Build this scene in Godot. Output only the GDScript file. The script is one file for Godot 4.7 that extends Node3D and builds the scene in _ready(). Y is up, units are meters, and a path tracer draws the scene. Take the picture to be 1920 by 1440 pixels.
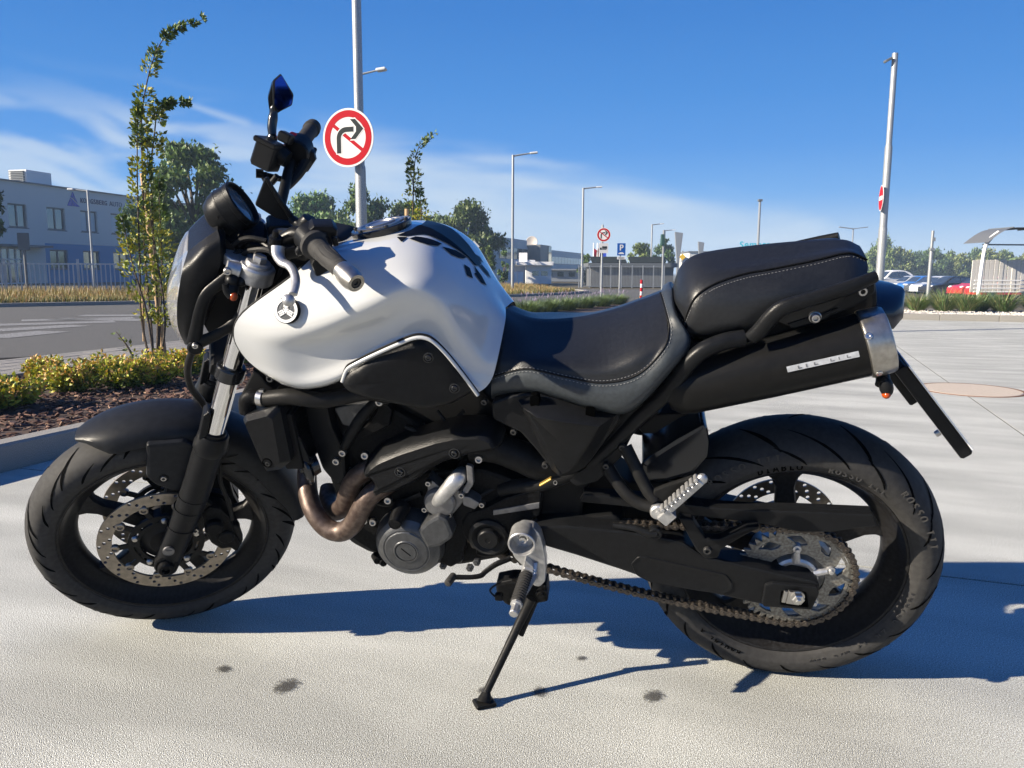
extends Node3D

class Mb:
	# collects triangles; mesh() welds them into one mesh, smooth where faces meet at less than the crease angle
	var p := PackedVector3Array()
	var xf := Transform3D()
	func tri(a: Vector3, b: Vector3, c: Vector3) -> void:
		p.append(xf * a); p.append(xf * b); p.append(xf * c)
	func quad(a: Vector3, b: Vector3, c: Vector3, d: Vector3) -> void:
		tri(a, b, c); tri(a, c, d)
	func grid(rows: Array, cu := false, cv := false) -> void:
		var n: int = rows.size()
		for i in (n if cv else n - 1):
			var r0: PackedVector3Array = rows[i]
			var r1: PackedVector3Array = rows[(i + 1) % n]
			var m: int = r0.size()
			for j in (m if cu else m - 1):
				var k: int = (j + 1) % m
				quad(r0[j], r0[k], r1[k], r1[j])
	func fan(r: PackedVector3Array, flip := false) -> void:
		var c := Vector3.ZERO
		for q in r: c += q
		c /= float(r.size())
		for j in r.size():
			var k: int = (j + 1) % r.size()
			if flip: tri(c, r[k], r[j])
			else: tri(c, r[j], r[k])
	func box(c: Vector3, s: Vector3, b := Basis(), bev := 0.0) -> void:
		var h := s * 0.5
		var old := xf
		xf = old * Transform3D(b, c)
		var e := minf(bev, minf(h.x, minf(h.y, h.z)) * 0.9)
		var poly := PackedVector2Array([Vector2(-h.x, -h.y), Vector2(h.x, -h.y), Vector2(h.x, h.y), Vector2(-h.x, h.y)])
		if e > 0.0:
			poly = PackedVector2Array([Vector2(-h.x + e, -h.y), Vector2(h.x - e, -h.y), Vector2(h.x, -h.y + e), Vector2(h.x, h.y - e), Vector2(h.x - e, h.y), Vector2(-h.x + e, h.y), Vector2(-h.x, h.y - e), Vector2(-h.x, -h.y + e)])
		plate(poly, -h.z, h.z, e, e)
		xf = old
	func bar(a: Vector3, b: Vector3, w: float, t: float, up := Vector3.UP, bev := 0.0) -> void:
		var x := (b - a).normalized()
		var z := x.cross(up).normalized()
		if z.length() < 0.5: z = x.cross(Vector3.RIGHT).normalized()
		var y := z.cross(x)
		box((a + b) * 0.5, Vector3(a.distance_to(b), w, t), Basis(x, y, z), bev)
	func tube(pts: PackedVector3Array, rad: Variant, n := 12, smooth := 4, caps := true, flat := 1.0) -> void:
		var rs := PackedFloat32Array()
		for i in pts.size():
			rs.append(float(rad[i]) if rad is Array or rad is PackedFloat32Array else float(rad))
		var q := PackedVector3Array()
		var r := PackedFloat32Array()
		if smooth > 1 and pts.size() > 2:
			for i in pts.size() - 1:
				var a := pts[maxi(i - 1, 0)]
				var d := pts[mini(i + 2, pts.size() - 1)]
				for s in smooth:
					var t := float(s) / smooth
					q.append(pts[i].cubic_interpolate(pts[i + 1], a, d, t))
					r.append(lerpf(rs[i], rs[i + 1], t))
			q.append(pts[pts.size() - 1]); r.append(rs[rs.size() - 1])
		else:
			q = pts; r = rs
		var rows := []
		var side := Vector3.ZERO
		for i in q.size():
			var d := (q[mini(i + 1, q.size() - 1)] - q[maxi(i - 1, 0)]).normalized()
			if i == 0:
				side = d.cross(Vector3(0, 0, 1))
				if side.length() < 0.1: side = d.cross(Vector3(0, 1, 0))
			side = (side - d * side.dot(d)).normalized()
			var u := d.cross(side)
			var ring := PackedVector3Array()
			for k in n:
				var a := TAU * k / n
				ring.append(q[i] + (side * cos(a) + u * sin(a) * flat) * r[i])
			rows.append(ring)
		grid(rows, true)
		if caps:
			fan(rows[0], true); fan(rows[rows.size() - 1])
	func lathe(o: Vector3, axis: Vector3, prof: PackedVector2Array, n := 32) -> void:
		# prof: (radius, height along the axis)
		var z := axis.normalized()
		var x := z.cross(Vector3(0, 1, 0))
		if x.length() < 0.1: x = z.cross(Vector3(1, 0, 0))
		x = x.normalized()
		var y := z.cross(x)
		var rows := []
		for q in prof:
			var ring := PackedVector3Array()
			for k in n:
				var a := TAU * k / n
				ring.append(o + z * q.y + (x * cos(a) + y * sin(a)) * q.x)
			rows.append(ring)
		for i in rows.size() - 1:
			var r0: PackedVector3Array = rows[i]
			var r1: PackedVector3Array = rows[i + 1]
			for j in n:
				var k: int = (j + 1) % n
				if prof[i].x < 1e-6: tri(r0[j], r1[k], r1[j])
				elif prof[i + 1].x < 1e-6: tri(r0[j], r0[k], r1[j])
				else: quad(r0[j], r0[k], r1[k], r1[j])
	static func inset(poly: PackedVector2Array, d: float) -> PackedVector2Array:
		var out := PackedVector2Array()
		var n := poly.size()
		var ar := 0.0
		for i in n: ar += poly[i].cross(poly[(i + 1) % n])
		var sg := 1.0 if ar > 0.0 else -1.0
		for i in n:
			var e0 := (poly[i] - poly[(i + n - 1) % n]).normalized()
			var e1 := (poly[(i + 1) % n] - poly[i]).normalized()
			var n0 := Vector2(-e0.y, e0.x) * sg
			var n1 := Vector2(-e1.y, e1.x) * sg
			var m := (n0 + n1)
			var l := maxf(m.length_squared() * 0.5, 0.35)
			out.append(poly[i] + m * d / l)
		return out
	func plate(poly: PackedVector2Array, z0: float, z1: float, bev := 0.0, back := 0.0, dome := 0.0) -> void:
		# an outline in the XY plane with thickness from z0 to z1 and rounded edges
		var rows := []
		var outs := []
		if back > 0.0: outs.append([back, z0])
		outs.append([0.0, z0 + back])
		outs.append([0.0, z1 - bev])
		if bev > 0.0:
			outs.append([bev * 0.29, z1 - bev * 0.29])
			outs.append([bev, z1])
		for o in outs:
			var q := inset(poly, o[0]) if o[0] > 0.0 else poly
			var ring := PackedVector3Array()
			for v in q: ring.append(Vector3(v.x, v.y, o[1]))
			rows.append(ring)
		grid(rows, true)
		for s in 2:
			var ring: PackedVector3Array = rows[0] if s == 0 else rows[rows.size() - 1]
			var flat := PackedVector2Array()
			for v in ring: flat.append(Vector2(v.x, v.y))
			var ix := Geometry2D.triangulate_polygon(flat)
			if ix.is_empty():
				flat = poly
				ix = Geometry2D.triangulate_polygon(flat)
			if s == 1 and dome > 0.0:
				var c := Vector3.ZERO
				for v in ring: c += v
				c = c / float(ring.size()) + Vector3(0, 0, dome)
				for j in ring.size(): tri(ring[j], ring[(j + 1) % ring.size()], c)
				continue
			for k in range(0, ix.size(), 3):
				tri(ring[ix[k]], ring[ix[k + 1]], ring[ix[k + 2]])
	func ball(c: Vector3, r: Vector3, n := 12, b := Basis()) -> void:
		var rows := []
		for i in n / 2 + 1:
			var a := PI * i / (n / 2)
			var ring := PackedVector3Array()
			for k in n:
				var t := TAU * k / n
				ring.append(c + b * (r * Vector3(sin(a) * cos(t), cos(a), sin(a) * sin(t))))
			rows.append(ring)
		grid(rows, true)
	func bolt(o: Vector3, axis: Vector3, r: float, h := 0.004) -> void:
		# a socket head: rim, chamfer and a sunk hexagon
		lathe(o, axis, PackedVector2Array([Vector2(r, -0.004), Vector2(r, h * 0.6), Vector2(r * 0.85, h), Vector2(r * 0.52, h), Vector2(r * 0.45, h * 0.2), Vector2(0, h * 0.2)]), 12)
	func hexn(o: Vector3, axis: Vector3, r: float, h: float) -> void:
		lathe(o, axis, PackedVector2Array([Vector2(r, 0), Vector2(r, h * 0.85), Vector2(r * 0.85, h), Vector2(r * 0.5, h), Vector2(r * 0.5, h * 1.3), Vector2(r * 0.4, h * 1.4), Vector2(0, h * 1.4)]), 6)
	func text(s: String, size: float, depth: float, at: Transform3D, bold := false) -> void:
		var tm := TextMesh.new()
		var f := SystemFont.new()
		f.font_names = PackedStringArray(["Droid Sans"])
		f.font_weight = 700 if bold else 400
		tm.font = f; tm.text = s; tm.font_size = 64; tm.pixel_size = size / 46.0; tm.depth = depth
		tm.curve_step = 2.0
		var arr: Array = tm.get_mesh_arrays()
		if arr.is_empty(): return
		var vs: PackedVector3Array = arr[Mesh.ARRAY_VERTEX]
		var ix: PackedInt32Array = arr[Mesh.ARRAY_INDEX]
		for i in range(0, ix.size(), 3):
			tri(at * vs[ix[i]], at * vs[ix[i + 1]], at * vs[ix[i + 2]])
	func mesh(crease := 40.0) -> ArrayMesh:
		var nf := p.size() / 3
		var fn := PackedVector3Array()
		fn.resize(nf)
		var near := {}
		var keys := []
		keys.resize(p.size())
		for i in nf:
			var a := p[i * 3]
			var m := (p[i * 3 + 2] - a).cross(p[i * 3 + 1] - a)
			fn[i] = m
			for k in 3:
				var key := Vector3i((p[i * 3 + k] * 20000.0).round())
				keys[i * 3 + k] = key
				if near.has(key): near[key].append(i)
				else: near[key] = [i]
		var lim := cos(deg_to_rad(crease))
		var nv := PackedVector3Array()
		nv.resize(p.size())
		for i in p.size():
			var f := fn[i / 3]
			var fu := f.normalized()
			var acc := f
			if crease > 0.0:
				for j in near[keys[i]]:
					if j != i / 3 and fn[j].normalized().dot(fu) > lim: acc += fn[j]
			nv[i] = acc.normalized() if acc.length_squared() > 1e-24 else Vector3.UP
		var arr := []
		arr.resize(Mesh.ARRAY_MAX)
		arr[Mesh.ARRAY_VERTEX] = p
		arr[Mesh.ARRAY_NORMAL] = nv
		var am := ArrayMesh.new()
		am.add_surface_from_arrays(Mesh.PRIMITIVE_TRIANGLES, arr)
		return am

var rng := RandomNumberGenerator.new()
var M := {}
var used := {}

func numbered(called: String) -> String:
	var k: int = used.get(called, 0)
	used[called] = k + 1
	return called if k == 0 else "%s_%03d" % [called, k]

func tag(o: Node, label: String, category: String, group := "", kind := "") -> void:
	if label: o.set_meta("label", label)
	if category: o.set_meta("category", category)
	if group: o.set_meta("group", group)
	if kind: o.set_meta("kind", kind)

func thing(called: String, label: String, category: String, at := Vector3.ZERO, turn := 0.0, group := "") -> Node3D:
	var o := Node3D.new()
	o.name = numbered(called)
	add_child(o, true)
	o.position = at
	o.rotation.y = turn
	tag(o, label, category, group)
	return o

func part(called: String, mb: Mb, m: Material, parent: Node, crease := 40.0) -> MeshInstance3D:
	return put(called, mb.mesh(crease), m, parent)

func put(called: String, me: Mesh, m: Material, parent: Node) -> MeshInstance3D:
	var o := MeshInstance3D.new()
	o.mesh = me
	o.material_override = m
	adopt(called, o, parent)
	return o

var kids := {}
func adopt(called: String, o: Node3D, parent: Node) -> void:
	if parent == self:
		o.name = numbered(called)
	else:
		var key := "%d/%s" % [parent.get_instance_id(), called]
		var k: int = kids.get(key, 0)
		kids[key] = k + 1
		o.name = called if k == 0 else "%s_%03d" % [called, k]
	parent.add_child(o, true)

func group_node(called: String, parent: Node, t := Transform3D()) -> Node3D:
	var o := Node3D.new()
	o.transform = t
	adopt(called, o, parent)
	return o

func struct(called: String, mb: Mb, m: Material, crease := 40.0) -> MeshInstance3D:
	var o := part(called, mb, m, self, crease)
	o.set_meta("kind", "structure")
	return o

func dup(root: Node3D, called: String, at: Vector3, turn: float, label: String, sc := 1.0) -> Node3D:
	var r: Node3D = root.duplicate()
	r.name = numbered(called)
	add_child(r, true)
	r.position = at
	r.rotation = Vector3(0, turn, 0)
	r.scale = Vector3.ONE * sc
	r.set_meta("label", label)
	return r

func lin(r: float, g := -1.0, b := -1.0) -> Color:
	return Color(r, r if g < 0.0 else g, r if b < 0.0 else b).linear_to_srgb()

func mat(c: Color, rough := 0.5, metal := 0.0) -> StandardMaterial3D:
	var m := StandardMaterial3D.new()
	m.albedo_color = c
	m.roughness = rough
	m.metallic = metal
	return m

func noise_tex(freq: float, lo: Color, hi: Color, seed_: int, normal := 0.0, size := 512, oct := 4, type := FastNoiseLite.TYPE_SIMPLEX_SMOOTH) -> NoiseTexture2D:
	var f := FastNoiseLite.new()
	f.noise_type = type
	f.frequency = freq
	f.fractal_octaves = oct
	f.seed = seed_
	var t := NoiseTexture2D.new()
	t.width = size; t.height = size
	t.seamless = true
	t.noise = f
	if normal > 0.0:
		t.as_normal_map = true
		t.bump_strength = normal
	else:
		var g := Gradient.new()
		g.set_color(0, lo); g.set_color(1, hi)
		g.set_offset(0, 0.2); g.set_offset(1, 0.8)
		t.color_ramp = g
	return t

func triplanar(m: StandardMaterial3D, s: float, world := false) -> StandardMaterial3D:
	m.uv1_triplanar = true
	m.uv1_world_triplanar = world
	m.uv1_scale = Vector3.ONE * s
	m.uv1_triplanar_sharpness = 4.0
	return m

func with_grain(m: StandardMaterial3D, s: float, n: Texture2D, amount := 1.0, a: Texture2D = null, r: Texture2D = null) -> StandardMaterial3D:
	triplanar(m, s)
	if n:
		m.normal_enabled = true
		m.normal_texture = n
		m.normal_scale = amount
	if a: m.albedo_texture = a
	if r:
		m.roughness_texture = r
		m.roughness_texture_channel = BaseMaterial3D.TEXTURE_CHANNEL_RED
	return m

func catmull(rows: Array, su: int, sv: int) -> Array:
	# rows of control points, refined in both directions
	var fine := []
	for r in rows:
		fine.append(refine(r, su))
	var out := []
	var n: int = fine.size()
	var cols := []
	for j in fine[0].size():
		var line := PackedVector3Array()
		for i in n: line.append(fine[i][j])
		cols.append(refine(line, sv))
	for i in cols[0].size():
		var line := PackedVector3Array()
		for j in cols.size(): line.append(cols[j][i])
		out.append(line)
	return out

func refine(r: PackedVector3Array, s: int) -> PackedVector3Array:
	var q := PackedVector3Array()
	var n := r.size()
	for i in n - 1:
		var a := r[i - 1] if i > 0 else r[0] * 2.0 - r[1]
		var d := r[i + 2] if i + 2 < n else r[n - 1] * 2.0 - r[n - 2]
		for k in s:
			q.append(r[i].cubic_interpolate(r[i + 1], a, d, float(k) / s))
	q.append(r[n - 1])
	return q

func mirror(rows: Array) -> Array:
	var out := []
	for r in rows:
		var line := PackedVector3Array()
		for v in r: line.append(Vector3(v.x, v.y, -v.z))
		line.reverse()
		out.append(line)
	return out

func smooth2(poly: PackedVector2Array, s := 3) -> PackedVector2Array:
	var out := PackedVector2Array()
	var n := poly.size()
	for i in n:
		for k in s:
			out.append(poly[i].cubic_interpolate(poly[(i + 1) % n], poly[(i + n - 1) % n], poly[(i + 2) % n], float(k) / s))
	return out

func rounded(poly: PackedVector2Array, r: float, s := 4) -> PackedVector2Array:
	var out := PackedVector2Array()
	var n := poly.size()
	for i in n:
		var p := poly[i]
		var a := poly[(i + n - 1) % n]
		var b := poly[(i + 1) % n]
		var k := minf(r, minf(p.distance_to(a), p.distance_to(b)) * 0.45)
		var p0 := p + (a - p).normalized() * k
		var p1 := p + (b - p).normalized() * k
		for j in s + 1:
			var t := float(j) / s
			out.append(p0.lerp(p, t).lerp(p.lerp(p1, t), t))
	return out

const EXPOSE := 2.5
const SUN_AZ := 16.0
const SUN_EL := 25.2

func _ready() -> void:
	rng.seed = 7
	var cam := Camera3D.new()
	cam.name = "camera"
	cam.fov = 52.13
	cam.near = 0.05
	cam.far = 3000.0
	cam.position = Vector3(0, 0.8926, 0)
	cam.basis = Basis(Vector3.RIGHT, -0.1415) * Basis(Vector3.BACK, 0.0038)
	add_child(cam)
	cam.current = true
	var we := WorldEnvironment.new()
	we.name = "environment"
	var e := Environment.new()
	e.background_mode = Environment.BG_SKY
	e.sky = Sky.new()
	var pm := PanoramaSkyMaterial.new()
	pm.panorama = sky_texture()
	e.sky.sky_material = pm
	e.tonemap_mode = Environment.TONE_MAPPER_LINEAR
	e.tonemap_exposure = EXPOSE
	e.sdfgi_enabled = true
	e.ssao_enabled = true
	e.ssil_enabled = true
	e.fog_enabled = true
	e.fog_density = 0.0011
	e.fog_light_color = Color(0.72, 0.82, 0.92)
	we.environment = e
	add_child(we)
	var sun := DirectionalLight3D.new()
	sun.name = "sun"
	sun.light_energy = 1.6
	sun.light_color = Color(1.0, 0.95, 0.87)
	sun.light_angular_distance = 0.5
	sun.shadow_enabled = true
	var az := deg_to_rad(SUN_AZ)
	var el := deg_to_rad(SUN_EL)
	var dir := Vector3(cos(az) * cos(el), -sin(el), -sin(az) * cos(el))
	sun.basis = Basis.looking_at(dir, Vector3.UP)
	add_child(sun)
	materials()
	setting()
	background()
	plants()
	motorcycle()

func srgb(r: float, g: float, b: float) -> Vector3:
	var c := Color(r / 255.0, g / 255.0, b / 255.0).srgb_to_linear()
	return Vector3(c.r, c.g, c.b)

func sky_texture() -> ImageTexture:
	var w := 2048
	var h := 1024
	var im := Image.create(w, h, false, Image.FORMAT_RGBF)
	var stops := [[-90.0, srgb(150, 150, 145)], [-4.0, srgb(165, 180, 195)], [0.0, srgb(178, 207, 236)], [3.0, srgb(150, 192, 238)], [5.5, srgb(120, 176, 237)], [8.5, srgb(94, 158, 231)], [12.0, srgb(80, 147, 223)], [17.0, srgb(67, 133, 212)], [30.0, srgb(50, 108, 192)], [90.0, srgb(26, 70, 150)]]
	var wisp := FastNoiseLite.new()
	wisp.seed = 11; wisp.frequency = 1.0; wisp.fractal_octaves = 5
	var patch := FastNoiseLite.new()
	patch.seed = 4; patch.frequency = 1.0; patch.fractal_octaves = 3
	var sun_u := (deg_to_rad(180.0 + SUN_AZ) / TAU)
	for y in h:
		var el := 90.0 - 180.0 * (y + 0.5) / h
		var c := srgb(0, 0, 0)
		for k in stops.size() - 1:
			if el >= stops[k][0] and el <= stops[k + 1][0]:
				c = (stops[k][1] as Vector3).lerp(stops[k + 1][1], (el - stops[k][0]) / (stops[k + 1][0] - stops[k][0]))
		c /= EXPOSE
		if el < -1.0 or el > 26.0:
			im.fill_rect(Rect2i(0, y, w, 1), Color(c.x, c.y, c.z))
			continue
		for x in w:
			var az := wrapf(360.0 * (x + 0.5) / w, -180.0, 180.0)   # 0 straight ahead, positive to the right
			var ar := deg_to_rad(az)
			# wind-drawn cirrus: noise stretched along the horizon, tilted a little
			var bend: float = patch.get_noise_3d(cos(ar) * 2.0, el * 0.08, sin(ar) * 2.0)
			var u := Vector3(cos(ar) * 4.2, (el + az * 0.10) * 0.50 + bend * 1.2, sin(ar) * 4.2)
			var f := wisp.get_noise_3dv(u)
			var roof := lerpf(12.5, 2.2, smoothstep(-30.0, 36.0, az)) + 2.0 * bend
			var cover := smoothstep(roof, roof - 4.5, el)
			var a := smoothstep(-0.20, 0.32, f) * cover * 0.68
			var veil := 8.7 - 0.0037 * (az + 15.0) * (az + 15.0) + 1.6 * bend + 0.8 * f
			a = maxf(a, clampf(0.66 + 0.42 * f, 0.0, 0.80) * smoothstep(veil + 0.9, veil - 1.6, el) * smoothstep(-24.0, -9.0, az))
			a = maxf(a, 0.66 * smoothstep(5.5, 0.0, el))
			# one thin trail
			var along := (az + 22.6) / 5.4
			if along > 0.0 and along < 1.0:
				var off := absf(el - (10.9 - 1.5 * along)) / (0.10 + 0.22 * along)
				a = maxf(a, 0.5 * exp(-off * off) * smoothstep(0.0, 0.25, along) * smoothstep(1.0, 0.8, along))
			var q := c.lerp(srgb(206, 223, 240) / EXPOSE, a)
			im.set_pixel(x, y, Color(q.x, q.y, q.z))
	return ImageTexture.create_from_image(im)

func stain_texture() -> ImageTexture:
	var n := FastNoiseLite.new()
	n.seed = 8; n.frequency = 0.05; n.fractal_octaves = 4
	var im := Image.create(128, 128, false, Image.FORMAT_RGBA8)
	for y in 128:
		for x in 128:
			var d := Vector2(x - 63.5, y - 63.5).length() / 64.0
			var a := clampf((0.62 - d) * 2.6 + n.get_noise_2d(x * 1.5, y * 1.5) * 1.1, 0.0, 0.62) * smoothstep(1.0, 0.75, d)
			im.set_pixel(x, y, Color(0.16, 0.14, 0.12, a))
	return ImageTexture.create_from_image(im)

func materials() -> void:
	paint_shop()
	for k in ["plastic", "matt", "leather", "leather_grey", "black", "rubber", "muffler", "rim", "hose"]:
		M[k].metallic_specular = 0.26
		M[k].roughness *= 0.86
	M.leather.metallic_specular = 0.42
	M.leather_grey.metallic_specular = 0.4
	for k in ["pad", "letter", "sign_white", "sign_red", "sign_black", "sign_blue", "thread", "engine_dark", "pipe"]:
		M[k].metallic_specular = 0.15

func paint_shop() -> void:
	var grain := noise_tex(0.09, Color.BLACK, Color.WHITE, 3, 5.0)
	var coarse := noise_tex(0.03, Color.BLACK, Color.WHITE, 5, 6.0)
	var dust := noise_tex(0.012, Color(0.88, 0.88, 0.88), Color(1, 1, 1), 9)
	var rough := noise_tex(0.02, Color(0.82, 0.82, 0.82), Color(1, 1, 1), 10)
	var dirt := noise_tex(0.03, Color(0.74, 0.72, 0.70), Color(1, 1, 1), 12)
	M.paint = mat(lin(0.46, 0.468, 0.462), 0.2)
	M.paint.clearcoat_enabled = true; M.paint.clearcoat = 1.0; M.paint.clearcoat_roughness = 0.06
	M.plastic = with_grain(mat(lin(0.0085, 0.009, 0.010), 0.44), 9.0, grain, 0.35, dust, rough)
	M.matt = with_grain(mat(lin(0.016, 0.0172, 0.0195), 0.5), 8.0, grain, 0.12, dust, rough)
	M.gloss = mat(lin(0.010, 0.011, 0.013), 0.16)
	M.black = with_grain(mat(lin(0.0085, 0.009, 0.010), 0.45), 7.0, grain, 0.12, dust, rough)
	M.pad = mat(lin(0.004, 0.0045, 0.006), 0.3)
	M.dark = mat(lin(0.0035, 0.0037, 0.0042), 0.6)
	M.dark.metallic_specular = 0.3
	M.void = mat(lin(0.0015), 1.0)
	M.void.metallic_specular = 0.0
	M.rubber = with_grain(mat(lin(0.040, 0.0392, 0.0385), 0.8), 10.0, grain, 0.25, dust, null)
	M.groove = mat(lin(0.003), 0.95)
	M.groove.metallic_specular = 0.1
	M.letter = mat(lin(0.048, 0.047, 0.046), 0.8)
	M.rim = with_grain(mat(lin(0.018, 0.018, 0.019), 0.5), 6.0, grain, 0.08, dirt, rough)
	M.leather = with_grain(mat(lin(0.0105, 0.0115, 0.0135), 0.46), 14.0, noise_tex(0.06, Color.BLACK, Color.WHITE, 21, 4.0, 512, 3, FastNoiseLite.TYPE_CELLULAR), 0.35, dust, rough)
	M.leather_grey = with_grain(mat(lin(0.034, 0.040, 0.045), 0.5), 14.0, grain, 0.25, dust, rough)
	M.thread = mat(lin(0.20, 0.20, 0.20), 0.8)
	M.alu = with_grain(mat(lin(0.50, 0.50, 0.50), 0.42, 0.75), 8.0, grain, 0.25, dust, rough)
	M.alu_dull = with_grain(mat(lin(0.19, 0.19, 0.195), 0.5, 0.7), 8.0, grain, 0.3, dust, rough)
	M.engine = with_grain(mat(lin(0.080, 0.083, 0.088), 0.42, 0.6), 8.0, grain, 0.3, dust, rough)
	M.engine_dark = with_grain(mat(lin(0.013, 0.0135, 0.0145), 0.45, 0.3), 8.0, grain, 0.3, dirt, rough)
	M.steel = mat(lin(0.56, 0.55, 0.53), 0.28, 1.0)
	M.bolt = mat(lin(0.42, 0.41, 0.40), 0.35, 1.0)
	M.bolt_dark = mat(lin(0.05), 0.35, 0.6)
	M.chrome = mat(lin(0.72, 0.72, 0.72), 0.07, 1.0)
	M.brushed = with_grain(mat(lin(0.42, 0.40, 0.36), 0.34, 0.95), 8.0, grain, 0.1, dust, rough)
	M.rust = with_grain(mat(lin(0.115, 0.092, 0.080), 0.5, 0.6), 7.0, grain, 0.2, noise_tex(0.015, Color(0.74, 0.68, 0.66), Color(1, 0.97, 0.94), 31), rough)
	M.pipe = with_grain(mat(lin(0.020, 0.020, 0.020), 0.5, 0.4), 7.0, grain, 0.2, dust, rough)
	M.hose = with_grain(mat(lin(0.016, 0.0155, 0.015), 0.55), 7.0, grain, 0.15, dust, rough)
	M.chain = with_grain(mat(lin(0.105, 0.092, 0.080), 0.5, 0.7), 12.0, grain, 0.2, dirt, rough)
	M.chain_in = mat(lin(0.05, 0.045, 0.04), 0.45, 0.7)
	M.sprocket = with_grain(mat(lin(0.25, 0.245, 0.22), 0.55, 0.5), 8.0, grain, 0.2, dirt, rough)
	M.disc = with_grain(mat(lin(0.30, 0.265, 0.22), 0.42, 0.8), 8.0, grain, 0.1, dust, rough)
	M.muffler = with_grain(mat(lin(0.0085, 0.0085, 0.0085), 0.40, 0.1), 7.0, grain, 0.06, dust, rough)
	M.mirror_blue = mat(lin(0.012, 0.06, 0.52), 0.05, 1.0)
	M.tail = mat(lin(0.006, 0.009, 0.018), 0.12)
	M.orange = mat(lin(0.30, 0.045, 0.004), 0.15)
	M.red = mat(lin(0.60, 0.015, 0.012), 0.35)
	M.brass = mat(lin(0.34, 0.23, 0.06), 0.5, 0.8)
	M.badge = with_grain(mat(lin(0.48, 0.50, 0.53), 0.4, 0.4), 10.0, grain, 0.2, dust, null)
	M.glass = mat(Color(1, 1, 1, 0.10), 0.03)
	M.glass.transparency = BaseMaterial3D.TRANSPARENCY_ALPHA
	M.plate = mat(lin(0.02, 0.025, 0.05), 0.25)
	# the place
	var fine := noise_tex(0.16, Color.BLACK, Color.WHITE, 41, 7.0, 1024, 3)
	var spots := noise_tex(0.10, Color(0.66, 0.645, 0.61), Color(1, 1, 1), 42, 0.0, 1024, 4)
	M.concrete = with_grain(mat(lin(0.74, 0.762, 0.73), 0.85), 2.2, fine, 0.75, spots, null)
	M.concrete.detail_enabled = true
	M.concrete.detail_blend_mode = BaseMaterial3D.BLEND_MODE_MUL
	M.concrete.detail_albedo = noise_tex(0.006, Color(0.86, 0.86, 0.86), Color(1, 1, 1), 43, 0.0, 512, 5)
	M.concrete.detail_uv_layer = BaseMaterial3D.DETAIL_UV_2
	M.concrete.uv2_triplanar = true
	M.concrete.uv2_scale = Vector3(0.22, 0.3, 0.8)
	M.sand = with_grain(mat(lin(0.36, 0.30, 0.21), 0.95), 0.6, fine, 1.0, spots, null)
	M.gravel = with_grain(mat(lin(0.40, 0.37, 0.32), 0.95), 3.0, fine, 1.0, spots, null)
	M.manhole = with_grain(mat(lin(0.74, 0.64, 0.54), 0.85), 3.0, fine, 0.6, spots, null)
	M.rusty = with_grain(mat(lin(0.22, 0.11, 0.06), 0.9), 6.0, fine, 1.0, dirt, null)
	M.stain = mat(Color.WHITE, 0.7)
	M.stain.albedo_texture = stain_texture()
	M.stain.transparency = BaseMaterial3D.TRANSPARENCY_ALPHA
	M.joint = mat(lin(0.035, 0.033, 0.03), 0.9)
	M.kerb = with_grain(mat(lin(0.36, 0.35, 0.33), 0.85), 2.0, fine, 0.5, spots, null)
	M.paver = with_grain(mat(lin(0.33, 0.32, 0.31), 0.85), 2.0, fine, 0.5, spots, null)
	M.asphalt = with_grain(mat(lin(0.135, 0.133, 0.126), 0.9), 0.9, fine, 1.0, noise_tex(0.05, Color(0.7, 0.7, 0.7), Color(1, 1, 1), 44, 0.0, 1024, 5), null)
	M.line = with_grain(mat(lin(0.40, 0.40, 0.39), 0.8), 0.8, null, 1.0, noise_tex(0.08, Color(0.35, 0.35, 0.35), Color(1, 1, 1), 45, 0.0, 512, 5))
	M.soil = mat(lin(0.045, 0.025, 0.018), 0.95)
	M.chip = mat(Color.WHITE, 0.9)
	M.chip.vertex_color_use_as_albedo = true
	M.leaf = mat(Color.WHITE, 0.55)
	M.leaf.vertex_color_use_as_albedo = true
	M.leaf.backlight_enabled = true
	M.leaf.backlight = Color(0.6, 0.6, 0.3)
	M.bark = with_grain(mat(lin(0.10, 0.075, 0.055), 0.9), 4.0, coarse, 1.0, dirt, null)
	M.stake = with_grain(mat(lin(0.42, 0.28, 0.15), 0.8), 3.0, coarse, 0.4, dust, null)
	M.ground = with_grain(mat(lin(0.13, 0.11, 0.065), 0.95), 0.5, fine, 1.0, spots, null)
	M.galv = with_grain(mat(lin(0.46, 0.48, 0.49), 0.45, 0.45), 4.0, grain, 0.15, noise_tex(0.03, Color(0.7, 0.7, 0.7), Color(1, 1, 1), 46), rough)
	M.galv_dark = mat(lin(0.13, 0.135, 0.14), 0.5, 0.4)
	M.dark_green = mat(lin(0.02, 0.06, 0.05), 0.5)
	M.fence = mat(lin(0.42, 0.45, 0.48), 0.5, 0.3)
	M.dish = mat(lin(0.40, 0.36, 0.32), 0.6)
	M.plank = with_grain(mat(lin(0.82, 0.81, 0.78), 0.7), 1.2, null, 1.0, noise_tex(0.05, Color(0.75, 0.73, 0.7), Color(1, 1, 1), 51))
	M.render = mat(lin(0.50, 0.50, 0.475), 0.85)
	M.blue_wall = mat(lin(0.045, 0.19, 0.36), 0.8)
	M.pale = mat(lin(0.62, 0.63, 0.63), 0.6)
	M.white = mat(lin(0.78, 0.78, 0.77), 0.5)
	M.pane = mat(lin(0.16, 0.20, 0.21), 0.08, 0.85)
	M.blind = mat(lin(0.36, 0.44, 0.47), 0.4)
	M.frame_grey = mat(lin(0.10, 0.11, 0.12), 0.5)
	M.grey = mat(lin(0.10, 0.105, 0.11), 0.55)
	M.sign_white = mat(lin(0.56, 0.56, 0.56), 0.5)
	M.sign_red = mat(lin(0.34, 0.008, 0.016), 0.5)
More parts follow.
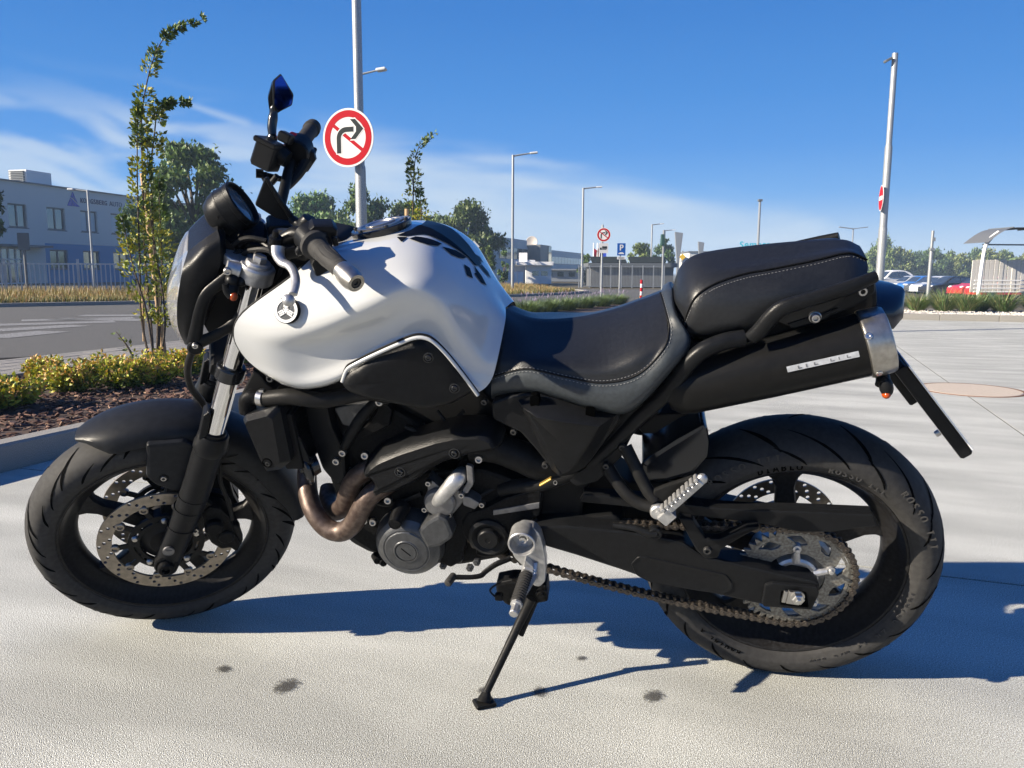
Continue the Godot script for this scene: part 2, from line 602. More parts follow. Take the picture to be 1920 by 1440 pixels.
	M.sign_black = mat(lin(0.025, 0.03, 0.032), 0.5)
	M.sign_blue = mat(lin(0.006, 0.075, 0.32), 0.5)
	M.logo_blue = mat(lin(0.004, 0.030, 0.34), 0.5)
	M.text_blue = mat(lin(0.008, 0.018, 0.075), 0.5)
	M.cyan = mat(lin(0.02, 0.42, 0.55), 0.5)
	M.yellow = mat(lin(0.75, 0.48, 0.02), 0.5)

const YU := Vector3(0.9426, 0, 0.3338)
const YV := Vector3(0.3338, 0, -0.9426)

func Y(u: float, v: float, y := 0.0) -> Vector3:
	# the yard's own grid: u across, v away from the camera
	return YU * u + YV * v + Vector3(0, y, 0)

func ybox(m: Mb, u0: float, u1: float, v0: float, v1: float, y0: float, y1: float, bev := 0.0) -> void:
	m.box(Y((u0 + u1) * 0.5, (v0 + v1) * 0.5, (y0 + y1) * 0.5), Vector3(absf(u1 - u0), y1 - y0, absf(v1 - v0)), Basis(YU, Vector3.UP, -YV), bev)

func sheet(m: Mb, pts: PackedVector3Array, y: float) -> void:
	var flat := PackedVector2Array()
	for q in pts: flat.append(Vector2(q.x, q.z))
	var ix := Geometry2D.triangulate_polygon(flat)
	for k in range(0, ix.size(), 3):
		m.tri(V(flat[ix[k]].x, y, flat[ix[k]].y), V(flat[ix[k + 1]].x, y, flat[ix[k + 1]].y), V(flat[ix[k + 2]].x, y, flat[ix[k + 2]].y))

func scatter(called: String, me: Mesh, ma: Material, parent: Node, ts: Array, cols: Array) -> MultiMeshInstance3D:
	var mm := MultiMesh.new()
	mm.transform_format = MultiMesh.TRANSFORM_3D
	mm.use_colors = true
	mm.mesh = me
	mm.instance_count = ts.size()
	for i in ts.size():
		mm.set_instance_transform(i, ts[i])
		mm.set_instance_color(i, cols[i])
	var o := MultiMeshInstance3D.new()
	o.multimesh = mm
	o.material_override = ma
	adopt(called, o, parent)
	o.set_meta("kind", "stuff")
	return o

func rdir() -> Vector3:
	var z := rng.randf_range(-1, 1)
	var a := rng.randf() * TAU
	return Vector3(sqrt(1 - z * z) * cos(a), z, sqrt(1 - z * z) * sin(a))

func rbasis(s: Vector3) -> Basis:
	return (Basis(Vector3.UP, rng.randf() * TAU) * Basis(Vector3.RIGHT, rng.randf() * TAU)).scaled_local(s)

func setting() -> void:
	# open ground to the horizon; the car park on the right lies about a metre lower
	var xs := [-1500, -600, -250, -120, -60, -30, -15, 0, 8, 12, 16, 20, 26, 34, 60, 120, 250, 600, 1500]
	var zs := [60, 20, 5, -5, -10, -15, -20, -23, -26, -30, -34, -40, -55, -80, -120, -200, -400, -900, -2000]
	var rows := []
	for z in zs:
		var r := PackedVector3Array()
		for x in xs:
			var drop := smoothstep(18.0, 30.0, float(x)) * smoothstep(-24.0, -40.0, float(z))
			r.append(V(x, -0.06 - 0.72 * drop, z))
		rows.append(r)
	var g := Mb.new()
	g.grid(rows)
	struct("ground", g, M.ground, 60)
	# concrete yard: slabs with open joints
	var yard := Node3D.new()
	yard.name = "concrete_yard"
	add_child(yard, true)
	yard.set_meta("kind", "structure")
	yard.basis = Basis(YU, Vector3.UP, -YV)
	var us := [-3.28, 1.262, 5.8, 10.34, 14.9, 22.0]
	var vs := [-7.0, -2.0, 2.54, 12.4, 17.1]
	for i in us.size() - 1:
		for j in vs.size() - 1:
			var m := Mb.new()
			m.box(V((us[i] + us[i + 1]) * 0.5, -0.1, -(vs[j] + vs[j + 1]) * 0.5), V(us[i + 1] - us[i] - 0.010, 0.2, vs[j + 1] - vs[j] - 0.010))
			part("concrete_slab", m, M.concrete, yard, 20)
	var bed := Mb.new()
	bed.box(V(9.36, -0.0665, -5.0), V(25.3, 0.128, 24.2))
	part("joint_bed", bed, M.joint, yard)
	# kerb along the planted strip, and the one across the far side
	var kl := Node3D.new()
	kl.name = "kerb"
	add_child(kl, true)
	kl.set_meta("kind", "structure")
	for i in 26:
		var m := Mb.new()
		ybox(m, -3.40, -3.282, -4.0 + i + 0.003, -3.0 + i - 0.003, -0.10, 0.125, 0.012)
		part("kerb_stone", m, M.kerb, kl, 30)
	for i in 27:
		var m := Mb.new()
		ybox(m, -3.28 + i + 0.003, -2.28 + i - 0.003, 17.105, 17.225, -0.10, 0.12, 0.012)
		part("kerb_stone", m, M.kerb, kl, 30)
	var kb := Mb.new()
	ybox(kb, -5.63, -5.55, -4.0, 22.0, -0.08, 0.11, 0.004)
	part("edging_strip", kb, M.kerb, kl, 30)
	# planted strip with bark mulch
	var so := Mb.new()
	ybox(so, -5.55, -3.40, -4.0, 22.0, -0.05, 0.075)
	struct("planting_bed", so, M.soil)
	var chip := Mb.new()
	chip.plate(PackedVector2Array([V2(-0.5, -0.2), V2(-0.2, -0.32), V2(0.45, -0.2), V2(0.5, 0.15), V2(0.1, 0.3), V2(-0.42, 0.2)]), -0.06, 0.06)
	var ts := []
	var cs := []
	for i in 9000:
		var v := rng.randf_range(0.5, 7.5) if i < 7000 else rng.randf_range(7.5, 14.0)
		var u := rng.randf_range(-5.5, -3.42)
		var l := rng.randf_range(0.018, 0.06)
		ts.append(Transform3D((Basis(Vector3.UP, rng.randf() * TAU) * Basis(Vector3.RIGHT, PI / 2 + rng.randfn(0.0, 0.35)) * Basis(Vector3.UP, rng.randfn(0.0, 0.3))).scaled_local(V(l, l * rng.randf_range(0.35, 0.8), 0.05)), Y(u, v, 0.082 + rng.randf() * 0.022)))
		var b := rng.randf_range(0.5, 1.3)
		var c := Color(0.105, 0.052, 0.036) * b
		if rng.randf() < 0.16: c = Color(0.24, 0.15, 0.10) * b
		cs.append(c)
	var mu := scatter("bark_mulch", chip.mesh(0), M.chip, self, ts, cs)
	tag(mu, "red brown bark mulch covering the planted strip", "mulch")
	# pavers behind the strip
	var walk := Node3D.new()
	walk.name = "pavement"
	add_child(walk, true)
	walk.set_meta("kind", "structure")
	var wb := Mb.new()
	ybox(wb, -6.52, -5.63, -4.0, 22.0, -0.08, 0.088)
	part("paver_bed", wb, M.kerb, walk)
	var pv := Mb.new()
	pv.box(Vector3.ZERO, V(0.194, 0.05, 0.194), Basis(), 0.004)
	var pvm := pv.mesh(20)
	for i in 4:
		for j in 70:
			var o := put("paver", pvm, M.paver, walk)
			o.transform = Transform3D(Basis(YU, Vector3.UP, -YV), Y(-6.41 + i * 0.2, 0.5 + j * 0.2, 0.0755 + rng.randfn(0, 0.0012)))
	var ke := Mb.new()
	ybox(ke, -6.62, -6.52, -4.0, 22.0, -0.08, 0.10, 0.01)
	part("kerb_edge", ke, M.kerb, walk, 30)
	# the road
	var far := [V(-60, 0, 16), V(-30, 0, -6.2), V(-20, 0, -13.8), Vector3(-12.6881, 0, -19.5055), Vector3(-10.2824, 0, -21.3803), V(-5.6, 0, -24.7), Vector3(-0.4753, 0, -28.5681), V(2.2, 0, -32.4), V(3.4, 0, -35.6), V(3.2, 0, -38.2), V(-2, 0, -41.5)]
	var road := Mb.new()
	sheet(road, PackedVector3Array([Y(-6.6, -30), Y(-6.6, 21.0), Y(-4.4, 21.3), Y(-4.0, 27.0), Y(-3.6, 34.0), V(12.5, 0, -39), V(14, 0, -43), V(3, 0, -43.5), far[9], far[8], far[7], far[6], far[5], far[4], far[3], far[2], far[1], far[0]]), -0.012)
	struct("road", road, M.asphalt)
	var seam := Mb.new()
	seam.tube(PackedVector3Array([V(Vector3(-5.2386, 0, -7.9818).x - 3, -0.014, Vector3(-5.2386, 0, -7.9818).z + 2.2), V(Vector3(-5.2386, 0, -7.9818).x, -0.014, Vector3(-5.2386, 0, -7.9818).z), V(Vector3(-4.1498, 0, -8.5572).x, -0.014, Vector3(-4.1498, 0, -8.5572).z), V(-3.2, -0.014, -9.0)]), 0.02, 6, 2)
	struct("road_seam", seam, M.joint)
	# worn hatching painted on the road
	var hatch := Node3D.new()
	hatch.name = "road_marking"
	add_child(hatch, true)
	hatch.set_meta("kind", "structure")
	for st in [[-20, 632, 100, 620], [-20, 619, 150, 609], [0, 608, 215, 602], [40, 600, 250, 595], [105, 597, 330, 600], [150, 591, 330, 590]]:
		var a := road_point(st[0], st[1])
		var b := road_point(st[2], st[3])
		var n := (b - a).cross(Vector3.UP).normalized() * 0.30
		var m := Mb.new()
		m.quad(a - n, b - n, b + n, a + n)
		part("hatch_stripe", m, M.line, hatch)
	var fk := Node3D.new()
	fk.name = "far_kerb"
	add_child(fk, true)
	fk.set_meta("kind", "structure")
	for i in far.size() - 1:
		var m := Mb.new()
		var a: Vector3 = far[i]
		var b: Vector3 = far[i + 1]
		m.bar(a + V(0, -0.035, 0), b + V(0, -0.035, 0), 0.24, 0.16, Vector3.UP, 0.01)
		part("kerb_run", m, M.kerb, fk, 30)
	# rough verge beyond
	var ver := Mb.new()
	sheet(ver, PackedVector3Array([far[0], far[1], far[2], far[3], far[4], far[5], far[6], far[7], far[8], far[9], V(-2, 0, -46), V(-12, 0, -46), V(-26, 0, -44), V(-50, 0, -26), V(-66, 0, 6)]), 0.035)
	struct("verge", ver, M.ground)
	var isl := Mb.new()
	sheet(isl, PackedVector3Array([Y(-4.35, 21.3), Y(-4.0, 27.0), Y(-3.6, 34.0), V(12.4, 0, -39), V(16, 0, -34), Y(4.0, 27.0), Y(0.5, 22.0), Y(-3.2, 21.0)]), 0.06)
	struct("sandy_verge", isl, M.sand)
	# gravel bed behind the far kerb of the yard
	var gb := Mb.new()
	ybox(gb, -3.28, 24.0, 17.225, 20.8, -0.1, 0.075)
	struct("gravel_bed", gb, M.gravel)
	var peb := Mb.new()
	peb.ball(Vector3.ZERO, V(0.5, 0.36, 0.42), 6)
	ts = []; cs = []
	for i in 7000:
		var r := rng.randf_range(0.02, 0.045)
		ts.append(Transform3D(rbasis(Vector3.ONE * r), Y(rng.randf_range(1.0, 7.5), 17.24 + absf(rng.randfn(0, 1.0)), 0.08 + rng.randf() * 0.012)))
		var b := rng.randf_range(0.38, 0.68)
		cs.append(Color(b, b * 0.93, b * 0.82))
	var pb := scatter("gravel", peb.mesh(60), M.chip, self, ts, cs)
	tag(pb, "pale gravel in the bed behind the far kerb", "gravel")
	# manhole
	var mh := thing("manhole_cover", "round pale manhole cover with a rusty rim set in the concrete", "manhole cover", Vector3(3.5594, 0, -6.0383))
	var mc := Mb.new()
	mc.lathe(V(0, -0.002, 0), Vector3.UP, PackedVector2Array([Vector2(0.355, 0), Vector2(0.35, 0.006), Vector2(0.0, 0.0065)]), 64)
	part("cover_plate", mc, M.manhole, mh, 20)
	var mr := Mb.new()
	mr.lathe(V(0, -0.002, 0), Vector3.UP, PackedVector2Array([Vector2(0.385, 0), Vector2(0.382, 0.0055), Vector2(0.360, 0.0055), Vector2(0.356, 0.002)]), 64)
	part("cover_rim", mr, M.rusty, mh, 20)
	# spots on the concrete
	for st in [[Vector3(-0.4876, 0, -1.5948), 0.034, 0.8], [Vector3(0.3032, 0, -1.5593), 0.028, 0.75], [Vector3(0.0621, 0, -1.5747), 0.022, 0.45], [Vector3(1.0426, 0, -4.4259), 0.10, 0.5], [Vector3(-0.0607, 0, -1.5803), 0.015, 0.2], [Vector3(-0.6496, 0, -1.6676), 0.02, 0.25], [Vector3(0.1643, 0, -1.7235), 0.014, 0.3]]:
		var m := Mb.new()
		var base: Vector3 = st[0]
		var ring := PackedVector3Array()
		var o := MeshInstance3D.new()
		var q := QuadMesh.new()
		q.size = Vector2(st[1] * 3.2, st[1] * 2.6)
		q.orientation = PlaneMesh.FACE_Y
		o.mesh = q
		o.material_override = M.stain
		o.position = base + V(0, 0.002, 0)
		o.rotation.y = rng.randf() * TAU
		adopt("oil_stain", o, self)
		o.set_meta("kind", "structure")

func road_point(px: float, py: float) -> Vector3:
	# bilinear over four points measured on the road
	var a := Vector3(-10.4015, 0, -15.9683)
	var b := Vector3(-6.9323, 0, -16.2145)
	var c := Vector3(-6.7508, 0, -10.3211)
	var d := Vector3(-4.4748, 0, -10.4242)
	var u := px / 330.0
	var iv := func(y: float) -> float: return 1.0 / (y - 510.0)
	var v: float = (iv.call(py) - iv.call(590.0)) / (iv.call(635.0) - iv.call(590.0))
	var q := a.lerp(b, u).lerp(c.lerp(d, u), v)
	q.y = -0.007
	return q

func pole_mesh(m: Mb, at: Vector3, parts: Array, n := 16) -> void:
	# parts: [radius, from height, to height]
	var prof := PackedVector2Array()
	for p in parts:
		prof.append(Vector2(p[0], p[1])); prof.append(Vector2(p[0], p[2]))
	prof.append(Vector2(0, parts[parts.size() - 1][2]))
	m.lathe(at, Vector3.UP, prof, n)

func lamp(label: String, base: Vector3, h: float, arm: Vector3, r: float, ground_y := 0.0) -> void:
	var t := thing("street_lamp", label, "street lamp", V(base.x, ground_y, base.z), 0.0, "street lamps along the roads")
	var p := Mb.new()
	pole_mesh(p, Vector3.ZERO, [[r, 0.0, 1.4], [r * 0.8, 1.45, h - ground_y]], 12)
	part("pole", p, M.galv, t, 40)
	var a := Mb.new()
	var top := V(0, h - ground_y, 0)
	a.tube(PackedVector3Array([top - V(0, 0.04, 0), top + arm * 0.72]), [r * 0.55, r * 0.45], 8, 1)
	part("arm", a, M.galv, t, 40)
	var hd := Mb.new()
	hd.bar(top + arm * 0.68, top + arm, 0.07, 0.20, Vector3.UP, 0.02)
	part("lamp_head", hd, M.pale, t, 30)

func disc_sign(t: Node3D, at: Vector3, n: Vector3, r: float, bend: bool, slash_over: bool) -> void:
	# no right turn: white disc, red ring, slash and a black arrow that turns right
	var z := n.normalized()
	var x := Vector3.UP.cross(z).normalized()
	var b := Transform3D(Basis(x, z.cross(x), z), at)
	var m := Mb.new()
	m.xf = b
	m.lathe(V(0, 0, -0.012), V(0, 0, 1), PackedVector2Array([Vector2(0, 0), Vector2(r, 0), Vector2(r, 0.012), Vector2(0, 0.012)]), 64)
	part("sign_plate", m, M.sign_white, t, 30)
	var q := Mb.new()
	q.xf = b
	q.lathe(V(0, 0, 0.001), V(0, 0, 1), PackedVector2Array([Vector2(r * 0.93, 0), Vector2(r * 0.93, 0.001), Vector2(r * 0.70, 0.001), Vector2(r * 0.70, 0)]), 64)
	part("red_ring", q, M.sign_red, t, 30)
	var w := r * 0.062
	var s := Mb.new()
	s.xf = b * Transform3D(Basis(V(0, 0, 1), -0.66), Vector3.ZERO)
	s.box(V(0, 0, 0.0012 if not slash_over else 0.0045), V(r * 1.42, w * 2.0, 0.001))
	part("red_slash", s, M.sign_red, t, 30)
	var k := r * 0.085
	var path := [V2(-0.36, -0.52)]
	for i in 9:
		var a := PI - PI / 2 * i / 8.0
		path.append(V2(-0.06, -0.02) + V2(cos(a), sin(a)) * 0.30)
	path.append(V2(0.20, 0.28))
	for pass_ in 2:
		var g := Mb.new()
		g.xf = b
		var e := k + (r * 0.035 if pass_ == 0 else 0.0)
		var z0 := 0.0022 if pass_ == 0 else 0.0032
		for i in path.size() - 1:
			var p0: Vector2 = path[i] * r
			var p1: Vector2 = path[i + 1] * r
			var tn := (p1 - p0).normalized()
			p0 -= tn * (e * 0.3 if i > 0 else (e - k))
			p1 += tn * e * 0.3
			var nn := V2(-tn.y, tn.x) * e
			g.quad(V(p0.x - nn.x, p0.y - nn.y, z0 + i * 0.00001), V(p1.x - nn.x, p1.y - nn.y, z0 + i * 0.00001), V(p1.x + nn.x, p1.y + nn.y, z0 + i * 0.00001), V(p0.x + nn.x, p0.y + nn.y, z0 + i * 0.00001))
		var o := (e - k) * 1.3
		var hd := PackedVector2Array([V2(0.10, 0.62), V2(0.30, 0.62), V2(0.62, 0.28), V2(0.30, -0.06), V2(0.10, -0.06), V2(0.33, 0.20), V2(0.33, 0.36)])
		for i in hd.size():
			hd[i] = hd[i] * r + (hd[i] - V2(0.3, 0.28)).normalized() * o
		g.plate(hd, z0 - 0.0005, z0 + 0.0003)
		part("arrow_outline" if pass_ == 0 else "arrow", g, M.sign_white if pass_ == 0 else M.sign_black, t, 20)

func background() -> void:
	# ---- near pole with the no-right-turn sign
	var bp := thing("sign_pole", "thick galvanised pole rising behind the fuel tank", "pole", V(-1.89, 0.07, -10.0))
	var pm := Mb.new()
	pole_mesh(pm, Vector3.ZERO, [[0.068, -0.1, 2.06], [0.066, 2.08, 2.10], [0.056, 2.13, 6.5]], 24)
	part("pole_shaft", pm, M.galv, bp, 30)
	var ns := thing("no_right_turn_sign", "large round no right turn sign fixed to the thick pole", "road sign", V(-1.99, 0.0, -9.84))
	disc_sign(ns, V(0, 2.49, 0.05), V(-0.34, 0, 1), 0.345, true, false)
	var cl := Mb.new()
	cl.box(V(0.06, 2.49, -0.02), V(0.16, 0.05, 0.12), Basis(), 0.01)
	part("clamp", cl, M.galv, ns)
	# ---- lamps
	lamp("street lamp whose head juts out right of the thick sign pole", Vector3(-3.9316, 0.7465, -20.5), 5.78, V(0.78, 0.10, 0.1), 0.05)
	lamp("tallest street lamp, standing in the dry grass right of the tank", Vector3(0.0053, 0.6832, -32.7), 5.58, V(1.0, 0.10, 0.0), 0.065)
	lamp("second street lamp, in front of the end of the long grey building", Vector3(4.2098, 0.6011, -48), 5.88, V(1.12, 0.07, 0.0), 0.08)
	lamp("third street lamp, right of the parking sign", Vector3(13.0923, 0.4616, -75), 5.38, V(1.1, 0.07, 0.0), 0.09)
	lamp("fourth and farthest street lamp, left of the tapered pylons", Vector3(17.5466, 0.3695, -92), 5.74, V(1.2, 0.05, 0.0), 0.10)
	lamp("short street lamp in front of the lettered building, arm to the left", Vector3(-15.859, 0.6408, -30), 3.87, V(-0.72, 0.02, 0.0), 0.05, 0.1)
	var dl := thing("street_lamp", "twin armed lamp far behind the pillion seat", "street lamp", V(40.5, -0.9, -95), 0.0, "street lamps along the roads")
	var dm := Mb.new()
	pole_mesh(dm, Vector3.ZERO, [[0.08, 0, 7.1]], 8)
	part("pole", dm, M.galv, dl)
	for s in [-1.0, 1.0]:
		var am := Mb.new()
		am.bar(V(0, 7.05, 0), V(1.7 * s, 7.25, 0), 0.10, 0.25, Vector3.UP)
		part("lamp_head", am, M.galv, dl)
	var tp := thing("lamp_post", "thin post with a small head above the pillion seat", "street lamp", V(18.48, 0, -60))
	var tm := Mb.new()
	pole_mesh(tm, Vector3.ZERO, [[0.09, 0, 6.2]], 8)
	part("pole", tm, M.galv, tp)
	var th := Mb.new()
	th.box(V(0, 6.27, 0), V(0.3, 0.16, 0.3), Basis(), 0.02)
	part("lamp_head", th, M.grey, tp)
	# ---- right pole with floodlight and no-entry sign
	var rp := thing("lamp_pole", "tall stepped galvanised pole right of the pillion seat", "pole", V(7.37, 0.07, -15.9))
	var rm := Mb.new()
	pole_mesh(rm, Vector3.ZERO, [[0.080, -0.1, 1.70], [0.071, 1.74, 3.27], [0.056, 3.33, 5.03]], 20)
	part("pole_shaft", rm, M.galv, rp, 30)
	var fl := Mb.new()
	fl.box(V(-0.14, 4.90, 0.02), V(0.14, 0.05, 0.12), Basis(V(0, 0, 1), 0.5), 0.01)
	fl.bar(V(-0.10, 4.92, 0), V(0, 4.98, 0), 0.03, 0.03)
	part("floodlight", fl, M.frame_grey, rp)
	var ne := thing("no_entry_sign", "no entry sign seen almost edge on, clamped to the stepped pole", "road sign", V(7.27, 2.36, -15.85))
	var z := V(-0.962, 0, -0.272)
	var x := Vector3.UP.cross(z).normalized()
	var nb := Transform3D(Basis(x, Vector3.UP, z), V(-0.03, 0, 0.05))
	var n0 := Mb.new()
	n0.xf = nb
	n0.lathe(V(0, 0, -0.01), V(0, 0, 1), PackedVector2Array([Vector2(0, 0), Vector2(0.25, 0), Vector2(0.25, 0.01), Vector2(0.235, 0.011)]), 40)
	part("sign_rim", n0, M.sign_white, ne)
	var n1 := Mb.new()
	n1.xf = nb
	n1.lathe(V(0, 0, 0.0012), V(0, 0, 1), PackedVector2Array([Vector2(0.235, 0), Vector2(0, 0.0004)]), 40)
	part("red_disc", n1, M.sign_red, ne)
	var n2 := Mb.new()
	n2.xf = nb
	n2.box(V(0, 0, 0.003), V(0.38, 0.08, 0.002))
	part("white_bar", n2, M.sign_white, ne)
	var p2 := thing("slim_post", "slim galvanised post in front of the parked cars", "pole", V(13.68, -0.1, -26))
	var p2m := Mb.new()
	pole_mesh(p2m, Vector3.ZERO, [[0.06, 0, 1.7], [0.045, 1.72, 2.38]], 12)
	p2m.box(V(0, 1.78, 0.03), V(0.14, 0.07, 0.1))
	p2m.box(V(0.02, 2.1, 0.03), V(0.10, 0.12, 0.08))
	part("post_shaft", p2m, M.galv, p2)
	# ---- small signs by the side road
	var s1 := thing("truck_turn_sign", "small no right turn sign over a white lorry plate", "road sign", V(Vector3(2.5883, 0, -22.9877).x, 0, Vector3(2.5883, 0, -22.9877).z))
	var q1 := Mb.new()
	pole_mesh(q1, Vector3.ZERO, [[0.032, 0, 2.25]], 10)
	part("post", q1, M.galv, s1)
	disc_sign(s1, V(0.03, Vector3(2.5355, 1.9653, -22.2).y, 0.06), V(-0.1, 0, 1), 0.20, false, true)
	var pl := Mb.new()
	var py := Vector3(2.5283, 1.5851, -22.2).y
	pl.box(V(0.03, py, 0.06), V(0.27, 0.28, 0.012), Basis(), 0.0)
	part("lorry_plate", pl, M.sign_white, s1)
	var lr := Mb.new()
	lr.box(V(0.06, py + 0.02, 0.0675), V(0.14, 0.07, 0.003))
	lr.box(V(-0.05, py - 0.005, 0.0675), V(0.05, 0.045, 0.003))
	lr.box(V(0.02, py - 0.035, 0.0675), V(0.19, 0.016, 0.003))
	part("lorry_mark", lr, M.sign_black, s1)
	var s2 := thing("parking_sign", "blue parking sign with a white plate under it", "road sign", V(Vector3(3.9408, 0, -29.1032).x, 0, Vector3(3.9408, 0, -29.1032).z))
	var dd: float = -s2.position.z
	var q2 := Mb.new()
	pole_mesh(q2, Vector3.ZERO, [[0.032, 0, 1.75]], 10)
	part("post", q2, M.galv, s2)
	var b2 := Mb.new()
	var y2 := Vector3(3.6266, 1.7308, -26.8).y
	b2.box(V(0.03, y2, 0.06), V(0.30, 0.44, 0.012))
	part("blue_panel", b2, M.sign_blue, s2)
	var pt := Mb.new()
	pt.text("P", 0.21, 0.004, Transform3D(Basis(), V(0.03, y2 + 0.06, 0.069)), true)
	part("letter", pt, M.sign_white, s2, 20)
	var cr := Mb.new()
	cr.box(V(0.03, y2 - 0.15, 0.068), V(0.20, 0.04, 0.003))
	cr.box(V(0.03, y2 - 0.118, 0.068), V(0.12, 0.025, 0.003))
	part("car_mark", cr, M.sign_white, s2)
	var sp := Mb.new()
	sp.box(V(0.03, y2 - 0.31, 0.06), V(0.30, 0.10, 0.012))
	part("lower_plate", sp, M.sign_white, s2)
	var sq := Mb.new()
	sq.box(V(0.03, y2 - 0.31, 0.068), V(0.20, 0.028, 0.003))
	part("plate_text_bar", sq, M.sign_black, s2)
	var bo := thing("striped_bollard", "red and white striped bollard at the verge edge", "bollard", V(Vector3(4.3802, 0, -26.8418).x, 0, Vector3(4.3802, 0, -26.8418).z))
	for i in 5:
		var bm := Mb.new()
		bm.lathe(V(0, i * 0.13, 0), Vector3.UP, PackedVector2Array([Vector2(0.045, 0), Vector2(0.045, 0.13), Vector2(0, 0.131)]), 12)
		part("band", bm, M.sign_red if i % 2 == 0 else M.sign_white, bo)
	var gsn := thing("dark_road_sign", "dark green back of a narrow sign on a tall post", "road sign", V(Vector3(7.1963, 0.6763, -38).x, 0, -38))
	var gm := Mb.new()
	pole_mesh(gm, Vector3.ZERO, [[0.05, 0, 2.9]], 8)
	part("post", gm, M.galv, gsn)
	var gp := Mb.new()
	gp.box(V(-0.06, Vector3(7.1166, 2.4392, -38).y, 0.06), V(0.14, 0.52, 0.30), Basis(), 0.01)
	part("sign_panel", gp, M.dark_green, gsn)
	diamond("white diamond sign behind the tank pad", Vector3(-1.9284, 2.1689, -40), 0.40)
	diamond("distant white diamond sign right of the grey kiosk", Vector3(11.7758, 1.1883, -70), 0.40)
	var pr := thing("priority_sign", "yellow priority sign beside the tapered pylons", "road sign", V(Vector3(13.2441, 0.5454, -62).x, 0, -62))
	var prm := Mb.new()
	pole_mesh(prm, Vector3.ZERO, [[0.05, 0, 2.6]], 8)
	part("post", prm, M.galv, pr)
	var pry := Mb.new()
	pry.box(V(0, Vector3(13.1905, 2.1116, -62).y, 0.06), V(0.36, 0.36, 0.02), Basis(V(0, 0, 1), PI / 4))
	part("yellow_panel", pry, M.yellow, pr)
	var prw := Mb.new()
	prw.box(V(0.25, Vector3(13.1961, 1.9473, -62).y - 0.1, 0.0), V(0.7, 0.5, 0.02), Basis(V(0, 0, 1), -0.4))
	part("white_panel", prw, M.sign_white, pr)
	for st in [[1270, 437, 0.36, "left tapered grey pylon rising beside the pillion seat"], [1312, 455, 0.27, "right tapered grey pylon rising beside the pillion seat"]]:
		var py0 := pylon_x(st[0])
		var py1 := thing("tapered_pylon", st[3], "pylon", V(py0, 0, -70), 0.0, "tapered advertising pylons")
		var tmm := Mb.new()
		var h: float = pylon_y(st[1])
		tmm.plate(PackedVector2Array([V2(-st[2] * 0.3, 0), V2(st[2] * 0.3, 0), V2(st[2] * 0.35, h * 0.45), V2(st[2], h), V2(-st[2], h + 0.1), V2(-st[2] * 0.35, h * 0.45)]), -0.1, 0.1, 0.02)
		part("pylon_body", tmm, M.galv, py1)
	# ---- lettering far away over the seat
	var se := thing("roof_sign", "cyan lettering on a far roof above the pillion seat", "sign", V(45.6, 5.2, -150))
	var sb := Mb.new()
	sb.text("Semecs", 1.15, 0.1, Transform3D(Basis(), V(0, 0.95, 0)), true)
	part("lettering", sb, M.cyan, se, 20)
	var sf := Mb.new()
	sf.box(V(0.5, -0.2, -0.5), V(7.0, 0.5, 0.3))
	part("sign_base", sf, M.render, se)
	var hall := thing("far_hall", "low pale hall far behind the pillion seat", "building", V(47, 0, -158))
	var hm := Mb.new()
	hm.box(V(0, 2.4, 0), V(26, 4.8, 10), Basis(), 0.05)
	part("wall", hm, M.render, hall)
	var hr := Mb.new()
	hr.box(V(0, 4.9, 0), V(26.4, 0.25, 10.4))
	part("roof", hr, M.grey, hall)
	left_building()
	far_building()
	gate_area()
	car_park()

func pylon_x(px: float) -> float:
	return lerpf(Vector3(14.1047, 0.4974, -70).x, Vector3(16.9325, 0.5081, -70).x, (px - 1260.0) / 60.0)

func pylon_y(py: float) -> float:
	return lerpf(Vector3(15.3711, 4.6702, -70).y, Vector3(15.4364, 2.8268, -70).y, (py - 430.0) / 40.0)

func diamond(label: String, at: Vector3, s: float) -> void:
	var t := thing("diamond_sign", label, "road sign", V(at.x, 0, at.z))
	var p := Mb.new()
	pole_mesh(p, Vector3.ZERO, [[0.035, 0, at.y + 0.3]], 8)
	part("post", p, M.grey, t)
	var d := Mb.new()
	d.box(V(0, at.y, 0.05), V(s, s, 0.02), Basis(V(0, 0, 1), PI / 4))
	part("diamond_plate", d, M.sign_white, t)
	var e := Mb.new()
	e.box(V(0, at.y - s * 0.98, 0.05), V(s * 0.8, s * 0.8, 0.02))
	part("lower_plate", e, M.sign_white, t)

func window_unit(parent: Node3D, b: Transform3D, w: float, h: float, split: float, glass: Material) -> void:
	var f := Mb.new()
	f.xf = b
	for s in [-1.0, 1.0]:
		f.box(V(s * (w * 0.5 - 0.04), 0, 0.0), V(0.08, h, 0.10))
		f.box(V(0, s * (h * 0.5 - 0.04), 0.0), V(w - 0.16, 0.08, 0.10))
	f.box(V(split * w, 0, 0.0), V(0.10, h - 0.16, 0.08))
	f.box(V(0, -h * 0.5 - 0.05, 0.08), V(w + 0.2, 0.06, 0.22))
	f.box(V(0, h * 0.5 + 0.03, 0.03), V(w + 0.06, 0.06, 0.14))
	part("window_frame", f, M.frame_grey, parent)
	var g := Mb.new()
	g.xf = b
	g.box(V(0, 0, -0.03), V(w - 0.1, h - 0.1, 0.03))
	part("pane", g, glass, parent)

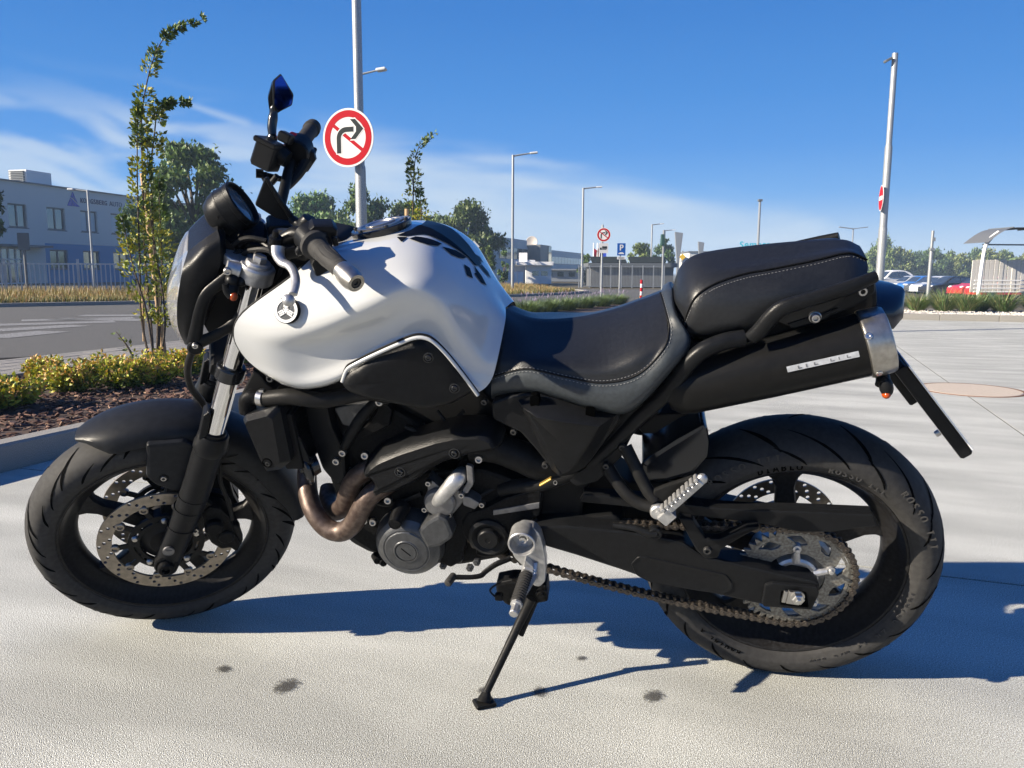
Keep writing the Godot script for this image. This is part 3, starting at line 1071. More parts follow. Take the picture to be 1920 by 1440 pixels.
func left_building() -> void:
	var t := thing("office_building", "grey two storey office with blue ground floor and company lettering", "building", V(-35.65, -0.05, -56.0))
	var d := V(0.2336, 0, -0.9723)
	var n := V(0.9723, 0, 0.2336)
	t.basis = Basis(d, Vector3.UP, n)   # x along the front, z out of it
	var H := 7.17
	var w := Mb.new()
	# front wall as piers and bands, so that the windows sit in real openings
	var up := [[0.45, 2.05], [3.86, 5.59], [7.15, 8.91], [10.44, 12.3], [13.8, 15.6], [17.2, 19.0], [20.6, 22.4], [24.0, 25.8]]
	var L := 29.0
	var S := -9.0
	var band := func(y0: float, y1: float, mm: Mb, x0: float, x1: float) -> void:
		mm.box(V((x0 + x1) * 0.5, (y0 + y1) * 0.5, -0.2), V(x1 - x0, y1 - y0, 0.4))
	band.call(5.64, H, w, S, L)
	band.call(2.96, 3.96, w, S, L)
	var last := S
	for q in up:
		band.call(3.96, 5.64, w, last, q[0])
		last = q[1]
	band.call(3.96, 5.64, w, last, L)
	band.call(-0.1, 2.96, w, S, -0.9)
	band.call(2.55, 2.96, w, -0.9, 3.45)
	band.call(-0.1, 2.55, w, 1.55, 3.45)
	w.box(V((S + L) * 0.5, H * 0.5, -8.2), V(L - S, H, 15.6))
	part("wall", w, M.render, t)
	var bw := Mb.new()
	band.call(2.50, 2.955, bw, 3.45, L)
	band.call(-0.1, 1.05, bw, 3.45, L)
	last = 3.45
	var dn := []
	for q in up.slice(1): dn.append(q)
	for q in dn:
		band.call(1.05, 2.50, bw, last, q[0])
		last = q[1]
	band.call(1.05, 2.50, bw, last, L)
	part("blue_wall", bw, M.blue_wall, t)
	var rf := Mb.new()
	rf.box(V((S + L) * 0.5, H + 0.04, -8.0), V(L - S + 0.2, 0.09, 16.3))
	part("roof_edge", rf, M.frame_grey, t)
	var i := 0
	for q in up:
		var c: float = (q[0] + q[1]) * 0.5
		window_unit(group_node("window", t), Transform3D(Basis(), V(c, 4.80, -0.17)), q[1] - q[0], 1.62, [0.02, 0.0, -0.04, 0.05][i % 4], M.pane if i % 4 < 2 else M.blind)
		i += 1
	for q in dn:
		window_unit(group_node("window", t), Transform3D(Basis(), V((q[0] + q[1]) * 0.5, 1.775, -0.17)), q[1] - q[0], 1.40, 0.0, M.pane)
	# glazed entrance with its canopy
	var en := group_node("entrance", t)
	var ef := Mb.new()
	for xx in [-0.86, -0.28, 0.34, 0.96, 1.5]:
		ef.box(V(xx, 1.2, -0.18), V(0.09, 2.5, 0.12))
	for yy in [0.02, 1.72, 2.48]:
		ef.box(V(0.32, yy, -0.18), V(2.4, 0.09, 0.10))
	part("door_frame", ef, M.pale, en)
	var eg := Mb.new()
	eg.box(V(0.32, 1.2, -0.22), V(2.4, 2.5, 0.03))
	part("door_pane", eg, M.pane, en)
	var cn := Mb.new()
	cn.box(V(0.9, 2.66, 0.5), V(4.4, 0.16, 1.2), Basis(), 0.02)
	part("canopy", cn, M.grey, en)
	# lettering and mark
	var lg := Mb.new()
	lg.xf = Transform3D(Basis(), V(6.5, 5.88, 0.012))
	lg.plate(PackedVector2Array([V2(-0.64, 0.0), V2(-0.06, 0.0), V2(-0.30, 0.56)]), 0, 0.03)
	lg.plate(PackedVector2Array([V2(0.0, 0.0), V2(0.62, 0.0), V2(-0.22, 0.62), V2(-0.28, 0.62)]), 0, 0.03)
	lg.plate(PackedVector2Array([V2(-0.24, 0.70), V2(0.0, 1.10), V2(0.06, 0.55)]), 0, 0.03)
	lg.plate(PackedVector2Array([V2(0.04, 1.04), V2(0.14, 0.48), V2(0.42, 0.28)]), 0, 0.03)
	part("company_mark", lg, M.logo_blue, t, 20)
	var tx := fitted("KONGSBERG", 7.24, 10.10, 6.22, 6.60, 0.02, true)
	part("lettering", tx, M.text_blue, t, 20)
	var t2 := fitted("AUTO", 10.36, 11.80, 6.22, 6.60, 0.02, false)
	part("lettering", t2, M.text_blue, t, 20)
	var ac := group_node("roof_unit", t)
	var am := Mb.new()
	am.box(V(4.25, H + 0.55, -1.6), V(2.3, 1.1, 1.6), Basis(), 0.03)
	part("unit_case", am, M.pale, ac)
	var ag := Mb.new()
	for k in 8: ag.box(V(3.02, H + 0.14 + k * 0.12, -1.6), V(0.16, 0.05, 1.3))
	part("unit_grille", ag, M.frame_grey, ac)
	# ---- railing in front
	var fe := thing("railing", "pale steel picket railing in front of the lettered office", "fence", V(-22.0, 0.1, -23.2))
	var e := V(-6.0, 0.1, -27.9) - fe.position
	var len := e.length()
	fe.basis = Basis(e.normalized(), Vector3.UP, e.normalized().cross(Vector3.UP))
	var hgt := 1.04
	for k in 2:
		var r := Mb.new()
		r.box(V(len * 0.5, [0.15, hgt - 0.04][k], 0), V(len, 0.05, 0.04))
		part("rail", r, M.fence, fe)
	var pk := Mb.new()
	pk.box(V(0, 0.55, 0.03), V(0.035, 0.95, 0.025))
	var pkm := pk.mesh(20)
	var cnt := int(len / 0.135)
	for k in cnt:
		var o := put("picket", pkm, M.fence, fe)
		o.position = V((k + 0.5) * len / cnt, rng.randfn(0, 0.004), 0)
		o.rotation.z = rng.randfn(0, 0.012)
	var po := Mb.new()
	po.box(V(0, 0.58, 0), V(0.07, 1.16, 0.07))
	var pom := po.mesh(20)
	for k in 9:
		put("fence_post", pom, M.fence, fe).position = V(k * len / 8.0, 0, -0.03)
	var bx := thing("back_of_sign", "grey back of a square sign on a post before the entrance", "road sign", V(Vector3(-14.7249, 0.6835, -24).x, 0.1, -24))
	var bxm := Mb.new()
	bxm.box(V(0, Vector3(-14.6037, 1.7505, -24).y - 0.1, 0), V(0.34, 0.52, 0.06), Basis(), 0.01)
	part("sign_panel", bxm, M.galv_dark, bx)
	var bxp := Mb.new()
	pole_mesh(bxp, Vector3.ZERO, [[0.04, 0, 1.4]], 10)
	part("post", bxp, M.galv_dark, bx)

func far_building() -> void:
	var t := thing("long_grey_building", "long low grey industrial building with dark window bands", "building", V(-1.97, 0, -95))
	var d := V(0.3, 0, -0.954).normalized()
	t.basis = Basis(d, Vector3.UP, V(-d.z, 0, d.x))
	var a := Mb.new()
	a.box(V(5.5, 2.56, -5), V(15.0, 5.12, 10))
	a.box(V(31.5, 2.1, -5), V(37, 4.25, 9.8))
	part("wall", a, M.render, t)
	var s := Mb.new()
	s.box(V(-7, 3.0, -4.6), V(12, 6.0, 9.0))
	s.plate(PackedVector2Array([V2(-3, 6.0), V2(1.0, 6.0), V2(-1.0, 6.9)]), -8.0, -1.0)
	part("wall", s, M.render, t)
	var k := 0
	for x in [1.2, 3.7, 6.2, 8.7, 11.2]:
		var w := Mb.new()
		w.box(V(x + 1.0, 3.25, 0.02), V(2.1, 1.35, 0.12))
		part("window", w, M.pane, t)
	for i in 15:
		var w := Mb.new()
		w.box(V(17.2 + i * 2.05, 2.75, -0.08), V(1.85, 1.0, 0.12))
		part("window", w, M.pane, t)
	var tw := Mb.new()
	tw.box(V(16.5, 2.3, 0.6), V(5.5, 4.6, 2.2))
	part("stair_block", tw, M.grey, t)
	var tg := Mb.new()
	tg.box(V(18.5, 2.7, 1.75), V(1.6, 3.6, 0.1))
	part("stair_window", tg, M.pane, t)
	var dn := group_node("dish_aerial", t)
	var dm := Mb.new()
	dm.lathe(V(19.0, 5.1, -1.0), V(-0.9, 0.12, 0.05), PackedVector2Array([Vector2(0, 0.0), Vector2(0.45, 0.05), Vector2(0.85, 0.22), Vector2(0.8, 0.24), Vector2(0.4, 0.08), Vector2(0.0, 0.04)]), 24)
	part("dish", dm, M.dish, dn)
	var ds := Mb.new()
	ds.tube(PackedVector3Array([V(19.2, 4.2, -1.2), V(19.1, 5.0, -1.1)]), 0.12, 8, 1)
	ds.bar(V(19.9, 4.2, -1.2), V(19.2, 4.9, -1.1), 0.1, 0.1)
	part("dish_mount", ds, M.galv, dn)

func gate_area() -> void:
	var g := thing("gatehouse", "small white gatehouse with a flat overhanging roof", "building", V(Vector3(1.8471, 0.5025, -62).x, 0, -62))
	var m := Mb.new()
	m.box(V(0.2, 0.72, -1.2), V(2.0, 1.44, 2.4))
	part("wall", m, M.white, g)
	var r := Mb.new()
	r.box(V(-0.1, 1.56, -1.1), V(2.9, 0.28, 3.2), Basis(), 0.02)
	part("roof", r, M.white, g)
	for x in [-0.05, 0.65]:
		var w := Mb.new()
		w.box(V(x, 0.82, 0.01), V(0.5, 0.34, 0.06))
		part("window", w, M.pane, g)
	var tw := Mb.new()
	tw.box(V(-1.0, 2.05, -1.4), V(0.65, 0.75, 0.65))
	part("roof_box", tw, M.white, g)
	var o := thing("white_canopy", "white canopy wall left of the gatehouse", "canopy", V(Vector3(0.3218, 0.4712, -66).x, 0, -66))
	var om := Mb.new()
	om.box(V(0, 0.75, 0), V(2.0, 1.5, 0.3))
	part("wall", om, M.pale, o)
	var ot := Mb.new()
	ot.box(V(0.6, 1.72, 0.2), V(1.9, 0.34, 0.8), Basis(), 0.02)
	part("roof", ot, M.white, o)
	var sh := thing("low_shed", "long low grey shed right of the gatehouse", "building", V(Vector3(5.077, 0.3994, -80).x, 0, -80))
	var sm := Mb.new()
	sm.box(V(0.3, 0.55, 0), V(4.8, 1.1, 6))
	sm.box(V(0.3, 1.16, 0.2), V(5.2, 0.14, 6.6))
	part("wall", sm, M.galv, sh)
	for i in 4:
		var w := Mb.new()
		w.box(V(-1.5 + i * 1.1, 0.7, 3.04), V(0.6, 0.4, 0.08))
		part("window", w, M.pane, sh)
	var k := thing("grey_kiosk", "dark grey flat roofed kiosk with two roof panels", "building", V(Vector3(7.5499, 0.6008, -50).x, 0, -50))
	var km := Mb.new()
	km.box(V(0, 0.62, -1.5), V(5.2, 1.24, 3.0))
	part("wall", km, M.grey, k)
	var kr := Mb.new()
	kr.box(V(0, 1.36, -1.4), V(5.6, 0.26, 3.4))
	part("roof", kr, M.frame_grey, k)
	for x in [-1.35, 1.1]:
		var p := Mb.new()
		p.plate(PackedVector2Array([V2(-1.1, 0), V2(1.15, 0), V2(1.0, 0.42), V2(-1.2, 0.42)]), -0.04, 0.04)
		p.p = Transform3D(Basis(Vector3.RIGHT, -0.5), V(x, 1.52, -1.0)) * p.p
		part("roof_panel", p, M.sign_black, k)
	var fn := thing("wire_fence", "grey wire fence and gate in front of the kiosk", "fence", V(Vector3(3.8485, 0.6125, -46).x, 0, -46))
	for i in 9:
		var p := Mb.new()
		p.box(V(i * 0.62, 0.65, 0), V(0.05, 1.3, 0.05))
		part("fence_post", p, M.galv, fn)
	for y in [0.1, 1.22]:
		var p := Mb.new()
		p.box(V(2.5, y, 0), V(5.0, 0.03, 0.03))
		part("rail", p, M.galv, fn)
	for i in 60:
		var p := Mb.new()
		p.box(V(0.04 + i * 0.0827, 0.65, 0.02), V(0.009, 1.1, 0.009))
		part("fence_wire", p, M.galv, fn)
	var wl := thing("white_panel_wall", "low white panel wall beside the distant trees", "wall", V(Vector3(10.7257, 0.4975, -68).x, 0, -68))
	for i in 6:
		var p := Mb.new()
		p.box(V(i * 0.42, 0.62, 0), V(0.38, 1.0, 0.1), Basis(), 0.01)
		part("wall_panel", p, M.white, wl)
	var w2 := thing("white_panel_wall", "long white panel wall behind the dry grass, left of the gatehouse", "wall", V(Vector3(-2.178, 0.513, -58).x, 0, -58))
	for i in 7:
		var p := Mb.new()
		p.box(V(i * 0.46, 0.42, 0), V(0.42, 1.0, 0.1), Basis(), 0.01)
		part("wall_panel", p, M.white, w2)
	var fi := 0
	for st in [[Vector3(6.1107, 0.5314, -60), M.sign_red, "left flag, red and white, on a white pole"], [Vector3(6.3935, 0.5324, -60), M.sign_red, "middle flag, red with blue, on a white pole"], [Vector3(6.5551, 0.533, -60), M.logo_blue, "right flag, dark blue, on a white pole"]]:
		var at: Vector3 = st[0]
		var t := thing("flag", st[2], "flag", V(at.x, 0, -60), 0.0, "flags by the gate")
		var p := Mb.new()
		pole_mesh(p, Vector3.ZERO, [[0.04, 0, 3.1]], 8)
		part("flag_pole", p, M.white, t)
		for half in 2:
			var rows := []
			for i in 7:
				var f := i / 6.0
				var line := PackedVector3Array()
				for j in 4:
					var h := (j / 3.0 + half) * 0.24
					line.append(V(0.04 + h, 2.7 - f * 1.5 - h * 0.8, 0.05 * sin(f * 5.0 + h * 9.0 + fi)))
				rows.append(line)
			var c := Mb.new()
			c.grid(rows)
			part("flag_cloth", c, st[1] if half == 0 else (M.sign_white if fi == 0 else M.logo_blue), t, 60)
		fi += 1

func fitted(s: String, x0: float, x1: float, y0: float, y1: float, z: float, bold: bool) -> Mb:
	var m := Mb.new()
	m.text(s, 1.0, 0.03, Transform3D(), bold)
	var lo := Vector3.INF
	var hi := -Vector3.INF
	for q in m.p:
		lo = lo.min(q); hi = hi.max(q)
	for i in m.p.size():
		var q := m.p[i]
		m.p[i] = V(lerpf(x0, x1, (q.x - lo.x) / (hi.x - lo.x)), lerpf(y0, y1, (q.y - lo.y) / (hi.y - lo.y)), z + q.z)
	return m

func car(label: String, paint: Material, at: Vector3, turn: float, first: Node3D) -> Node3D:
	if first:
		var o := dup(first, "parked_car", at, turn, label)
		(o.get_node("car_body") as MeshInstance3D).material_override = paint
		return o
	var t := thing("parked_car", label, "car", at, turn, "cars parked in the far car park")
	var side := PackedVector2Array([V2(-2.08, 0.30), V2(-2.10, 0.55), V2(-2.0, 0.72), V2(-1.55, 0.84), V2(-1.05, 0.92), V2(-0.35, 1.38), V2(0.1, 1.47), V2(0.9, 1.45), V2(1.5, 1.30), V2(1.95, 0.98), V2(2.05, 0.80), V2(2.06, 0.40), V2(1.95, 0.26), V2(-1.9, 0.22)])
	var rows := []
	for st in [[-0.86, 0.86], [-0.80, 0.98], [-0.55, 1.0], [0.55, 1.0], [0.80, 0.98], [0.86, 0.86]]:
		var ring := PackedVector3Array()
		for q in refine2(side, 3):
			var narrow := 1.0 - 0.24 * smoothstep(0.85, 1.45, q.y)
			ring.append(V(q.x * lerpf(1.0, st[1], 0.35), 0.3 + (q.y - 0.3) * lerpf(1.0, st[1], 0.5), st[0] * narrow))
		rows.append(ring)
	var b := Mb.new()
	b.grid(rows, true)
	b.fan(rows[0]); b.fan(rows[5])
	part("car_body", b, paint, t, 50)
	for s in [-1.0, 1.0]:
		for w in [[V2(-0.80, 0.96), V2(-0.28, 1.33), V2(0.30, 1.38), V2(0.30, 0.96)], [V2(0.36, 0.96), V2(0.36, 1.38), V2(0.95, 1.36), V2(1.55, 1.08), V2(1.4, 0.96)]]:
			var ring := PackedVector3Array()
			for q in w: ring.append(V(q.x, q.y, s * 0.865 * (1.0 - 0.24 * smoothstep(0.85, 1.45, q.y)) + s * 0.004))
			var g := Mb.new()
			g.fan(ring)
			part("side_window", g, M.pane, t)
		for xx in [-1.35, 1.28]:
			var wh := group_node("wheel", t, Transform3D(Basis(), V(xx, 0.31, s * 0.80)))
			var ty := Mb.new()
			ty.lathe(Vector3.ZERO, V(0, 0, s), PackedVector2Array([Vector2(0.2, -0.1), Vector2(0.31, -0.09), Vector2(0.31, 0.08), Vector2(0.21, 0.09)]), 20)
			part("tyre", ty, M.rubber, wh)
			var ri := Mb.new()
			ri.lathe(V(0, 0, s * 0.075), V(0, 0, s), PackedVector2Array([Vector2(0.21, 0.01), Vector2(0.06, 0.0), Vector2(0.0, 0.01)]), 10)
			part("rim", ri, M.alu_dull, wh)
		var hl := Mb.new()
		hl.ball(V(-1.93, 0.70, s * 0.62), V(0.16, 0.09, 0.18), 10)
		part("headlight", hl, M.pale, t)
	var ws := Mb.new()
	ws.quad(V(-1.0, 0.955, -0.72), V(-1.0, 0.955, 0.72), V(-0.40, 1.375, 0.55), V(-0.40, 1.375, -0.55))
	part("windscreen", ws, M.pane, t)
	return t

func refine2(p: PackedVector2Array, s: int) -> PackedVector2Array:
	return smooth2(p, s)

func car_park() -> void:
	var gy := -0.76
	var list := [
		["white van parked at the left end of the row, behind the stepped pole", lin(0.7, 0.7, 0.7), 1655, 76.0],
		["silver car in the far row, second from the stepped pole", lin(0.35, 0.37, 0.40), 1692, 73.0],
		["bright blue car in the far row", lin(0.03, 0.14, 0.42), 1712, 70.5],
		["dark grey car in the middle of the far row", lin(0.06, 0.065, 0.07), 1733, 68.0],
		["pale silver car left of the black hatchback", lin(0.48, 0.49, 0.50), 1746, 64.5],
		["black hatchback in the far row, left of the red car", lin(0.012, 0.013, 0.016), 1765, 61.5],
		["red car in the far row, beside the shelter", lin(0.50, 0.012, 0.02), 1822, 58.5],
		["second red car half hidden by the shelter post", lin(0.48, 0.012, 0.015), 1858, 55.5]]
	var first: Node3D = null
	for c in list:
		var m := mat(c[1], 0.25)
		m.clearcoat_enabled = true
		m.clearcoat = 0.8
		var x: float = (c[2] - 960.0) / 1457.0 * c[3]
		var o := car(c[0], m, V(x, gy, -c[3]), 0.12, first)
		if first == null:
			first = o
	first.scale = V(1.05, 1.35, 1.0)
	# shelter
	var t := thing("trolley_shelter", "white framed shelter with curved grey roof and plank back", "shelter", V(16.5, 0.0, -28.0))
	t.rotation.y = 0.05
	for k in 2:
		var z := 0.0
		var p := Mb.new()
		var x := 5.0 * k
		p.tube(PackedVector3Array([V(x, 0, z), V(x + 0.08, 1.6, z), V(x + 0.22, 2.05, z), V(x + 0.55, 2.36, z)]), [0.06, 0.06, 0.075, 0.05], 8, 3)
		part("frame_post", p, M.white, t)
	var rows := []
	for i in 9:
		var f := i / 8.0
		var line := PackedVector3Array()
		for j in 2: line.append(V(0.0 + f * 1.0, 1.98 + 0.52 * sin(f * PI / 2), 0.3 - j * 1.4))
		rows.append(line)
	rows.append(PackedVector3Array([V(6.0, 2.52, 0.3), V(6.0, 2.52, -1.1)]))
	var r := Mb.new()
	r.grid(rows)
	part("roof", r, M.grey, t, 60)
	for i in 10:
		var b := Mb.new()
		b.box(V(0.9 + i * 0.55, 2.49, -0.4), V(0.04, 0.06, 1.35))
		part("roof_rib", b, M.frame_grey, t)
	var bl := Mb.new()
	bl.bar(V(0.15, 1.92, -0.2), V(6.0, 1.92, -0.2), 0.05, 0.05)
	part("tie_rail", bl, M.frame_grey, t)
	var pk := Mb.new()
	pk.box(V(0, 0.82, 0), V(0.155, 1.16, 0.03), Basis(), 0.006)
	var pkm := pk.mesh(20)
	for i in 26:
		var o := put("plank", pkm, M.plank, t)
		o.position = V(0.34 + i * 0.17, rng.randfn(0.0, 0.012), -0.9 + rng.randfn(0, 0.006))
		o.rotation.z = rng.randfn(0, 0.008)
	for y in [0.25, 0.38, 0.52, 0.66]:
		var b := Mb.new()
		b.tube(PackedVector3Array([V(0.15, y, -0.5), V(6, y, -0.5)]), 0.022, 6, 1)
		part("guard_rail", b, M.white, t)

func leaf_mesh(w: float, fold: float) -> ArrayMesh:
	# a pointed leaf of unit length, folded along its rib
	var m := Mb.new()
	var a := V(0, 0, 0)
	var t := V(0, 1, -0.08)
	var c := V(0, 0.5, 0.05)
	for s in [-1.0, 1.0]:
		var e := V(s * w, 0.42, fold)
		m.tri(a, e, c); m.tri(e, t, c)
	return m.mesh(0)

func shade(c: Color, spread: float) -> Color:
	var b := 1.0 + rng.randfn(0.0, spread)
	return Color(clampf(c.r * b * (1.0 + rng.randfn(0.0, 0.08)), 0.005, 1), clampf(c.g * b, 0.005, 1), clampf(c.b * b, 0.003, 1))

func tree(called: String, label: String, at: Vector3, h: float, cw: float, low: float, c: Color, n: int, size: float, seed_: int, lobes := 26) -> Node3D:
	rng.seed = seed_
	var t := thing(called, label, "tree", at, 0.0, "trees in the background")
	var tr := Mb.new()
	tr.tube(PackedVector3Array([V(0, -0.2, 0), V(rng.randfn(0, 0.05), h * 0.25, 0), V(rng.randfn(0, 0.15), h * 0.6, rng.randfn(0, 0.1))]), [0.03 * h, 0.022 * h, 0.010 * h], 8, 3)
	var ts := []
	var cs := []
	var cen := []
	for i in lobes:
		var f := rng.randf()
		var y := lerpf(low, h * 0.96, f)
		var prof := sin(PI * clampf(0.12 + 0.80 * f, 0, 1)) * (1.0 - 0.25 * f)
		var a := rng.randf() * TAU
		var r := cw * prof * sqrt(rng.randf_range(0.15, 1.0))
		var q := V(cos(a) * r, y, sin(a) * r)
		cen.append(q)
		if i % 2 == 0:
			tr.tube(PackedVector3Array([V(0, y * 0.55, 0), q.lerp(V(0, y, 0), 0.4) - V(0, 0.2, 0), q]), [0.012 * h, 0.007 * h, 0.003 * h], 5, 2)
	for i in int(n * 1.35):
		var q: Vector3 = cen[rng.randi() % lobes]
		var k := cw * 0.26
		var d := rdir()
		var rad := pow(rng.randf(), 0.45)
		var p := q + d * V(k, k * 0.8, k) * rad
		if rng.randf() < 0.12: p += rdir() * k * 0.7
		var s := size * 0.85 * rng.randf_range(0.7, 1.4)
		ts.append(Transform3D(rbasis(Vector3.ONE * s), p))
		cs.append(shade(c * 2.0, 0.28))
	part("trunk", tr, M.bark, t, 60)
	scatter("crown", leaf_mesh(0.32, 0.1), M.leaf, t, ts, cs)
	return t

func shrub(label: String, at: Vector3, r: float, h: float, seed_: int) -> void:
	rng.seed = seed_
	var t := thing("spirea_shrub", label, "shrub", at, 0.0, "shrubs in the planted strip")
	var st := Mb.new()
	var ts := []
	var cs := []
	for i in 34:
		var a := rng.randf() * TAU
		var tip := V(cos(a) * r * rng.randf_range(0.2, 1.0), h * rng.randf_range(0.5, 1.05), sin(a) * r * rng.randf_range(0.2, 1.0))
		var mid := V(tip.x * 0.55, tip.y * 0.55, tip.z * 0.55)
		st.tube(PackedVector3Array([V(tip.x * 0.1, 0, tip.z * 0.1), mid, tip]), [0.004, 0.003, 0.0015], 5, 2)
		for k in 90:
			var f := pow(rng.randf(), 0.65)
			var p := V(tip.x * 0.1, 0, tip.z * 0.1).lerp(mid, minf(1.0, f * 2.0)).lerp(tip, maxf(0.0, f * 2.0 - 1.0)) + rdir() * 0.035
			if p.y < 0.02: p.y = 0.02 + rng.randf() * 0.05
			var up := (rdir() + V(cos(a) * 0.8, 0.7, sin(a) * 0.8)).normalized()
			var xx := up.cross(rdir()).normalized()
			var s := rng.randf_range(0.022, 0.040)
			ts.append(Transform3D(Basis(xx, up, xx.cross(up)).scaled_local(Vector3.ONE * s), p))
			var g := Color(0.15, 0.21, 0.022)
			if f > 0.62: g = Color(0.42, 0.42, 0.045)
			if f > 0.86 and rng.randf() < 0.45: g = Color(0.52, 0.30, 0.09)
			elif rng.randf() < 0.2: g = Color(0.075, 0.13, 0.016)
			cs.append(shade(g, 0.22))
	part("stems", st, M.bark, t, 60)
	scatter("foliage", leaf_mesh(0.27, 0.12), M.leaf, t, ts, cs)

func young_tree(label: String, at: Vector3, shoots: Array, leafy: Array, stakes: Array, seed_: int, k: float) -> void:
	# shoots: lists of points; leafy: [from, to] share of each shoot that carries leaves, with a spread
	rng.seed = seed_
	var t := thing("young_tree", label, "tree", at, 0.0, "staked young trees in the planted strip")
	var ts := []
	var cs := []
	for i in shoots.size():
		var pts: PackedVector3Array = shoots[i]
		var rel := PackedVector3Array()
		for q in pts: rel.append(q - at)
		var fine := refine(rel, 8)
		var st := Mb.new()
		var rr := []
		for j in fine.size(): rr.append(lerpf(0.011, 0.0022, float(j) / fine.size()) * k)
		st.tube(fine, rr, 6, 1)
		part("stem", st, M.bark, t, 60)
		var lf: Array = leafy[i]
		for j in int(lf[3] * 1.7):
			var f := rng.randf_range(lf[0], lf[1])
			if sin(f * 41.0 + i * 2.3) + 0.6 * sin(f * 97.0 + i) > 0.75: continue
			var x := f * (fine.size() - 1)
			var a := int(x)
			var p := fine[a].lerp(fine[mini(a + 1, fine.size() - 1)], x - a)
			var along := (fine[mini(a + 1, fine.size() - 1)] - fine[maxi(a - 1, 0)]).normalized()
			var sp: float = lf[2] * (1.0 - 0.8 * smoothstep(0.55, 0.9, f))
			var off := rdir()
			off = (off - along * off.dot(along)).normalized()
			p += off * sp * sqrt(rng.randf()) 
			var up := (off + along * rng.randf_range(0.3, 1.2) + rdir() * 0.5).normalized()
			var xx := up.cross(rdir()).normalized()
			var s := rng.randf_range(0.020, 0.056) * k
			ts.append(Transform3D(Basis(xx, up, xx.cross(up)).scaled_local(Vector3.ONE * s), p))
			var g := Color(0.17, 0.21, 0.024)
			if rng.randf() < 0.42: g = Color(0.33, 0.31, 0.03)
			elif rng.randf() < 0.35: g = Color(0.08, 0.12, 0.018)
			if f > 0.72: g = Color(0.075, 0.12, 0.022)
			cs.append(shade(g, 0.25))
	scatter("foliage", leaf_mesh(0.26, 0.12), M.leaf, t, ts, cs)
	for s in stakes:
		var m := Mb.new()
		m.tube(PackedVector3Array([s[0] - at, s[1] - at]), s[2], 10, 1)
		part("stake", m, M.stake, t, 40)

func tuft(label: String, called: String, cat: String, at: Vector3, r: float, h: float, n: int, cols: Array, group: String, seed_: int, spikes := 0) -> void:
	rng.seed = seed_
	var t := thing(called, label, cat, at, 0.0, group)
	var blade := Mb.new()
	blade.grid([PackedVector3Array([V(-0.5, 0, 0), V(0.5, 0, 0)]), PackedVector3Array([V(-0.42, 0.5, 0.06), V(0.42, 0.5, 0.06)]), PackedVector3Array([V(-0.02, 1, 0.3), V(0.02, 1, 0.3)])])
	var ts := []
	var cs := []
	for i in n:
		var a := rng.randf() * TAU
		var rr := r * sqrt(rng.randf())
		var lean := 0.25 + 0.75 * rr / r
		var l := h * rng.randf_range(0.6, 1.1)
		var b := Basis(Vector3.UP, -a + PI / 2 + rng.randfn(0, 0.4)) * Basis(Vector3.RIGHT, lean * rng.randf_range(0.3, 1.0))
		ts.append(Transform3D(b.scaled_local(V(rng.randf_range(0.008, 0.016), l, l)), V(cos(a) * rr * 0.5, 0, sin(a) * rr * 0.5)))
		cs.append(shade(cols[rng.randi() % cols.size()], 0.22))
	scatter("blades", blade.mesh(0), M.leaf, t, ts, cs)
	if spikes > 0:
		var sp := Mb.new()
		sp.ball(V(0, 0.5, 0), V(0.5, 0.5, 0.5), 6)
		ts = []; cs = []
		for i in spikes:
			var a := rng.randf() * TAU
			var rr := r * sqrt(rng.randf())
			ts.append(Transform3D((Basis(Vector3.UP, -a + PI / 2) * Basis(Vector3.RIGHT, 0.5 * rr / r)).scaled_local(V(0.016, 0.07, 0.016)), V(cos(a) * rr, h * rng.randf_range(0.75, 1.15), sin(a) * rr)))
			cs.append(shade(Color(0.19, 0.16, 0.22), 0.25))
		scatter("flower_spikes", sp.mesh(60), M.chip, t, ts, cs)

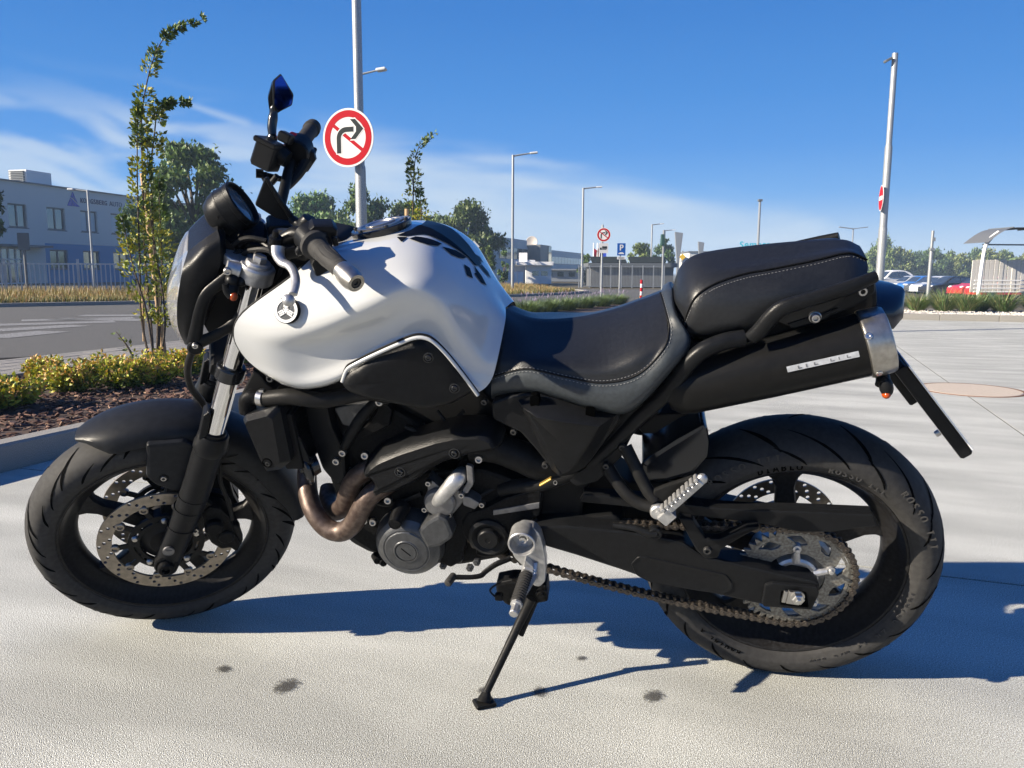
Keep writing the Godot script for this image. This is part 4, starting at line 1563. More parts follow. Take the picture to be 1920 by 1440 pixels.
func plants() -> void:
	# shrubs in the strip by the kerb
	shrub("yellow green shrub at the left edge of the strip", Vector3(-2.9975, 0, -4.639) + V(0, 0.07, 0), 0.25, 0.18, 101)
	shrub("second yellow green shrub, left of the mudguard tip", Vector3(-2.9411, 0, -5.2177) + V(0, 0.07, 0), 0.25, 0.19, 102)
	shrub("yellow green shrub with orange tips above the front mudguard", Vector3(-2.7077, 0, -5.4017) + V(0, 0.07, 0), 0.25, 0.22, 103)
	shrub("small yellow green shrub right of the young tree's foot", Vector3(-2.5677, 0, -6.0784) + V(0, 0.07, 0), 0.22, 0.20, 104)
	shrub("low yellow green shrub behind the fork tubes", Vector3(-2.3776, 0, -6.8695) + V(0, 0.07, 0), 0.2, 0.17, 105)
	shrub("low green shrub behind the second shrub", Vector3(-3.4159, 0, -5.6756) + V(0, 0.07, 0), 0.14, 0.18, 106)
	shrub("green shrub outside the strip's left corner", Vector3(-3.072, 0, -4.44) + V(0, 0.07, 0), 0.22, 0.16, 107)
	shrub("yellow green shrub between the tipped shrub and the young tree's foot", Vector3(-2.5605, 0, -5.5963) + V(0, 0.07, 0), 0.2, 0.18, 108)
	shrub("rearmost yellow green shrub, left of the young tree's foot", Vector3(-2.9922, 0, -5.7638) + V(0, 0.07, 0), 0.2, 0.17, 109)
	# staked young trees
	var at := Vector3(-2.9403, 0, -6.4049) + V(0, 0.07, 0)
	young_tree("tall staked young tree with two arching top shoots", at, [
		PackedVector3Array([Vector3(-2.9495, 0.0334, -6.42), Vector3(-2.9521, 0.4949, -6.42), Vector3(-2.9772, 1.0114, -6.44), Vector3(-2.9458, 1.6402, -6.42), Vector3(-2.926, 2.0904, -6.42), Vector3(-2.8217, 2.4922, -6.42), Vector3(-2.6834, 2.7308, -6.45), Vector3(-2.4261, 2.8494, -6.5)]),
		PackedVector3Array([Vector3(-2.9773, 0.0228, -6.5), Vector3(-2.9315, 0.4902, -6.5), Vector3(-2.9363, 1.1424, -6.52), Vector3(-2.9111, 1.6916, -6.5), Vector3(-2.8678, 1.9823, -6.5), Vector3(-2.8268, 2.1673, -6.5), Vector3(-2.7349, 2.2126, -6.5), Vector3(-2.5929, 2.2315, -6.55)]),
		PackedVector3Array([Vector3(-2.9399, 0.0388, -6.38), Vector3(-3.0073, 0.4971, -6.38), Vector3(-2.9829, 1.0098, -6.36), Vector3(-2.9749, 1.553, -6.38), Vector3(-2.9556, 2.0056, -6.4), Vector3(-2.9273, 2.1874, -6.4)]),
		PackedVector3Array([Vector3(-2.9501, 0.0281, -6.46), Vector3(-2.8521, 0.4929, -6.46), Vector3(-2.8882, 1.0544, -6.44), Vector3(-2.9257, 1.436, -6.46), Vector3(-2.9121, 1.9343, -6.46)]),
		PackedVector3Array([Vector3(-2.9088, 0.0415, -6.36), Vector3(-2.9428, 0.5427, -6.34), Vector3(-3.0109, 0.9249, -6.3), Vector3(-3.0538, 1.1746, -6.3), Vector3(-3.0779, 1.319, -6.3)]),
		PackedVector3Array([Vector3(-2.9595, 0.0228, -6.5), Vector3(-2.9389, 0.4427, -6.55), Vector3(-2.9146, 0.9273, -6.6), Vector3(-2.9064, 1.3621, -6.6), Vector3(-2.8974, 1.6616, -6.6)]),
		PackedVector3Array([Vector3(-3.0083, 0.2203, -6.2), Vector3(-3.0612, 0.3178, -6.2), Vector3(-3.1308, 0.4149, -6.2)])],
		[[0.42, 1.0, 0.075, 620], [0.42, 1.0, 0.07, 520], [0.40, 1.0, 0.065, 480], [0.22, 1.0, 0.09, 560], [0.22, 1.0, 0.09, 330], [0.25, 1.0, 0.095, 480], [0.0, 1.0, 0.03, 16]],
		[[Vector3(-3.0645, -0.0066, -6.9), Vector3(-3.0271, 1.6824, -6.6), 0.024], [Vector3(-3.0573, 0.3128, -6.5), Vector3(-3.0441, 0.6653, -6.5), 0.010]], 201, 1.0)
	var at2 := Vector3(-1.3509, 0, -10.1533) + V(0, 0.07, 0)
	young_tree("shorter young tree with a curved tip behind the fuel tank", at2, [
		PackedVector3Array([Vector3(-1.3369, 0.0047, -10.1), Vector3(-1.3072, 1.0916, -10.1), Vector3(-1.2591, 1.6229, -10.1), Vector3(-1.2393, 2.0812, -10.1), Vector3(-1.1816, 2.4051, -10.1), Vector3(-0.9716, 2.6135, -10.15)]),
		PackedVector3Array([Vector3(-1.3363, -0.004, -10.2), Vector3(-1.2244, 1.0939, -10.2), Vector3(-1.2037, 1.6304, -10.2), Vector3(-1.2786, 2.0929, -10.2), Vector3(-1.3032, 2.2566, -10.2)]),
		PackedVector3Array([Vector3(-1.3373, 0.0135, -10), Vector3(-1.2129, 1.1561, -10), Vector3(-1.1401, 1.6161, -10), Vector3(-1.1625, 1.9407, -10)])],
		[[0.2, 1.0, 0.10, 330], [0.2, 1.0, 0.11, 300], [0.2, 1.0, 0.11, 300]],
		[[Vector3(-1.3239, 0.0222, -9.9), Vector3(-1.3059, 1.6598, -9.9), 0.028]], 202, 1.15)
	# trees beyond the road
	tree("ash_tree", "big feathery tree behind the tall young tree, beside the office", Vector3(-14.302, 0.1267, -36) * V(1, 0, 1), 6.7, 2.1, 1.0, Color(0.055, 0.085, 0.022), 9000, 0.26, 301, 34)
	tree("ash_tree", "dark bushy tree behind the office railing, left of the feathery tree", Vector3(-17.8352, 0.0343, -40) * V(1, 0, 1), 4.9, 1.7, 0.9, Color(0.04, 0.07, 0.02), 5000, 0.26, 302)
	tree("ash_tree", "dark tree just entering the picture at the left edge", Vector3(-15.9184, 0.3579, -24) * V(1, 0, 1), 3.9, 0.75, 1.8, Color(0.03, 0.055, 0.016), 2600, 0.2, 303)
	tree("round_tree", "round green tree right of the handlebar", Vector3(-15.4249, -0.3917, -62) * V(1, 0, 1), 6.7, 3.3, 1.0, Color(0.045, 0.085, 0.018), 6000, 0.34, 304)
	tree("round_tree", "green tree directly behind the thick sign pole", Vector3(-9.74, -0.1329, -50) * V(1, 0, 1), 6.3, 2.3, 1.0, Color(0.05, 0.08, 0.022), 5500, 0.30, 305)
	tree("round_tree", "loose green tree right of the thick sign pole", Vector3(-8.375, -0.1673, -52) * V(1, 0, 1), 6.3, 2.1, 1.0, Color(0.052, 0.078, 0.022), 4800, 0.30, 306)
	tree("round_tree", "green tree behind the shorter young tree", Vector3(-7.0164, -0.2413, -56) * V(1, 0, 1), 5.6, 1.8, 1.0, Color(0.05, 0.078, 0.02), 4800, 0.32, 307)
	tree("round_tree", "large dark round tree left of the long grey building", Vector3(-3.4706, -0.2675, -58) * V(1, 0, 1), 5.8, 2.8, 0.5, Color(0.046, 0.066, 0.018), 13000, 0.30, 308, 34)
	tree("round_tree", "dark round tree behind the large one left of the grey building", Vector3(-5.2979, -0.393, -64) * V(1, 0, 1), 5.2, 2.0, 0.6, Color(0.04, 0.062, 0.018), 4500, 0.32, 309)
	tree("round_tree", "green tree between the office and the instrument pod", Vector3(-16.0546, -0.0381, -44) * V(1, 0, 1), 5.0, 1.6, 0.8, Color(0.05, 0.08, 0.022), 4000, 0.28, 313)
	tree("round_tree", "bushy tree filling the gap left of the thick sign pole", Vector3(-13.1457, -0.3435, -60) * V(1, 0, 1), 5.3, 2.4, 0.6, Color(0.045, 0.07, 0.02), 5000, 0.32, 316)
	tree("round_tree", "tree between the shorter young tree and the large dark tree", Vector3(-6.6214, -0.4376, -66) * V(1, 0, 1), 5.4, 2.2, 0.6, Color(0.047, 0.07, 0.02), 5000, 0.32, 317)
	tree("slim_tree", "slim young tree at the corner of the long grey building", Vector3(-1.3266, 0.0175, -44) * V(1, 0, 1), 2.3, 0.32, 0.4, Color(0.06, 0.09, 0.02), 700, 0.16, 310, 12)
	tree("slim_tree", "second slim young tree in front of the grey building's windows", Vector3(-0.5178, -0.019, -46) * V(1, 0, 1), 2.2, 0.36, 0.4, Color(0.045, 0.075, 0.02), 700, 0.16, 311, 12)
	tree("slim_tree", "small tree behind the end of the long grey building", Vector3(5.744, -0.3118, -62) * V(1, 0, 1), 2.2, 0.7, 0.3, Color(0.05, 0.08, 0.02), 900, 0.2, 312, 14)
	tree("round_tree", "yellowish tree right of the grey kiosk", Vector3(12.4357, -0.603, -78) * V(1, 0, 1), 3.9, 1.5, 0.5, Color(0.075, 0.10, 0.025), 3200, 0.28, 314)
	tree("round_tree", "dark tree right of the yellowish one, beside the third lamp", Vector3(15.0751, -0.6326, -80) * V(1, 0, 1), 4.2, 1.5, 0.4, Color(0.035, 0.065, 0.02), 3600, 0.28, 315)
	# wood behind the car park
	var kinds := []
	for k in 3:
		var o := tree("wood_tree", ["broad green tree in the wood, behind the stepped pole", "rounded dark tree in the wood, behind the slim post", "loose yellow green tree in the wood, behind the shelter"][k], V(0, -1, 0), 6.0, 3.4, 0.3, [Color(0.06, 0.085, 0.022), Color(0.04, 0.065, 0.02), Color(0.085, 0.10, 0.028)][k], 3600, 0.5, 400 + k)
		o.set_meta("group", "trees of the wood behind the car park")
		kinds.append(o)
	kinds[0].position = Vector3(62.9537, -1.5396, -135) * V(1, 0, 1) + V(0, -1.0, 0)
	kinds[0].scale = V(0.9, 1.28, 0.9)
	kinds[1].position = Vector3(74.0654, -1.5966, -140) * V(1, 0, 1) + V(0, -1.0, 0)
	kinds[2].position = Vector3(83.9777, -1.5592, -140) * V(1, 0, 1) + V(0, -1.0, 0)
	var spots := [Vector3(63.6767, -1.8335, -150), Vector3(67.2173, -1.8202, -150), Vector3(69.1866, -1.6545, -142), Vector3(76.0178, -1.787, -150), Vector3(79.8978, -1.6932, -146), Vector3(78.1254, -1.5417, -138), Vector3(87.751, -1.7427, -150), Vector3(89.2899, -1.6182, -144), Vector3(96.2468, -1.7107, -150), Vector3(94.2731, -1.5599, -142), Vector3(59.6302, -1.8488, -150), Vector3(55.2996, -1.9047, -152)]
	var where := ["behind the grab rail", "hidden mostly by the pillion seat's end", "just right of the stepped pole", "between stepped pole and slim post", "just right of the slim post", "above the black hatchback", "above the red car", "over the shelter's planks", "at the right edge behind the shelter", "past the right edge", "behind the pillion seat", "behind the middle of the pillion seat"]
	for i in spots.size():
		dup(kinds[(i * 2 + 1) % 3], "wood_tree", spots[i] * V(1, 0, 1) + V(0, -1.0, 0), i * 1.3, "tree of the wood %s" % where[i], [0.92, 0.86, 1.04, 0.95][i % 4])
	# grasses and lavender
	var gc := [Color(0.09, 0.17, 0.045), Color(0.14, 0.21, 0.07), Color(0.28, 0.28, 0.13)]
	var gl := ["clump of green ornamental grass beside the tail lamp", "wide clump of ornamental grass under the slim post", "clump of ornamental grass left of the shelter post", "dense clump of ornamental grass at the shelter post", "clump of ornamental grass at the right edge", "clump of ornamental grass past the right edge"]
	var gp := [Vector3(8.9501, 0, -17.3413), Vector3(9.4381, 0, -17.1588), Vector3(9.8321, 0, -16.9742), Vector3(10.4224, 0, -17.4458), Vector3(10.6617, 0, -17.0316), Vector3(11.3998, 0, -17.0827)]
	for i in gp.size():
		tuft(gl[i], "ornamental_grass", "grass clump", gp[i] + YV * 0.25 + V(0, 0.07, 0), [0.26, 0.30, 0.28, 0.22, 0.30, 0.30][i], [0.50, 0.60, 0.55, 0.52, 0.56, 0.5][i], 480, gc, "ornamental grasses in the gravel bed", 500 + i)
	var lc := [Color(0.13, 0.19, 0.09), Color(0.19, 0.25, 0.11), Color(0.10, 0.14, 0.07)]
	var lp := [Vector3(0.2528, 0, -15.1854), Vector3(0.6594, 0, -16.3394), Vector3(1.103, 0, -17.2204), Vector3(1.5967, 0, -18.201), Vector3(2.1101, 0, -19.296), Vector3(2.6606, 0, -20.5276)]
	var ll := ["lavender clump nearest the seat's front", "second lavender clump along the strip", "third lavender clump along the strip", "fourth lavender clump along the strip", "lavender clump at the foot of the lorry sign", "last lavender clump, right of the lorry sign"]
	for i in lp.size():
		tuft(ll[i], "lavender", "lavender", lp[i] + V(0, 0.07, 0), 0.5, 0.33, 1500, lc, "lavender in the planted strip", 520 + i, 22)
	# dry grass on the verge
	rng.seed = 77
	var blade := Mb.new()
	blade.tri(V(-0.5, 0, 0), V(0.5, 0, 0), V(0.1, 1, 0.25))
	var ts := []
	var cs := []
	var edge := [V(-34, 0, -3.3), V(-20, 0, -13.8), Vector3(-12.6881, 0, -19.5055), Vector3(-10.2824, 0, -21.3803), V(-5.6, 0, -24.7), Vector3(-0.4753, 0, -28.5681), V(2.2, 0, -32.4), V(3.2, 0, -35.6)]
	for i in 60000:
		var k := rng.randi() % (edge.size() - 1)
		var a: Vector3 = edge[k]
		var b: Vector3 = edge[k + 1]
		var n := (b - a).cross(Vector3.UP).normalized()
		if n.z > 0.0: n = -n
		var dist := 0.35 + absf(rng.randfn(0.0, 2.2))
		var p := a.lerp(b, rng.randf()) + n * dist
		var h := rng.randf_range(0.10, 0.22) + 0.28 * smoothstep(0.5, 2.5, dist) * rng.randf()
		ts.append(Transform3D(Basis(Vector3.UP, rng.randf() * TAU).scaled_local(V(0.028, h, h)), V(p.x, 0.035, p.z)))
		var c := Color(0.34, 0.24, 0.085) if rng.randf() < 0.55 else Color(0.20, 0.18, 0.05)
		if rng.randf() < 0.12: c = Color(0.32, 0.15, 0.07)
		if dist < 0.8 and rng.randf() < 0.5: c = Color(0.13, 0.14, 0.035)
		cs.append(shade(c, 0.2))
	var gr := scatter("dry_grass", blade.mesh(0), M.leaf, self, ts, cs)
	tag(gr, "tall dry yellow grass on the verge across the road", "grass")
	ts = []; cs = []
	for i in 5000:
		var p := Y(rng.randf_range(-4.2, -1.5), rng.randf_range(21.2, 33.5), 0.06)
		if fmod(absf(sin(p.x * 3.1) + cos(p.z * 2.3)), 1.0) < 0.45: continue
		var h := rng.randf_range(0.05, 0.22)
		ts.append(Transform3D(Basis(Vector3.UP, rng.randf() * TAU).scaled_local(V(0.02, h, h)), p))
		cs.append(shade(Color(0.30, 0.24, 0.10), 0.25))
	var g2 := scatter("dry_grass", blade.mesh(0), M.leaf, self, ts, cs)
	tag(g2, "sparse dry grass on the sandy verge under the small signs", "grass")

const RAKE := 0.427606
const STEER := 0.4912
const BX := Vector3(0.98818, 0, 0.15329)   # the bike's own axes: towards its tail, up (leaning), towards its left side
var bike: Node3D
var FT := Transform3D()

func V(x: float, y: float, z: float) -> Vector3:
	return Vector3(x, y, z)

func motorcycle() -> void:
	bike = thing("motorcycle", "white and black naked motorcycle leaning on its side stand", "motorcycle")
	var lean := 0.2843
	var yaw := 0.1539
	var bx := Vector3(cos(yaw), 0, sin(yaw))
	var z0 := Vector3(-sin(yaw), 0, cos(yaw))
	var by := Vector3.UP * cos(lean) + z0 * sin(lean)
	var bz := z0 * cos(lean) - Vector3.UP * sin(lean)
	bike.transform = Transform3D(Basis(bx, by, bz), Vector3(0.5965, 0.08 + 0.232 * cos(lean), -1.6374) - by * 0.312)
	var cr := cos(RAKE); var sr := sin(RAKE); var cd := cos(STEER); var sd := sin(STEER)
	FT = Transform3D(Basis(V(cr * cd, -sr * cd, -sd), V(sr, cr, 0), V(cr * sd, -sr * sd, cd)), V(-1.4465, 0.2982, 0.0222))
	front_wheel()
	rear_wheel()
	fork()
	cockpit()
	tank()
	seats()
	tail()
	engine()
	swingarm_and_chain()
	footrests()

func tyre_profile(R: float, W: float) -> PackedVector2Array:
	# (radius, half-width side) from the near bead over the crown to the far bead
	var q := PackedVector2Array()
	var b := 0.231
	var h := R - b
	var half := [[0.0, 0.80], [0.05, 0.86], [0.07, 0.88], [0.20, 0.965], [0.24, 0.972], [0.26, 0.985], [0.40, 1.0], [0.52, 0.975], [0.64, 0.90], [0.75, 0.78], [0.84, 0.62], [0.915, 0.44], [0.97, 0.24], [1.0, 0.0]]
	for k in half: q.append(Vector2(b + h * k[0], W * k[1]))
	for k in range(half.size() - 2, -1, -1): q.append(Vector2(b + h * half[k][0], -W * half[k][1]))
	return q

func on_tyre(prof: PackedVector2Array, th: float, w: float, up: float) -> Vector3:
	# w runs from 0 at the near bead to 1 at the crown
	var n := prof.size() / 2
	var f := clampf(w, 0.0, 1.999) * n
	var i := mini(int(f), prof.size() - 2)
	var q := prof[i].lerp(prof[i + 1], f - i)
	var t := (prof[i + 1] - prof[i]).normalized()
	q += Vector2(t.y, -t.x) * -up
	return Vector3(cos(th) * q.x, sin(th) * q.x, q.y)

func tyre(node: Node3D, R: float, W: float, grooves: Array, count: int, dirn: float) -> PackedVector2Array:
	var prof := tyre_profile(R, W)
	var m := Mb.new()
	m.lathe(Vector3.ZERO, Vector3.BACK, prof, 96)
	part("tyre", m, M.rubber, node, 50)
	var g := Mb.new()
	for i in count:
		for side in [1.0, -1.0]:
			for gr in grooves:
				var rows := []
				for s in 9:
					var t := s / 8.0
					var th: float = TAU * (i + gr[0] + (0.0 if side > 0 else 0.5)) / count + dirn * lerpf(0.0, gr[3], t * t * 0.4 + t * 0.6)
					var w: float = lerpf(gr[1], gr[2], t)
					var half: float = 0.0052 * sin(PI * clampf(t * 0.94 + 0.04, 0, 1)) + 0.0010
					var dt: float = half / R
					var a := on_tyre(prof, th - dt, w, 0.0010)
					var b := on_tyre(prof, th + dt, w, 0.0010)
					if side < 0: a.z = -a.z; b.z = -b.z
					rows.append(PackedVector3Array([a, b]))
				g.grid(rows)
	part("tread_groove", g, M.groove, node, 50)
	return prof

func arc_text(node: Node3D, s: String, r: float, z: float, mid: float, size: float, step: float, tilt: float, m: Material, inward := false) -> void:
	var g := Mb.new()
	for i in s.length():
		if s[i] == " ": continue
		var k := i - (s.length() - 1) * 0.5
		var a := mid - k * step / r if not inward else mid + k * step / r
		var up := Vector3(cos(a), sin(a), 0) * (-1.0 if inward else 1.0)
		var zz := Vector3(0, 0, 1).rotated(Vector3(-sin(a), cos(a), 0), tilt)
		var y := (up - zz * up.dot(zz)).normalized()
		var x := y.cross(zz)
		g.text(s[i], size, 0.0010, Transform3D(Basis(x, y, zz), Vector3(cos(a) * r, sin(a) * r, z)), true)
	if g.p.size(): part("sidewall_lettering", g, m, node, 20)

func rim(node: Node3D, W: float, ph: float, hub_r: float, spoke_w: float, hub_z: float) -> void:
	var m := Mb.new()
	var w := W
	# barrel with lips, seen from both sides
	m.lathe(Vector3.ZERO, Vector3.BACK, PackedVector2Array([Vector2(0.228, w * 0.86), Vector2(0.2315, w * 0.92), Vector2(0.2320, w * 0.98), Vector2(0.2295, w), Vector2(0.2255, w * 0.97), Vector2(0.220, w * 0.80), Vector2(0.213, w * 0.55), Vector2(0.200, w * 0.36), Vector2(0.1935, w * 0.18), Vector2(0.1925, 0), Vector2(0.1935, -w * 0.18), Vector2(0.200, -w * 0.36), Vector2(0.213, -w * 0.55), Vector2(0.220, -w * 0.80), Vector2(0.2255, -w * 0.97), Vector2(0.2295, -w), Vector2(0.2320, -w * 0.98), Vector2(0.228, -w * 0.86), Vector2(0.226, 0), Vector2(0.228, w * 0.86)]), 96)
	part("rim", m, M.rim, node, 35)
	var h := Mb.new()
	h.lathe(Vector3.ZERO, Vector3.BACK, PackedVector2Array([Vector2(0.012, hub_z), Vector2(hub_r * 0.6, hub_z), Vector2(hub_r * 0.75, hub_z - 0.006), Vector2(hub_r * 0.8, 0.026), Vector2(hub_r, 0.02), Vector2(hub_r, -0.02), Vector2(hub_r * 0.8, -0.026), Vector2(hub_r * 0.75, -hub_z + 0.006), Vector2(hub_r * 0.6, -hub_z), Vector2(0.012, -hub_z)]), 36)
	part("hub", h, M.rim, node, 35)
	var sp := Mb.new()
	var rows := []
	for t in 9:
		var f := t / 8.0
		var x := lerpf(hub_r * 0.6, 0.200, f)
		var wd := spoke_w * (1.15 - 0.5 * f) + (0.030 * pow(maxf(0.0, (f - 0.72) / 0.28), 2.0))
		var th := lerpf(0.017, 0.013, f)
		var ring := PackedVector3Array()
		for q in [[-1, 0.55], [-0.8, 1], [0.8, 1], [1, 0.55], [1, -0.55], [0.8, -1], [-0.8, -1], [-1, -0.55]]:
			ring.append(Vector3(x, wd * q[0], th * q[1]))
		rows.append(ring)
	sp.grid(rows, true)
	var me := sp.mesh(35)
	for i in 5:
		var o := put("spoke", me, M.rim, node)
		o.rotation.z = ph + TAU * i / 5.0

func drilled_ring(m: Mb, r0: float, r1: float, z0: float, z1: float, n: int, rows_n: int, hr: float, pattern: Callable) -> void:
	# an annulus of cells; a cell with a hole is four-sided with an eight-sided hole through it
	for zz in [z0, z1]:
		for i in n:
			for k in rows_n:
				var a0 := TAU * i / n
				var a1 := TAU * (i + 1) / n
				var ra := lerpf(r0, r1, float(k) / rows_n)
				var rb := lerpf(r0, r1, float(k + 1) / rows_n)
				var am := (a0 + a1) * 0.5
				var rm := (ra + rb) * 0.5
				var outer := [Vector2(a0, ra), Vector2(am, ra), Vector2(a1, ra), Vector2(a1, rm), Vector2(a1, rb), Vector2(am, rb), Vector2(a0, rb), Vector2(a0, rm)]
				var c := Vector3(cos(am) * rm, sin(am) * rm, zz)
				var er := Vector3(cos(am), sin(am), 0)
				var et := Vector3(-sin(am), cos(am), 0)
				for j in 8:
					var p0: Vector2 = outer[j]
					var p1: Vector2 = outer[(j + 1) % 8]
					var A := Vector3(cos(p0.x) * p0.y, sin(p0.x) * p0.y, zz)
					var B := Vector3(cos(p1.x) * p1.y, sin(p1.x) * p1.y, zz)
					if pattern.call(i, k):
						var h0 := c + (er * -cos(PI * (j - 1) / 4.0) + et * sin(PI * (j - 1) / 4.0)) * hr
						var h1 := c + (er * -cos(PI * j / 4.0) + et * sin(PI * j / 4.0)) * hr
						m.quad(A, B, h1, h0)
						if zz == z0:
							m.quad(h0, h1, h1 + Vector3(0, 0, z1 - z0), h0 + Vector3(0, 0, z1 - z0))
					else:
						m.tri(A, B, c)
	for r in [r0, r1]:
		m.lathe(Vector3.ZERO, Vector3.BACK, PackedVector2Array([Vector2(r, z0), Vector2(r, z1)]), n)

func front_disc(node: Node3D, z: float, face: float) -> void:
	var m := Mb.new()
	drilled_ring(m, 0.117, 0.149, z - 0.0025, z + 0.0025, 72, 3, 0.0042, func(i: int, k: int): return i % 4 == k)
	part("brake_disc", m, M.disc, node, 30)
	var c := Mb.new()
	var ring := func(r: float, w: float, h: float):
		c.lathe(V(0, 0, z), Vector3.BACK, PackedVector2Array([Vector2(r - w, -h), Vector2(r + w, -h), Vector2(r + w, h), Vector2(r - w, h), Vector2(r - w, -h)]), 48)
	ring.call(0.078, 0.006, 0.004)
	ring.call(0.062, 0.004, 0.004)
	for i in 10:
		var a := TAU * i / 10.0 + 0.2
		c.bar(V(cos(a) * 0.058, sin(a) * 0.058, z), V(cos(a + 0.1) * 0.108, sin(a + 0.1) * 0.108, z), 0.013, 0.006, V(0, 0, 1).cross(V(cos(a), sin(a), 0)), 0.001)
	c.lathe(V(0, 0, z - face * 0.012), Vector3(0, 0, face), PackedVector2Array([Vector2(0.03, -0.008), Vector2(0.056, -0.004), Vector2(0.058, 0.006), Vector2(0.044, 0.010), Vector2(0.036, 0.016), Vector2(0.022, 0.016), Vector2(0.0, 0.016)]), 40)
	part("disc_carrier", c, M.black, node, 30)
	for i in 10:
		var a := TAU * i / 10.0 + 0.3
		var b := Mb.new()
		b.lathe(V(cos(a) * 0.112, sin(a) * 0.112, z - 0.004 * face), Vector3(0, 0, face), PackedVector2Array([Vector2(0.0105, 0), Vector2(0.0105, 0.008), Vector2(0.009, 0.0095), Vector2(0.006, 0.0095), Vector2(0.0045, 0.006), Vector2(0, 0.006)]), 16)
		part("disc_button", b, M.disc, node, 30)
	for i in 5:
		var a := TAU * i / 5.0 + 0.55
		var b := Mb.new()
		b.lathe(V(cos(a) * 0.070, sin(a) * 0.070, z), Vector3(0, 0, face), PackedVector2Array([Vector2(0.008, 0), Vector2(0.008, 0.006), Vector2(0.0055, 0.010), Vector2(0, 0.0115)]), 14)
		part("disc_bolt", b, M.bolt, node, 30)

func front_wheel() -> void:
	var w := group_node("front_wheel", bike, FT)
	var prof := tyre(w, 0.300, 0.061, [[0.0, 0.42, 0.80, 0.34], [0.36, 0.36, 0.62, 0.20], [0.62, 0.52, 0.97, 0.26]], 11, -1.0)
	rim(w, 0.052, 2.89, 0.05, 0.020, 0.055)
	for s in [1.0, -1.0]: front_disc(w, 0.0595 * s, s)
	var ax := Mb.new()
	ax.tube(PackedVector3Array([V(0, 0, -0.12), V(0, 0, 0.12)]), 0.011, 16, 1)
	part("axle", ax, M.bolt_dark, w)

